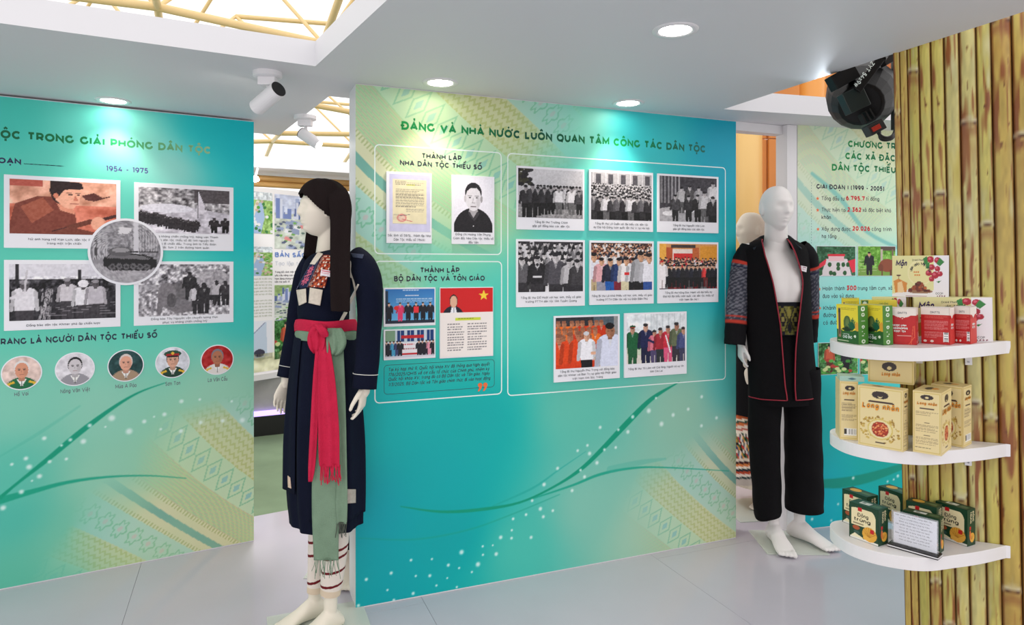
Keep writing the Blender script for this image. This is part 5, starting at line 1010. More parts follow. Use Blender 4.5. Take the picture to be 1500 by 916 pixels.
# middle shelf
def long_box(C, dl, w, d, h, fr, sd, lb, z=None, lay=False):
    t = carton('longan_carton', 2, C, dl, w, d, h, M_TAN, lb, 'tan cartons on the middle shelf', z=z); M_OL = mat('orange_logo', (238, 156, 44), .45); M_BR = mat('brown_ink', (92, 45, 25), .5)
    for face, kind, ww in (('f', fr, w), ('s', sd, d)):
        im = {'front': im_long_front, 'side': im_long_side, 'info': im_long_info}[kind]() if not lay else None
        if lay:
            im = Im(80, 46, (222, 200, 142)); im.rect(.03, .05, .97, .95, (206, 184, 110)); im.rect(.045, .08, .955, .92, (224, 204, 148)); 
            if face == 'f': im.ell(.47, .3, .16, .19, (55, 45, 45)); im.ell(.47, .36, .05, .07, (224, 204, 148))
            else: im.ell(.12, .5, .05, .3, (55, 45, 45)); im.rect(.28, .2, .3, .85, (70, 50, 48)); im.texty(.36, .1, .8, .9, 9, (120, 100, 75), .5); barcode(im, .86, .1, .94, .8, True)
        (front if face == 'f' else side)(t, im)
        zz, hh = {'front': (h*.635, h*.10), 'side': (h*.78, h*.05), 'info': (h*.77, h*.055)}[kind] if not lay else (h*.3, h*.17)
        tw = {'front': .82, 'side': .7, 'info': .66}[kind]*ww if not lay else ww*.4
        if lay and face == 's': continue
        s0 = -ww*.41 if kind == 'front' and not lay else -tw/2
        ftext(t, 'Long nhãn', s0, zz, tw, hh, .30, M_BR, face, 'logo_outline', .12)
        o = ftext(t, 'Long nhãn', s0, zz, tw, hh, .17, M_OL, face, 'logo_lettering', .12)
        o.location = (0, -.0005, 0) if face == 'f' else (.0005, 0, 0)
    im = Im(40, 24, (220, 198, 140)); im.ell(.4, .5, .14, .2, (70, 60, 55)); im.ell(.62, .5, .12, .12, (214, 140, 50)); topp(t, im, .001)
    return t
long_box((1.316, 2.297), (-.68, .73), .144, .05, .208, 'front', 'side', 'tan carton with full front picture of red dried fruit, front left')
long_box((1.413, 2.247), (-.72, .69), .083, .144, .208, 'side', 'front', 'tan carton turned edge-on at the shelf front right')
long_box((1.555, 2.352), (-.64, .77), .10, .083, .209, 'front', 'info', 'rightmost tan carton nearest the bamboo')
long_box((1.243, 2.452), (-.95, .31), .06, .11, .211, 'info', 'side', 'leftmost tan carton with barcode, behind the front one')
long_box((1.41, 2.394), (-.84, .545), .144, .18, .083, 'front', 'side', 'tan carton lying flat on top of the others', z=1.0818, lay=True)
t = carton('small_flat_carton', 2, (1.262, 2.445), (-.95, .3), .08, .07, .018, mat('pale_green_carton', (190, 214, 185), .4), 'small flat pale green carton on top of the leftmost tan carton', None, z=1.0845)
im = Im(20, 14, (160, 195, 180)); im.ell(.5, .5, .14, .2, (70, 110, 120)); front(t, im)
# bottom shelf
def cookie(C, dl, lb, s, w=.109, d=.058, h=.127):
    t = carton('cookie_box', 3, C, dl, w, d, h, M_DG, lb, 'dark green cookie boxes on the bottom shelf'); front(t, im_cookie_front()); side(t, im_cookie_side()); topp(t, im_cookie_top(s))
    m = mat('box_ink', (40, 40, 30), .5); ftext(t, 'Đông', -.022, .083, .04, .0135, .16, m); ftext(t, 'trùng', -.036, .066, .062, .0135, .16, m)
    w_, d_, h_ = t['w'], t['d'], t['h']; Tr = T90(w_, d_) @ Matrix.Translation((0, 0, h_*.7)) @ Matrix.Rotation(R(90), 4, 'Y')
    _pt('lettering', 'ĐÔNG', -.03, .006, .036, .009, .2, mat('cream_ink', (236, 222, 176), .5), t, y=-.0009, T=Tr); _pt('lettering', 'TRÙNG', -.03, -.008, .042, .009, .2, MATS['cream_ink'], t, y=-.0009, T=Tr); return t
cookie((1.285, 2.394), (-.516, .857), 'green cookie box at the front left of the shelf, large cookie picture', True)
cookie((1.316, 2.53), (-.40, .917), 'green cookie box directly behind the front left one', False)
cookie((1.468, 2.566), (-.36, .933), 'green cookie box at the back middle, against the bamboo edge', False, .105)
cookie((1.500, 2.412), (-.62, .78), 'green cookie box behind the sign holder, its cookie topped lid showing', False, .10, .05, .13)
cookie((1.463, 2.335), (-.66, .75), 'green cookie box right behind the white sign, printed lid visible', True, .115, .042, .118)
cookie((1.596, 2.393), (-.46, .888), 'green cookie box at the right end of the shelf', True, .11, .048, .128)
# sign holder
C = Vector((1.423, 2.28)); D = Vector((-.105, .117)).normalized(); w = .157
M = Matrix.Translation((C.x, C.y, shelf_z(3, 0, 0)+.0005)) @ Matrix.Rotation(math.atan2(-D.y, -D.x), 4, 'Z')
t = thing('sign_holder', M, 'clear acrylic sign holder with printed sheet on black base, bottom shelf', 'sign')
V, F = box(-w, 0, 0, .045, 0, .004); bevel(mesh('base', V, F, M_DARK, t), .001); V, F = box(-w-.0006, .0006, -.0006, .0456, .004, .0075); mesh('white_layer', V, F, M_WHITE, t); V, F = box(-w, 0, 0, .045, .0075, .012); bevel(mesh('base', V, F, M_DARK, t), .001)
M_ACR = mat('clear_acrylic', (235, 240, 244), .05, alpha=.14, spec=.5)
V, F = box(-w+.006, -.006, .020, .0225, .012, .125); mesh('acrylic_pane', V, F, M_ACR, t); V, F = box(-w+.006, -.006, .0245, .027, .012, .125); mesh('acrylic_pane', V, F, M_ACR, t)
V, F = box(-w+.012, -.010, .0229, .0241, .014, .12); mesh('paper_sheet', V, F, mat('sign_paper', (236, 236, 244), .5), t)
L_ = []; zz = .111
for k, s in enumerate(('Sản phẩm tiêu biểu vùng dân tộc', 'Công ty Cổ phần Đông trùng hạ thảo', 'Bánh quy Đông trùng hạ thảo', 'Sản phẩm được làm từ nguyên liệu', 'hữu cơ, tốt cho sức khỏe mọi người', 'Hướng dẫn sử dụng: dùng trực tiếp', 'Bảo quản nơi khô ráo, thoáng mát', 'Địa chỉ sản xuất và phân phối', 'Hạn sử dụng: xem trên bao bì')):
    L_.append((s, -w+.018 if k % 3 == 0 else -w+.03, zz-k*.0104, .115 if k % 3 == 0 else .095, .0046))
_pt('printed_lines', L_, 0, 0, 0, 0, .15, M_GREYINK, t, y=.0226)

# ---------------------------------------------------------------- stage light
p = at(1262, 146, 2.92); M_CAN = mat('black_can', (9, 10, 11), .5, spec=.3, bump=.05, bscale=90); ax = Vector((.42, .80, .42)).normalized()
Mq = Matrix.Translation(p) @ ax.to_track_quat('Z', 'Y').to_matrix().to_4x4()
t = thing('stage_light', Mq, 'black round stage light hanging beside the bamboo partition', 'stage light')
V, F = lathe([(0, -.10), (.075, -.10), (.088, -.092), (.118, -.03), (.138, .03), (.146, .12), (.14, .15), (.12, .155), (0, .15)], 20); bevel(mesh('housing', V, F, M_CAN, t), .003)
inv = MW[t.name].inverted()
def on_can(px, py, dd=0): return inv @ at(px, py, 2.80-dd)
def plate(px0, py0, px1, py1, wpx, th_, m, nm, y, bv=.003, par=None):
    a = at(px0, py0, y); b = at(px1, py1, y); d = (b-a).normalized(); n = Vector((0, 1, 0)); s = d.cross(n).normalized(); w_ = wpx*y/2000
    V = [a+s*w_, a-s*w_, b-s*w_, b+s*w_]; V = V+[v+n*th_ for v in V]
    return bevel(mesh(nm, V, [(0, 1, 2, 3), (7, 6, 5, 4), (0, 4, 5, 1), (1, 5, 6, 2), (2, 6, 7, 3), (3, 7, 4, 0)], m, par or t, world=True), bv)
plate(1222, 121, 1256, 102, 22, .06, M_CAN, 'ballast_box', 2.80); plate(1240, 152, 1270, 138, 32, .05, mat('dark_green_metal', (24, 38, 36), .4), 'pivot_plate', 2.785)
plate(1274, 192, 1296, 180, 16, .05, mat('charcoal_plastic', (44, 46, 47), .5), 'power_inlet', 2.78); r_ = plate(1279, 190, 1290, 184, 7, .01, mat('red_rocker', (190, 55, 40), .35), 'rocker_switch', 2.772, .001)
for k in range(3): plate(1262+k*6, 167-k*4, 1270+k*6, 181-k*4, 2.5, .03, mat('vent_black', (6, 6, 6), .7), 'vent_slot', 2.80, .0005)
yk = plate(1256, 132, 1292, 84, 12, .012, M_CAN, 'yoke_arm', 2.76)
# lettering running down the yoke arm
a = at(1279, 91, 2.752); b = at(1253, 127, 2.752); d = (b-a).normalized(); n = Vector((0, -1, 0)); up = n.cross(d).normalized()*-1
if up.x < 0: up = -up
Tt = Matrix(((d.x, 0, up.x, a.x), (d.y, 1, up.y, a.y), (d.z, 0, up.z, a.z), (0, 0, 0, 1)))
Vt, Ft, wt_ = text2('ZYT 54x9w', .2); L = (b-a).length
mesh('lettering', [Tt @ Vector((v[0]/wt_*L, -.001, (v[1]-.5)*.019)) for v in Vt], Ft, M_WHITEINK, yk, world=True)
MW[yk.name] = MW[t.name]
for k in range(2):
    P = [at(1284+k*4, 190, 2.8), at(1290, 199+k*4, 2.79), at(1300, 202+k*3, 2.79), at(1309, 197+k*3, 2.8), at(1313, 182, 2.86)]; P = [Vector(q) for q in catmull([tuple(q) for q in P], 5)]
    V, F = tube(P, .0065, 10); mesh('power_cable', V, F, M_DARK, t, smooth=True, world=True)
V, F = tube([at(1292, 86, 2.77), at(1300, 74, 2.8), at(1308, 60, 2.84)], .016, 10); mesh('clamp', V, F, M_DARK, t, world=True)
plate(1294, 88, 1312, 78, 18, .04, M_DARK, 'clamp_block', 2.84)
V, F = tube([at(1311, 40, 2.95), at(1311, 190, 2.95)], .016, 12); mesh('dark_gap_tube', V, F, M_DARK, t, world=True, smooth=True)  # dark tube added to stand for the dark gap beside the bamboo
l = lamp('added_gap_fill', 'SPOT', (-1.7, 5.0, 5.2), 420, (1, .98, .95), spot_size=R(75), spot_blend=.6, shadow_soft_size=.25); l.rotation_euler = (R(-6), 0, 0)  # unseen spot added over the left gap to brighten floor and board
l = lamp('stage_beam', 'SPOT', (at(1222, 146, 3.0)), 9, (.82, .9, 1), spot_size=R(70), spot_blend=.8, shadow_soft_size=.05)
l.rotation_euler = (at(1196, 100, 2.78)-at(1222, 146, 3.0)).to_track_quat('-Z', 'Y').to_euler()
# ---------------------------------------------------------------- mannequins
M_MANW = mat('matte_white_plastic', (232, 228, 226), .42, spec=.4); M_MANC = mat('cream_plastic', (226, 218, 202), .45, spec=.4)
M_NAVY = mat('navy_cotton', (14, 19, 38), .88, spec=.12, bump=.35, bscale=350, mott=.25, mscale=5)
M_BLK = mat('black_cotton', (13, 12, 15), .88, spec=.15, bump=.3, bscale=300); M_SCARF = mat('dark_brown_cloth', (30, 22, 22), .9, spec=.12, bump=.3, bscale=260)
M_PINK = mat('crimson_cloth', (200, 34, 70), .8, spec=.2, bump=.5, bscale=260, mott=.15, mscale=20); M_SAGE = mat('sage_cloth', (122, 148, 124), .85, spec=.15, bump=.5, bscale=260, mott=.15, mscale=20)
M_GLASS = mat('frosted_glass', (225, 232, 222), .1, alpha=.55, spec=.5)
def merge(L_): return cat_vf(L_)
def ellip(c, rx, ry, rz, n=20, m=12):
    rings = []
    for i in range(1, m):
        t = -pi/2+pi*i/m; rings.append([(c[0]+rx*math.cos(t)*math.cos(2*pi*j/n), c[1]+ry*math.cos(t)*math.sin(2*pi*j/n), c[2]+rz*math.sin(t)) for j in range(n)])
    return loft(rings)
def head_vf(c, yaw, s=1.0, pitch=0):
    n, m = 64, 54; rings = []
    for i in range(1, m):
        t = math.sin(-pi/2+pi*i/m); z = .118*t; cr = math.sqrt(max(0, 1-t*t))
        w = .077*cr**.9; yf = .096*cr**.62; yb = .100*cr**.8
        if t < -.1: k = (-.1-t)/.9; w *= 1-.34*k; yb *= 1-.55*k; yf *= 1-.04*k
        if t > .2: yf *= 1-.12*(t-.2)/.8
        ring = []
        for j in range(n):
            a = 2*pi*j/n; cx, sy = math.cos(a), math.sin(a); x = w*math.copysign(abs(cx)**.92, cx); y = (yb if sy > 0 else yf)*math.copysign(abs(sy)**.92, sy)
            if sy < 0:
                g = lambda q, r: math.exp(-(q/r)**2)
                fr = (-sy)**2
                ramp = max(0, min(1, (.030-z)/.052)) if z > -.026 else max(0, 1-(-.026-z)/.010)
                y -= .018*ramp*g(x, .0125)*fr
                y += .011*g(abs(x)-.031, .017)*g(z-.008, .014)*fr
                y -= .006*g(z-.034, .010)*g(x, .055)*fr
                y -= .0075*g(x, .019)*(g(z+.052, .0055)+.95*g(z+.066, .006))*fr; y += .005*g(x, .024)*g(z+.059, .0028)*fr
                y -= .008*g(x, .022)*g(z+.092, .014)*fr; y += .004*g(x, .03)*g(z+.079, .007)*fr
                y -= .004*g(abs(x)-.045, .018)*g(z+.022, .016)*fr
            ring.append((x, y, z))
        rings.append(ring)
    V, F = loft(rings); L_ = [(V, F)]
    for sg in (-1, 1): L_.append(ellip((sg*.076, .008, -.006), .010, .018, .031, 14, 10)); 
    V, F = merge(L_); Rm = Matrix.Translation(c) @ Matrix.Rotation(yaw, 4, 'Z') @ Matrix.Rotation(pitch, 4, 'X') @ Matrix.Scale(s, 4)
    return [Rm @ Vector(v) for v in V], F
def ovr(c, rx, yf, yb, yaw, n=32, p=1.0, fold=None):
    out = []
    for j in range(n):
        a = 2*pi*j/n; cx, sy = math.cos(a), math.sin(a); x = rx*math.copysign(abs(cx)**p, cx); y = (yb if sy > 0 else yf)*math.copysign(abs(sy)**p, sy)
        out.append(Vector(c)+Matrix.Rotation(yaw, 3, 'Z') @ Vector((x, y, 0)))
    return out
def hand_vf(wr, d, nrm, thumb, s=1.0, curl=.35, spread=.06):
    """wr wrist point, d finger direction, nrm palm facing direction, thumb sign of the thumb side"""
    d = Vector(d).normalized(); nrm = Vector(nrm); nrm = (nrm-d*nrm.dot(d)).normalized(); sd = d.cross(nrm).normalized()*thumb
    P = lambda a, b, c: Vector(wr)+(d*a+sd*b+nrm*c)*s
    L_ = []
    rings = []
    for a, hw, th in ((-.05, .024, .020), (-.01, .024, .018), (.02, .031, .015), (.05, .038, .014), (.08, .040, .0125), (.093, .036, .010)):
        rings.append([P(a, hw*math.cos(2*pi*j/20), th*math.sin(2*pi*j/20)) for j in range(20)])
    L_.append(loft(rings))
    for k, (b, ln, r) in enumerate(((.0285, .070, .0082), (.0098, .080, .0085), (-.0090, .074, .0082), (-.0265, .058, .0072))):
        ang = spread*(1.2-k); p = P(.080, b, 0); pts = [p]; cu = curl*(.55+.22*k); acc = .1*curl
        for q, f in enumerate((.45, .32, .25)):
            acc += cu*(.5, .8, .6)[q]; dd = (d*math.cos(acc)+nrm*math.sin(acc)); dd = (dd+sd*ang).normalized(); pts.append(pts[-1]+dd*ln*f*s)
        L_.append(capsule(pts, [r*s*1.08, r*s, r*s*.93, r*s*.8], 12))
    t0 = P(.012, .024, .002); t1 = t0+(d*.034+sd*.026+nrm*.012)*s; t2 = t1+(d*.032+sd*.010+nrm*.012)*s; t3 = t2+(d*.022+nrm*.006)*s
    L_.append(capsule([t0, t1, t2, t3], [.0135*s, .0115*s, .0095*s, .008*s], 12))
    return merge(L_)
def foot_vf(ank, d, s=1.0):
    """ank = ankle centre, foot flat on z=0 below it, pointing along d"""
    d = Vector((d[0], d[1], 0)).normalized(); sd = Vector((-d.y, d.x, 0)); g0 = Vector((ank[0], ank[1], .006)); rings = []
    for a, hw, ht, lo in ((-.062, .012, .03, .012), (-.056, .026, .055, .004), (-.03, .032, .085, 0), (.0, .034, .105, 0), (.035, .034, .088, .002), (.075, .038, .062, .004), (.115, .044, .043, .002), (.145, .045, .03, 0), (.162, .040, .022, 0)):
        r = []
        for j in range(24):
            t = 2*pi*j/24; r.append(g0+d*a*s+sd*hw*s*math.cos(t)+Vector((0, 0, (lo+(ht-lo)*(.5+.5*math.sin(t)))*s)))
        rings.append(r)
    L_ = [loft(rings)]
    for k, (b, ln, r) in enumerate(((.028, .036, .0125), (.009, .034, .0095), (-.008, .029, .009), (-.0225, .023, .0085), (-.035, .016, .008))):
        p = g0+d*.152*s+sd*b*s+Vector((0, 0, .012*s)); L_.append(capsule([p, p+d*ln*.55*s+Vector((0, 0, .002)), p+d*ln*s-Vector((0, 0, .002*s))], [r*s, r*s, r*s*.9], 12))
    return merge(L_)
def remesh(o, vox, sm=4):
    m = o.modifiers.new('r', 'REMESH'); m.mode = 'VOXEL'; m.voxel_size = vox; m.use_smooth_shade = True
    s = o.modifiers.new('s', 'SMOOTH'); s.factor = .5; s.iterations = sm
def bake(o):
    dg = bpy.context.evaluated_depsgraph_get(); dg.update(); me = bpy.data.meshes.new_from_object(o.evaluated_get(dg)); o.modifiers.clear(); o.data = me; return me
def body(root, sp, m):
    s = sp['s']; yaw = sp['yaw']; c = Vector(sp['c']); Z = lambda z: z*s; Rz = Matrix.Rotation(yaw, 3, 'Z'); tor = []
    lean = Vector(sp.get('lean', (0, 0, 0)))
    w = sp.get('w', 1.); df = sp.get('df', 1.); nk = sp.get('nk', 1.); lr = sp.get('lr', 1.)
    for z, hw, yf, yb in ((.84, .13, .085, .10), (.90, .162, .10, .115), (.97, .168, .105, .12), (1.06, .148, .10, .10), (1.14, .134, .10, .085), (1.24, .145, .112, .09), (1.32, .160, .122, .10), (1.39, .172, .118, .105), (1.45, .172, .098, .10), (1.49, .140, .082, .09), (1.52, .095, .066, .078), (1.545, .066, .058, .068), (1.59, .055, .054, .060), (1.64, .054, .055, .062), (1.68, .052, .05, .06)):
        k = max(0, (z-1.5)/.2); q_ = w if z < 1.53 else nk; e_ = df if z < 1.53 else nk; tor.append(ovr((c.x+lean.x*k, c.y+lean.y*k, Z(z)), hw*s*q_, yf*s*e_, yb*s*e_, yaw, 40, .9))
    V, F = loft(tor); V2 = []
    for v in V:
        l = Rz.inverted() @ (Vector(v)-Vector((c.x, c.y, 0))); z = l.z/s
        if l.y < 0:
            f = math.exp(-((abs(l.x)/s-.075)/.055)**2)*math.exp(-((z-1.345)/.05)**2)*sp.get('chest', .016)-.008*math.exp(-(l.x/.012)**2)*math.exp(-((z-1.33)/.09)**2)
            l.y -= f*s
        V2.append(Vector((c.x, c.y, 0))+Rz @ l)
    big = [(V2, F)]; fine = []
    for q in ('L', 'R'):
        if 'sh'+q in sp:
            a, e, wr = [Vector(p) for p in sp['sh'+q]]
            big.append(capsule([a, a.lerp(e, .5), e, e.lerp(wr, .4), wr, wr+(wr-e).normalized()*.02], [.036*s, .036*s, .032*s, .032*s, .024*s, .023*s], 16)); big.append(capsule([Vector((c.x+lean.x*.2, c.y, Z(1.45))).lerp(a, .35), a], [.045*s, .036*s], 16))
        if 'ha'+q in sp: fine.append(hand_vf(*sp['ha'+q]))
        if 'ft'+q in sp:
            h, k_, an, d = sp['ft'+q]; h, k_, an = Vector(h), Vector(k_), Vector(an)
            big.append(capsule([h, h.lerp(k_, .5), k_, k_.lerp(an, .3), k_.lerp(an, .7), an], [.082*s*lr, .07*s*lr, .05*s*lr, .053*s*lr, .036*s*lr**.5, .033*s*lr**.4], 18)); fine.append(foot_vf(an, d, sp.get('fs', 1.)))
            fine.append(capsule([k_.lerp(an, .8), an, Vector((an.x, an.y, .06))], [.035*s*lr**.4, .033*s*lr**.4, .034*s*lr**.4], 18))
    if 'head' in sp: fine.append(head_vf(*sp['head'])); hc = Vector(sp['head'][0]); fine.append(tube([Vector((c.x+lean.x*.3, c.y+lean.y*.3, Z(1.56))), hc+Vector(sp.get('nko', (0, 0, -.05)))], [.056*s*nk, .05*s*nk], 24))
    V, F = merge(big); o1 = mesh('tmp', V, F, m, root, world=True); remesh(o1, sp.get('v', .008), 3); me1 = bake(o1)
    V, F = merge(fine); o2 = mesh('tmp2', V, F, m, root, world=True); remesh(o2, sp.get('vf', .0036), 3); me2 = bake(o2)
    bm = bmesh.new(); bm.from_mesh(me1); bm.from_mesh(me2); me = bpy.data.meshes.new('body'); bm.to_mesh(me); bm.free(); me.materials.append(m); me.polygons.foreach_set('use_smooth', [True]*len(me.polygons))
    bpy.data.objects.remove(o2); o1.data = me; o1.name = 'body'; MW['body'] = MW[root.name]; MW[o1.name] = MW[root.name]; return o1
def bvh_of(*objs):
    V = []; F = []
    for o in objs:
        M = MW[o.name]; n = len(V); V += [M @ v.co for v in o.data.vertices]; F += [tuple(i+n for i in p.vertices) for p in o.data.polygons]
    return BVHTree.FromPolygons(V, F)
def ray(bv, px, py):
    d = Vector(((px-CX)/FPX, 1, -(py-HY)/FPX)); L = d.length; h = bv.ray_cast(EYE, d/L); return h[0].y if h[0] is not None else None
def drape(name, root, bv, TL, TR, BR, BL, im, off=.006, m=None, dflt=2.8):
    h, w = im.h, im.w; P = np.zeros((h, w, 3)); last = dflt
    for i in range(h):
        v = i/(h-1); row = []
        for j in range(w):
            u = j/(w-1); px = (BL[0]*(1-u)+BR[0]*u)*(1-v)+(TL[0]*(1-u)+TR[0]*u)*v; py = (BL[1]*(1-u)+BR[1]*u)*(1-v)+(TL[1]*(1-u)+TR[1]*u)*v
            y = ray(bv, px, py); y = last if y is None or abs(y-last) > .25 else y; last = y; row.append((px, py, y))
        for j in range(w): P[i, j] = at(row[j][0], row[j][1], row[j][2]-off)
        last = row[0][2]
    inv = MW[root.name].inverted(); A = np.array(inv); P = P @ A[:3, :3].T+A[:3, 3]
    o = grid_mesh(name, P, im, m or M_CLOTHV, root); o.data.polygons.foreach_set('use_smooth', [True]*len(o.data.polygons)); return solid(o, .002)
def cloth_strip(name, root, rows, m, nu=14, fold=.006, nf=2.5, ph=0, sub=5, th=.003, bv=None, off=.014, cols=None):
    """rows: (leftpx, rightpx, ypx, depth) hanging cloth strip"""
    R_ = catmull([tuple(r) for r in rows], sub); V = []; F = []; prev = None
    for i, (a, b, py, dp) in enumerate(R_):
        ds = []
        for j in range(nu+1):
            px = a+(b-a)*j/nu; y = dp
            if bv:
                q = ray(bv, px, py)
                if q is not None: y = min(q-off, dp)
            ds.append(y)
        ds = [sum(ds[max(0, j-2):j+3])/len(ds[max(0, j-2):j+3]) for j in range(nu+1)]
        if prev: ds = [min(.5*d0+.5*p0, d0+.01) for d0, p0 in zip(ds, prev)]
        prev = ds; k = min(1, .3+i/len(R_))
        for j in range(nu+1): V.append(at(a+(b-a)*j/nu, py, ds[j]-fold*k*(.5+.5*math.sin(nf*2*pi*j/nu+ph+.5*math.sin(i*.4)))))
    for i in range(len(R_)-1):
        for j in range(nu): F.append((i*(nu+1)+j, (i+1)*(nu+1)+j, (i+1)*(nu+1)+j+1, i*(nu+1)+j+1))
    o = mesh(name, V, F, m, root, world=True, smooth=True); return solid(o, th)
def fringe(name, root, x0, x1, y0, y1, dp, n, m, jit=4, r=.0011):
    rs = random.Random(int(x0*7+y0)); L_ = []
    for i in range(n):
        a = x0+(x1-x0)*i/(n-1); e = a+rs.uniform(-jit, jit); yb = y1+rs.uniform(-.35, .15)*(y1-y0); L_.append(tube([at(a, y0-3, dp), at((a+e)/2+rs.uniform(-1, 1), (y0+yb)/2, dp-.004), at(e, yb, dp)], r, 5))
    V, F = merge(L_); return tag(mesh(name, V, F, m, root, world=True), kind='stuff')
def garment(rings, yaw, n=72, folds=0, amp=0, z0=0, p=.95, ph=0, th0=None, th1=None, nz=5, bf=.8, sharp=1):
    """rings: (leftpx,rightpx,ypx,depth) outline rows -> ellipse rings; returns verts, faces; bf depth factor"""
    R_ = catmull([tuple(r) for r in rings], nz); V = []; F = []; ck, sk = abs(math.cos(yaw)), abs(math.sin(yaw)); full = th0 is None
    for i, r in enumerate(R_):
        a, b, py, dp = r[:4]; c = at((a+b)/2, py, dp); h = (b-a)/2*dp/FPX; A = h/math.sqrt(ck**2+(bf*sk)**2); B = A*bf; k = max(0, min(1, (z0-c.z)/.5)) if folds else 0
        T0 = th0 if full is False and not callable(th0) else None
        for j in range(n):
            t = 2*pi*j/n if full else (th0(i/(len(R_)-1)) if callable(th0) else th0)+((th1(i/(len(R_)-1)) if callable(th1) else th1)-(th0(i/(len(R_)-1)) if callable(th0) else th0))*j/(n-1)
            f = 1+amp*k*(math.sin(folds*t+ph+.6*math.sin(2*t))+.5*math.sin(folds*1.7*t+1+ph))
            cx, sy = math.cos(t), math.sin(t); V.append(c+Matrix.Rotation(yaw, 3, 'Z') @ Vector((A*f*math.copysign(abs(cx)**p, cx), B*f*math.copysign(abs(sy)**p, sy), 0)))
    m_ = len(R_)
    for i in range(m_-1):
        for j in range(n if full else n-1): j2 = (j+1) % n; F.append((i*n+j, (i+1)*n+j, (i+1)*n+j2, i*n+j2))
    return V, F
def sleeve(rows, n=32, wr=.05, sub=6, seed=1, flat_=1.0):
    """rows (px,py,depth,halfpx): open tube"""
    R_ = catmull([tuple(r) for r in rows], sub); P = [at(a, b, c) for a, b, c, d in R_]; r = [d*c/FPX for a, b, c, d in R_]; V, F = tube(P, r, n, caps=False); rs = random.Random(seed); k = len(P)
    for i in range(k):
        for j in range(n):
            q = 1+wr*math.sin(3*2*pi*j/n+i*.35+seed)*math.sin(i*.5+seed); V[i*n+j] = P[i]+(V[i*n+j]-P[i])*q
    return V, F
def trim(name, root, pts, r, m, closed=False):
    V, F = tube(pts, r, 6, closed=closed); return mesh(name, V, F, m, root, world=True, smooth=True)

# ---- navy robed mannequin on the left
YA = R(-48); FA = Vector((math.sin(YA), -math.cos(YA), 0)); SA = Vector((math.cos(YA), math.sin(YA), 0)); cA = Vector((-.790, 2.86, 0))
A = thing('clothed_mannequin', Matrix.Translation(cA), 'cream mannequin in navy robe, black head scarf and crimson and green sash', 'mannequin')
dAl = Vector((-.72, -.68, 0))
anL = at(461, 884, 2.90); anL.z = .085; anR = at(484, 888, 2.80); anR.z = .085
spA = dict(s=.985, yaw=YA, c=cA, w=.68, df=.60, nk=.78, lr=.62, chest=.01, v=.009, vf=.0036, lean=(.03, .01, 0),
 head=(at(472, 308, 2.835), R(-60), .93, R(-4)),
 shR=(at(456, 392, 2.95), at(436, 470, 2.97), at(420, 556, 2.93)), shL=(at(524, 388, 2.76), at(542, 470, 2.72), at(534, 568, 2.70)),
 haR=(at(419, 560, 2.93), (-.32, -.1, -1), (.55, -.5, .2), -1, .84, .5), haL=(at(533, 568, 2.70), (-.10, -.05, -1), (-.75, .1, 0), -1, .84, .55),
 nko=(.028, .01, -.05), ftR=(at(470, 640, 2.9), at(466, 745, 2.90), anL, dAl), ftL=(at(486, 640, 2.82), at(487, 745, 2.81), anR, (-.66, -.75)), fs=.95)
body(A, spA, M_MANC)
rowsA = [(474, 496, 366, 2.86), (455, 520, 374, 2.86), (446, 532, 384, 2.86), (441, 532, 400, 2.86), (436, 520, 424, 2.86), (435, 508, 450, 2.86), (436, 514, 474, 2.86), (434, 519, 490, 2.86), (429, 523, 530, 2.86), (424, 526, 580, 2.86), (421, 529, 640, 2.86), (421, 530, 700, 2.86), (423, 530, 735, 2.86), (425, 529, 752, 2.86), (426, 529, 764, 2.86)]
V, F = garment(rowsA, YA, 128, 9, .055, at(0, 470, 2.86).z, nz=6); robe = mesh('robe', V, F, M_NAVY, A, world=True, smooth=True)
def below(rows, y0, y1, grow):
    return [(a-grow, b+grow, y, d) for a, b, y, d in rows if y0 <= y <= y1]
V, F = garment(below(rowsA, 474, 640, 2)+[(418, 532, 712, 2.86)], YA, 60, 9, .05, at(0, 470, 2.86).z, th0=R(-200), th1=R(-84)); cp1 = mesh('coat_panel', V, F, M_NAVY, A, world=True, smooth=True); solid(cp1, .003)
V, F = garment(below(rowsA, 474, 700, 2.5)+[(421, 532, 746, 2.86)], YA, 70, 9, .05, at(0, 470, 2.86).z, ph=.3, th0=R(-58), th1=R(120)); cp2 = mesh('coat_panel', V, F, M_NAVY, A, world=True, smooth=True); solid(cp2, .003)
V, F = sleeve([(522, 374, 2.80, 13), (534, 392, 2.75, 19), (541, 425, 2.73, 19), (541, 470, 2.72, 17.5), (538, 520, 2.71, 17), (534, 569, 2.70, 17)], seed=2); slL = mesh('sleeve', V, F, M_NAVY, A, world=True, smooth=True); solid(slL, .003)
V, F = sleeve([(456, 380, 2.93, 12), (446, 408, 2.95, 15), (438, 450, 2.96, 14.5), (431, 500, 2.95, 14), (420, 553, 2.93, 13.5)], seed=4); slR = mesh('sleeve', V, F, M_NAVY, A, world=True, smooth=True); solid(slR, .003)
M_TRIM = mat('pale_braid', (205, 205, 200), .8); M_RTR = mat('crimson_piping', (150, 30, 50), .7)
for c0, ax0, rr in ((at(535.5, 548, 2.705), (at(534, 569, 2.70)-at(538, 520, 2.71)), .0475), (at(423.4, 537, 2.935), (at(420, 553, 2.93)-at(431, 500, 2.95)), .0415)):
    q = ax0.normalized().to_track_quat('Z', 'Y'); trim('cuff_braid', A, [c0+q @ Vector((rr*1.03*math.cos(2*pi*k/24), rr*1.03*math.sin(2*pi*k/24), 0)) for k in range(24)], .0016, M_TRIM, True)
bvA = bvh_of(robe, cp1, cp2, slL)
bvR = bvh_of(robe)
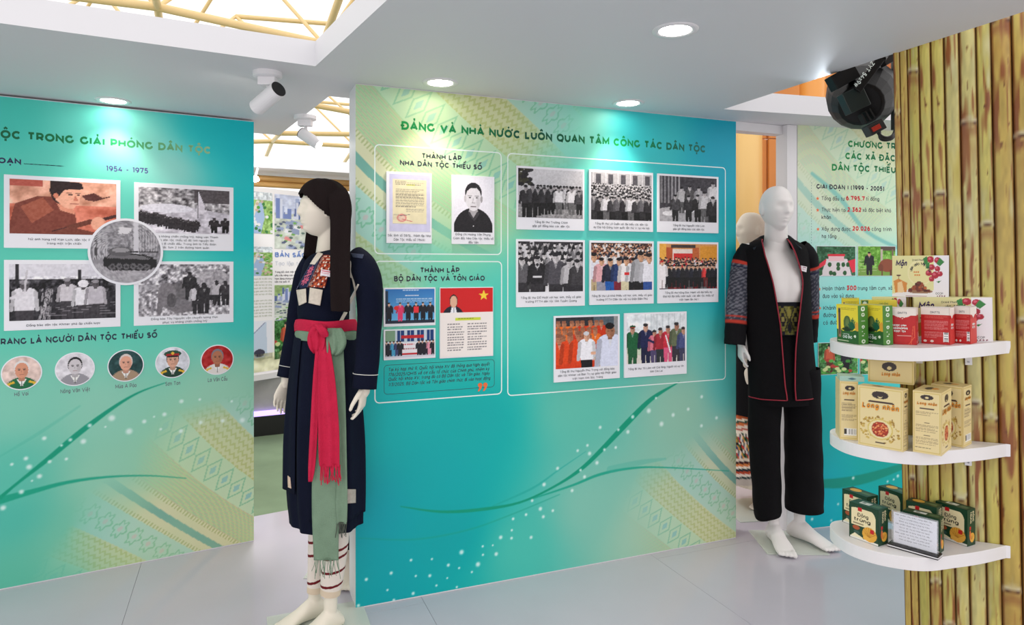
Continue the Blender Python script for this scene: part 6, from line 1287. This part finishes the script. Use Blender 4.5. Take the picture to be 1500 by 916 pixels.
# embroidered bib, lapel, linen squares
im = Im(34, 60, (156, 62, 40)); im.speck(.2, 10, 2)
for r in range(11):
    for c in range(6):
        x, y = (c+.5)/6, (r+.5)/11; k = (r+c) % 3
        if r < 3: im.rect(x-.06, y-.02, x+.05, y+.015, (226, 210, 190) if k else (60, 30, 30))
        elif r < 6: im.poly([(x, y-.04), (x+.07, y), (x, y+.04), (x-.07, y)], (232, 222, 205) if k == 0 else (96, 40, 34) if k == 1 else (205, 96, 60))
        else: im.poly([(x-.07, y+.035), (x+.07, y+.035), (x, y-.035)], (236, 230, 220) if k == 0 else (52, 30, 38) if k == 1 else (214, 120, 70))
im.rect(0, 0, .07, 1, (40, 40, 60)); im.rect(.93, 0, 1, 1, (120, 40, 34)); im.rect(0, .97, 1, 1, (44, 34, 44)); im.rect(.07, 0, .24, 1, (96, 44, 44), .7); im.texty(.08, .05, .24, .95, 26, (222, 200, 180), .8)
drape('embroidered_bib', A, bvR, (472, 374), (488, 374), (476, 423), (449, 421), im, .006)
im = Im(24, 50, (30, 40, 72)); 
for cy in (.42, .75):
    for k in range(8): a = k*pi/4; im.line(.5, cy, .5+.3*math.cos(a), cy+.12*math.sin(a), .045, (205, 100, 125)); im.ell(.5, cy, .07, .035, (90, 40, 60))
im.line(.2, .6, .8, .56, .04, (205, 110, 130)); im.rect(0, 0, .06, 1, (120, 125, 150)); im.rect(.94, 0, 1, 1, (120, 125, 150)); drape('embroidered_lapel', A, bvR, (460, 377), (469, 376), (450, 421), (434, 424), im, .007)
def lin_im(w=16, h=20, c=(214, 204, 188)): i = Im(w, h, c); i.speck(.12, 6, 2); return i
drape('linen_square', A, bvR, (434, 425), (448, 423), (449, 443), (438, 448), lin_im(), .008); drape('linen_square', A, bvR, (454, 421.5), (473, 425), (469, 448), (452, 444), lin_im(), .008)
drape('linen_collar', A, bvR, (466, 369), (473, 372), (461, 388), (454, 387), lin_im(), .010); im = lin_im(20, 12, (236, 226, 230)); im.texty(.1, .15, .9, .8, 2, (200, 60, 80), .7); drape('name_tag', A, bvR, (471, 394.5), (486, 397), (484, 406), (469, 403.5), im, .014)
drape('linen_patch', A, bvA, (507, 717), (521, 717), (521, 737), (507, 738), lin_im(16, 20, (178, 170, 160)), .006); drape('linen_patch', A, bvA, (421.5, 697), (425, 700), (426.5, 716), (422, 714), lin_im(8, 16, (216, 190, 168)), .006)
drape('shoulder_braid', A, bvA, (514, 371), (533, 373), (531, 379), (517, 377), lin_im(20, 8, (64, 72, 92)), .006)
# slit under the arm shows the cream body
im = Im(8, 30, (224, 216, 202)); drape('side_gap', A, bvA, (524, 416), (526, 417), (514, 446), (512, 442), im, .003); drape('side_gap', A, bvA, (504, 457), (509, 458), (500, 474), (495, 474), im, .003)
# sash: crimson and sage bands with knots and tails
for nm, m_, y0, y1, g, tl in (('crimson_sash', M_PINK, 470, 486, 2.6, 1), ('sage_sash', M_SAGE, 484, 500, 2.0, 1)):
    rw = [(434.5-g*.6, 519+g, y0, 2.86), (434-g, 520+g+.6, (y0*2+y1)/3, 2.86), (434-g, 520+g+.6, (y0+y1*2)/3, 2.86), (433.5-g*.6, 520+g, y1, 2.86)]
    V, F = garment(rw, YA, 80, 0, 0, nz=4); V = [v+Vector((0, 0, .005*math.sin((i % 80)*2*pi/80*3)+.012*math.sin((i % 80)*2*pi/80+2.2))) for i, v in enumerate(V)]; b_ = mesh(nm, V, F, m_, A, world=True, smooth=True); solid(b_, .004)
def loop_cloth(name, pxs, m, w, th=.011, dp=2.70):
    P = [at(a, b, c) for a, b, c in pxs]; P = [Vector(q) for q in catmull([tuple(p) for p in P], 6)]; V = []; F = []; n = 12
    for i, p in enumerate(P):
        t = (P[min(i+1, len(P)-1)]-P[max(i-1, 0)]).normalized(); y = Vector((0, 1, 0)); s_ = t.cross(y).normalized(); y = s_.cross(t); ww = w[0]+(w[1]-w[0])*math.sin(pi*i/(len(P)-1))
        for j in range(n): a = 2*pi*j/n; V.append(p+s_*ww*math.cos(a)+y*(th*(1+.35*math.sin(3*a+i*.3)))*math.sin(a))
    for i in range(len(P)-1):
        for j in range(n): F.append((i*n+j, i*n+(j+1) % n, (i+1)*n+(j+1) % n, (i+1)*n+j))
    F += [tuple(range(n))[::-1], tuple((len(P)-1)*n+j for j in range(n))]; o = mesh(name, V, F, m, A, world=True, smooth=True); subd(o); return o
zk = (ray(bvR, 470, 485) or 2.74)-.03
loop_cloth('crimson_loop', [(472, 480, zk), (461, 484, zk-.01), (457, 497, zk-.012), (461, 510, zk-.01), (469, 509, zk), (473, 496, zk)], M_PINK, (.012, .020), .008)
cloth_strip('crimson_bow', A, [(459, 478, 476, zk), (453, 477, 486, zk-.01), (452, 476, 500, zk-.015), (454, 474, 511, zk-.012), (459, 470, 518, zk)], M_PINK, fold=.012, nf=2.2, ph=1, th=.004)
loop_cloth('crimson_knot', [(466, 477, zk-.02), (472, 484, zk-.035), (478, 492, zk-.02)], M_PINK, (.012, .018), .016)
loop_cloth('sage_loop', [(482, 487, zk), (488, 500, zk-.008), (492, 510, zk-.008), (499, 500, zk-.005), (496, 487, zk)], M_SAGE, (.012, .022), .008)
cloth_strip('sage_bow', A, [(480, 500, 481, zk), (478, 506, 490, zk-.01), (478, 507, 504, zk-.014), (479, 501, 516, zk-.012), (481, 494, 521, zk)], M_SAGE, fold=.012, nf=2.4, ph=2, th=.004)
cloth_strip('sage_tail', A, [(465, 488, 498, 2.72), (460, 494, 560, 2.70), (458, 496, 640, 2.69), (457, 497, 740, 2.685), (459, 496, 800, 2.685), (460, 496, 821, 2.685)], M_SAGE, fold=.008, nf=1.4, bv=bvA, off=.013)
cloth_strip('sage_tail', A, [(486, 503, 506, 2.72), (491, 506, 580, 2.69), (493, 508, 680, 2.68), (492, 509, 740, 2.68), (494, 508, 768, 2.68)], M_SAGE, nu=10, fold=.006, nf=1.2, ph=1, bv=bvA, off=.016)
cloth_strip('crimson_tail', A, [(464, 480, 496, 2.70), (459, 470, 550, 2.67), (455, 466, 620, 2.665), (452, 462, 680, 2.665), (452, 457, 706, 2.665)], M_PINK, nu=8, fold=.006, nf=1, bv=bvA, off=.022)
cloth_strip('crimson_tail', A, [(467, 480, 492, 2.70), (466, 490, 550, 2.665), (466, 496, 620, 2.66), (467, 497, 676, 2.66), (470, 497, 684, 2.66)], M_PINK, fold=.012, nf=1.8, ph=2, bv=bvA, off=.026)
fringe('fringe', A, 470, 498, 684, 708, 2.655, 26, M_PINK, 5, .0018); fringe('fringe', A, 461, 495, 821, 845, 2.68, 24, M_SAGE, 6); fringe('fringe', A, 494, 508, 768, 786, 2.675, 12, mat('dark_thread', (70, 76, 66), .8), 4, .0014)
# leg wraps
def wrap(rows, bands, nm='leg_wrap'):
    R_ = catmull([tuple(r) for r in rows], 60); P = [at(a, b, c) for a, b, c, d in R_]; r = [d*c/FPX for a, b, c, d in R_]; n = 40; V, F = tube(P, r, n, caps=False); C_ = []
    for i, (a, b, c, d) in enumerate(R_):
        for j in range(n):
            yy = b-3.5*math.cos(2*pi*j/n+2); col = (224, 214, 204)
            for bd in bands:
                if abs(yy-bd) < 1.9: col = (104, 22, 30)
            if b > rows[-1][1]-9: col = (214, 196, 172) if col[0] > 200 else col
            C_.append(lin(col))
    return mesh(nm, V, F, M_CLOTHV, A, world=True, smooth=True, cols=np.array(C_))
wrap([(468, 745, 2.90, 13), (464, 785, 2.90, 12), (463, 830, 2.90, 12), (462.5, 866, 2.90, 12.5)], (789, 808, 848)); wrap([(492, 745, 2.81, 21), (491, 785, 2.81, 20), (488, 830, 2.81, 17.5), (484, 870, 2.81, 14.5)], (800, 811, 832, 853))
# head scarf
hc = spA['head'][0]; Rh = Matrix.Translation(hc) @ Matrix.Rotation(R(-63), 4, 'Z') @ Matrix.Scale(.93, 4); V = []; F = []; n, m_ = 64, 44; idx = {}
for i in range(m_+1):
    t = -pi/2*.75+(pi*.875)*i/m_
    for j in range(n):
        a = 2*pi*j/n; sy = math.sin(a); w_ = .098+.004*math.sin(9*a+3*t); p = Vector((w_*math.cos(t)**.8*math.cos(a) if math.cos(t) > 0 else 0, (.128 if sy > 0 else .113)*max(math.cos(t), 0)**.75*sy, .138*math.sin(t)+.004*math.sin(5*a)*math.cos(t)))
        f = -p.y
        if p.z-1.05*f+.040 > 0: idx[(i, j)] = len(V); V.append(Rh @ p)
for i in range(m_):
    for j in range(n):
        q = [(i, j), (i, (j+1) % n), (i+1, (j+1) % n), (i+1, j)]
        if all(k in idx for k in q): F.append(tuple(idx[k] for k in q))
o = mesh('head_scarf', V, F, M_SCARF, A, world=True, smooth=True); solid(o, .006); subd(o)
cloth_strip('scarf_tail', A, [(478, 506, 276, 2.80), (481, 513, 290, 2.745), (484, 514, 320, 2.725), (484, 513, 360, 2.70), (484, 513, 410, 2.665), (485, 512.5, 450, 2.66), (486, 512, 456, 2.66)], M_SCARF, fold=.007, nf=1.3, th=.006)
cloth_strip('scarf_tail', A, [(452, 484, 318, 2.90), (448, 484, 345, 2.93), (445, 484, 372, 2.95), (442, 472, 390, 2.97), (441, 450, 398, 2.975)], M_SCARF, fold=.005, nf=2, th=.005)
V, F = box(-.20, .20, -.24, .24, 0, .006); o = mesh('glass_base', V, F, M_GLASS, A, T=Matrix.Translation((.02, -.10, .0004)) @ Matrix.Rotation(R(22), 4, 'Z')); bevel(o, .002)

# ---- black jacket mannequin on the right
YB = R(13); cB = Vector((1.432, 3.70, 0))
B = thing('clothed_mannequin', Matrix.Translation(cB), 'white bare-chested mannequin in open black jacket with crimson piping and wide trousers', 'mannequin')
b1 = at(1134, 790, 3.70); b1.z = .085; b2 = at(1171, 786, 3.74); b2.z = .085
spB = dict(s=1.04, yaw=YB, c=cB, w=.93, df=.83, nk=1.0, lr=.62, chest=.018, v=.009, vf=.0042,
 head=(at(1137, 306, 3.66), R(11), 1.03, 0), shR=(at(1096, 366, 3.68), at(1084, 440, 3.72), at(1088, 515, 3.68)), shL=(at(1172, 374, 3.70), at(1190, 440, 3.78), at(1186, 500, 3.80)),
 haR=(at(1085, 504, 3.67), (.02, .0, -1), (1, .1, 0), 1, .82, .6),
 ftR=(at(1128, 560, 3.71), at(1126, 680, 3.70), b1, (-.02, -1)), ftL=(at(1166, 560, 3.72), at(1172, 680, 3.73), b2, (.52, -.85)), fs=1.12)
body(B, spB, M_MANW)
# trousers
V, F = garment([(1108, 1182, 482, 3.70), (1103, 1188, 505, 3.70), (1100, 1194, 540, 3.70), (1099, 1197, 570, 3.70), (1100, 1198, 590, 3.70)], YB, 64, bf=.62); mesh('trousers', V, F, M_BLK, B, world=True, smooth=True)
for rows, sd in (([(1124, 540, 3.69, 25), (1120.5, 590, 3.69, 23), (1120, 650, 3.69, 21.5), (1123, 710, 3.69, 20), (1124, 748, 3.69, 19), (1125, 756, 3.69, 17)], 1), ([(1172, 540, 3.71, 27), (1175, 590, 3.71, 25), (1177, 650, 3.72, 25.5), (1178, 700, 3.72, 26), (1178, 746, 3.72, 26)], 3)):
    V, F = sleeve(rows, 40, .035, 8, sd); o = mesh('trouser_leg', V, F, M_BLK, B, world=True, smooth=True); solid(o, .004)
# brocade belt
im = Im(96, 30, (86, 84, 36)); im.speck(.5, 40, 3)
for i in range(8):
    x = (i+.5)/8
    for r, c in ((.058, (30, 28, 40)), (.045, (126, 120, 58)), (.03, (36, 34, 40)), (.014, (150, 140, 80))): im.poly([(x, .5-r*8), (x+r, .5), (x, .5+r*8), (x-r, .5)], c)
    im.poly([(x+.0625, .1), (x+.09, .3), (x+.0625, .5), (x+.035, .3)], (140, 132, 66)); im.poly([(x+.0625, .55), (x+.09, .75), (x+.0625, .95), (x+.035, .75)], (34, 32, 40))
im.rect(0, 0, 1, .1, (20, 22, 30)); im.rect(0, .92, 1, 1, (20, 22, 30))
bvB = bvh_of(bpy.data.objects[[o.name for o in B.children if o.name.startswith('trousers')][0]], [o for o in B.children if o.name.startswith('body')][0])
im2 = Im(40, 50); im2.a = im.a[np.linspace(0, 29, 50).astype(int)][:, np.linspace(30, 66, 40).astype(int)]; drape('brocade_belt', B, bvB, (1126, 443), (1184, 443), (1184, 492), (1130, 492), im2, .012, dflt=3.6)
V, F = garment([(1114, 1176, 441, 3.70), (1113, 1177, 447, 3.70)], YB, 64, bf=.72, nz=3); mesh('belt_edge', V, F, mat('grey_band', (40, 44, 54), .6), B, world=True, smooth=True)
# jacket
JR = [(1113, 1160, 350), (1100, 1170, 355), (1088, 1182, 364), (1085, 1186, 380), (1086, 1187, 410), (1088, 1188, 440), (1091, 1190, 480), (1094, 1193, 520), (1096, 1197, 560), (1097, 1199, 580)]
gl = [(350, 1116), (355, 1116), (364, 1118), (380, 1122), (410, 1131), (440, 1137), (480, 1143.5), (520, 1147), (560, 1150), (580, 1153)]; gr = [(350, 1152), (355, 1156), (364, 1161), (380, 1168), (410, 1175), (440, 1173), (480, 1168.5), (520, 1165), (560, 1164.5), (580, 1166)]
yk_ = YB; n = 84; V = []; F = []; ER = []; EL = []
rows = catmull([(a, b, y, l[1], r[1]) for (a, b, y), l, r in zip(JR, gl, gr)], 6); ck, sk = math.cos(yk_), math.sin(yk_)
for i, (a, b, py, gL, gR) in enumerate(rows):
    c = at((a+b)/2, py, 3.70); bf = .66; h = (b-a)/2*3.70/FPX; Aa = h/math.sqrt(ck**2+(bf*sk)**2); Bb = Aa*bf
    def px_of(t):
        p = c+Matrix.Rotation(yk_, 3, 'Z') @ Vector((Aa*math.cos(t), Bb*math.sin(t), 0)); return CX+p.x/p.y*FPX
    ts = [R(-165+k*1.5) for k in range(101)]; pl = [px_of(t) for t in ts]
    tL = ts[min(range(101), key=lambda k: abs(pl[k]-gL))]; tR = ts[min(range(101), key=lambda k: abs(pl[k]-gR))]
    k_ = max(0, (py-470)/110)
    for j in range(n):
        t = tR+(2*pi+tL-tR)*j/(n-1); f = 1+.018*k_*math.sin(9*t)+.006*math.sin(5*t+i*.3); V.append(c+Matrix.Rotation(yk_, 3, 'Z') @ Vector((Aa*f*math.cos(t), Bb*f*math.sin(t), 0)))
    ER.append(V[-n]); EL.append(V[-1])
for i in range(len(rows)-1):
    for j in range(n-1): F.append((i*n+j, (i+1)*n+j, (i+1)*n+j+1, i*n+j+1))
jk = mesh('jacket', V, F, M_BLK, B, world=True, smooth=True); solid(jk, .005)
fo = Vector((0, -.004, 0)); hemV = V[-n:]
sm = lambda P: [Vector(P[0])]+[(P[i-1]+P[i]*2+P[i+1])/4 for i in range(1, len(P)-1)]+[Vector(P[-1])]
trim('crimson_piping', B, [p+fo for p in sm(sm(ER))[2:]], .0035, M_RTR); trim('crimson_piping', B, [p+fo for p in sm(sm(EL))[2:]], .0035, M_RTR); trim('hem_piping', B, [c0+(p-c0)*1.015 for p in hemV for c0 in [Vector((c.x, c.y, p.z))]], .003, M_RTR)
# collar
P1 = [at(1112, 358, 3.62), at(1111, 351, 3.68), at(1116, 346, 3.76), at(1136, 343, 3.80), at(1154, 345, 3.76), at(1160, 350, 3.68), at(1166, 358, 3.62)]; P2 = [at(1104, 366, 3.60), at(1101, 357, 3.68), at(1108, 352, 3.79), at(1136, 350, 3.84), at(1160, 352, 3.79), at(1170, 357, 3.68), at(1174, 366, 3.60)]
a_ = catmull([tuple(p) for p in P1], 5); b_ = catmull([tuple(p) for p in P2], 5); V, F = loft([[Vector(p) for p in a_], [Vector(p) for p in b_]], closed=False, caps=False); o = mesh('collar', V, F, mat('navy_collar', (24, 36, 46), .8), B, world=True, smooth=True); solid(o, .006)
for rows_, sd, ends in (([(1099, 362, 3.69, 13), (1089, 385, 3.69, 15.5), (1083, 420, 3.69, 15), (1079, 460, 3.68, 15), (1076, 505, 3.66, 14.5)], 5, (386, 472)), ([(1170, 361, 3.71, 12), (1182, 380, 3.72, 15), (1187.5, 420, 3.75, 11), (1188, 460, 3.79, 10.5), (1186, 500, 3.81, 10)], 7, (392, 462))):
    R_ = catmull([tuple(r) for r in rows_], 22); n_ = 40; V, F = sleeve(rows_, n_, .03, 22, sd); C_ = []; rs = np.random.RandomState(sd); nz = noise(len(R_), n_, 22, sd)
    for i, (a, b, c_, d) in enumerate(R_):
        for j in range(n_):
            col = (14, 13, 17)
            if ends[0] < b < ends[1]:
                v = (math.sin(b*1.1)*math.sin(j*1.6)+(nz[i, j]-.5)*2.2); col = (112, 112, 122) if v > .25 else (58, 60, 72)
            if abs(b-ends[0]) < 2.2 or abs(b-ends[1]) < 2.2 or abs(b-ends[1]+7) < 1: col = (190, 62, 48)
            if abs(b-ends[0]-6) < 1.2: col = (24, 34, 66)
            C_.append(lin(col))
    o = mesh('sleeve', V, F, M_CLOTHV, B, world=True, smooth=True, cols=np.array(C_)); solid(o, .004)
bvJ = bvh_of(jk); im = lin_im(14, 12, (232, 228, 232)); im.texty(.15, .2, .85, .8, 2, (120, 60, 80), .6); drape('name_tag', B, bvJ, (1173, 389), (1182, 391), (1181, 399), (1174, 397), im, .006, dflt=3.55)
V, F = box(-.16, .16, -.16, .16, 0, .006); bevel(mesh('glass_base', V, F, M_GLASS, B, T=Matrix.Translation((.06, .0, .0004)) @ Matrix.Rotation(R(-2), 4, 'Z')), .002)
q = at(1158, 804, 3.625); 
L_ = [([(x-.006, -.0, 0), (x+.006, 0, 0), (x+.004, .012, 0), (x-.008, .014, 0)], [(0, 1, 2, 3)]) for x in (-.012, .004)]; V, F = cat_vf(L_); mesh('base_mark', V, F, M_DARK, B, T=Matrix.Translation((q.x-cB.x, q.y-cB.y, .0072)))

# ---- mannequin behind, patterned skirt
cC = Vector((1.515, 4.26, 0)); C_m = thing('clothed_mannequin', Matrix.Translation(cC), 'cream mannequin behind the black jacket one, in striped patterned skirt', 'mannequin')
k1 = at(1128, 728, 4.28); k1.z = .085; k2 = at(1141, 724, 4.34); k2.z = .085
spC = dict(s=.985, yaw=R(-60), c=cC, w=.72, df=.75, nk=.8, lr=.6, chest=.01, v=.011, vf=.006, head=(at(1100, 338, 4.24), R(-80), .96, 0), shR=(at(1093, 372, 4.36), at(1090, 460, 4.4), at(1092, 540, 4.34)), shL=(at(1110, 378, 4.16), at(1100, 470, 4.12), at(1094, 530, 4.08)), ftL=((cC.x-.04, cC.y-.06, .85), (cC.x-.03, cC.y-.05, .47), k1, (-.75, -.6)), ftR=((cC.x+.04, cC.y+.06, .85), (cC.x+.04, cC.y+.05, .47), k2, (-.75, -.6)), fs=1.0)
body(C_m, spC, M_MANC)
V, F = garment([(1092, 1120, 366, 4.26), (1082, 1130, 378, 4.26), (1080, 1134, 420, 4.26), (1082, 1132, 480, 4.26), (1080, 1134, 540, 4.26), (1074, 1142, 606, 4.26)], R(-60), 48); mesh('black_blouse', V, F, M_BLK, C_m, world=True, smooth=True)
rw = [(1078, 1138, 600, 4.26), (1073, 1147, 640, 4.26), (1068, 1153, 680, 4.26), (1066, 1157, 706, 4.26)]; V, F = garment(rw, R(-60), 120, 10, .03, 1.2, nz=20); C2 = []; rs = random.Random(4)
st = [(608, (20, 20, 24)), (614, (190, 92, 48)), (617, (236, 224, 200)), (620, (30, 70, 60)), (624, (205, 110, 60)), (628, (226, 214, 196)), (631, (178, 60, 38)), (635, (238, 226, 208)), (672, None), (676, (222, 208, 188)), (680, (60, 30, 34)), (684, (214, 128, 70)), (687, (236, 226, 210)), (691, (30, 44, 50)), (695, (180, 70, 42)), (699, (226, 214, 200)), (702, (40, 60, 60)), (712, (180, 170, 160))]
pal = [(236, 226, 210), (196, 62, 44), (40, 70, 110), (30, 24, 30), (214, 150, 60), (66, 110, 70)]
for v in V:
    py = HY+(1.5-v.z)/v.y*FPX; col = (200, 190, 170)
    for yy, cc in st:
        if py < yy: col = cc; break
    if col is None: ang = int((math.atan2(v.y-cC.y, v.x-cC.x)*14)); col = pal[(ang*3+int(py/4)*5+(ang*int(py/4)) % 3) % 6]
    C2.append(lin(col))
mesh('patterned_skirt', V, F, M_CLOTHV, C_m, world=True, smooth=True, cols=np.array(C2))
for rws, sd in (([(1094, 374, 4.34, 12), (1089, 440, 4.38, 12), (1091, 520, 4.34, 12)], 1), ([(1112, 380, 4.18, 12), (1104, 450, 4.13, 12), (1096, 520, 4.09, 11)], 2)):
    V, F = sleeve(rws, 24, .04, 5, sd); mesh('sleeve', V, F, M_BLK, C_m, world=True, smooth=True)
V, F = box(-.19, .19, -.19, .19, 0, .006); bevel(mesh('glass_base', V, F, M_GLASS, C_m, T=Matrix.Translation((-.02, -.06, .0004)) @ Matrix.Rotation(R(8), 4, 'Z')), .002)

# ---- mannequin behind the middle panel, only its foot shows
cD = Vector((-.83, 3.50, 0)); D_m = thing('clothed_mannequin', Matrix.Translation(cD), 'mannequin in black behind the middle panel, only a cream foot showing', 'mannequin')
d1 = at(506, 845, 3.30); d1.z = .085; d2 = at(530, 838, 3.42); d2.z = .085
spD = dict(s=.96, yaw=R(-150), c=cD, w=.7, df=.75, nk=.8, lr=.7, chest=.01, v=.011, vf=.005, head=((cD.x, cD.y, 1.69), R(-150), .93, 0), ftL=((cD.x+.03, cD.y-.05, .85), (d1.x, d1.y, .47), d1, (.2, -.98)), ftR=((cD.x+.06, cD.y+.05, .85), (d2.x, d2.y, .47), d2, (.1, -1)), fs=.9)
body(D_m, spD, M_MANC)
z2 = lambda x, y, z, h: (CX+x/y*FPX, HY+(1.5-z)/y*FPX, y, h*FPX/y)
for dd in (d1, d2):
    V, F = sleeve([z2(dd.x+.01, dd.y, .86, .085), z2(dd.x, dd.y, .5, .075), z2(dd.x, dd.y, .15, .062)], 28, .03, 8, 3); mesh('trouser_leg', V, F, M_BLK, D_m, world=True, smooth=True)
def gw(x, y, z, h): return (CX+(x-h)/y*FPX, CX+(x+h)/y*FPX, HY+(1.5-z)/y*FPX, y)
V, F = garment([gw(cD.x, cD.y, 1.5, .05), gw(cD.x, cD.y, 1.45, .13), gw(cD.x, cD.y, 1.3, .15), gw(cD.x, cD.y, 1.08, .13), gw(cD.x, cD.y, .9, .15), gw(cD.x, cD.y, .75, .16)], R(-150), 48, bf=.7); mesh('black_tunic', V, F, M_BLK, D_m, world=True, smooth=True)
V, F = box(-.17, .17, -.17, .17, 0, .006); bevel(mesh('glass_base', V, F, M_GLASS, D_m, T=Matrix.Translation((0, -.06, .0004))), .002)
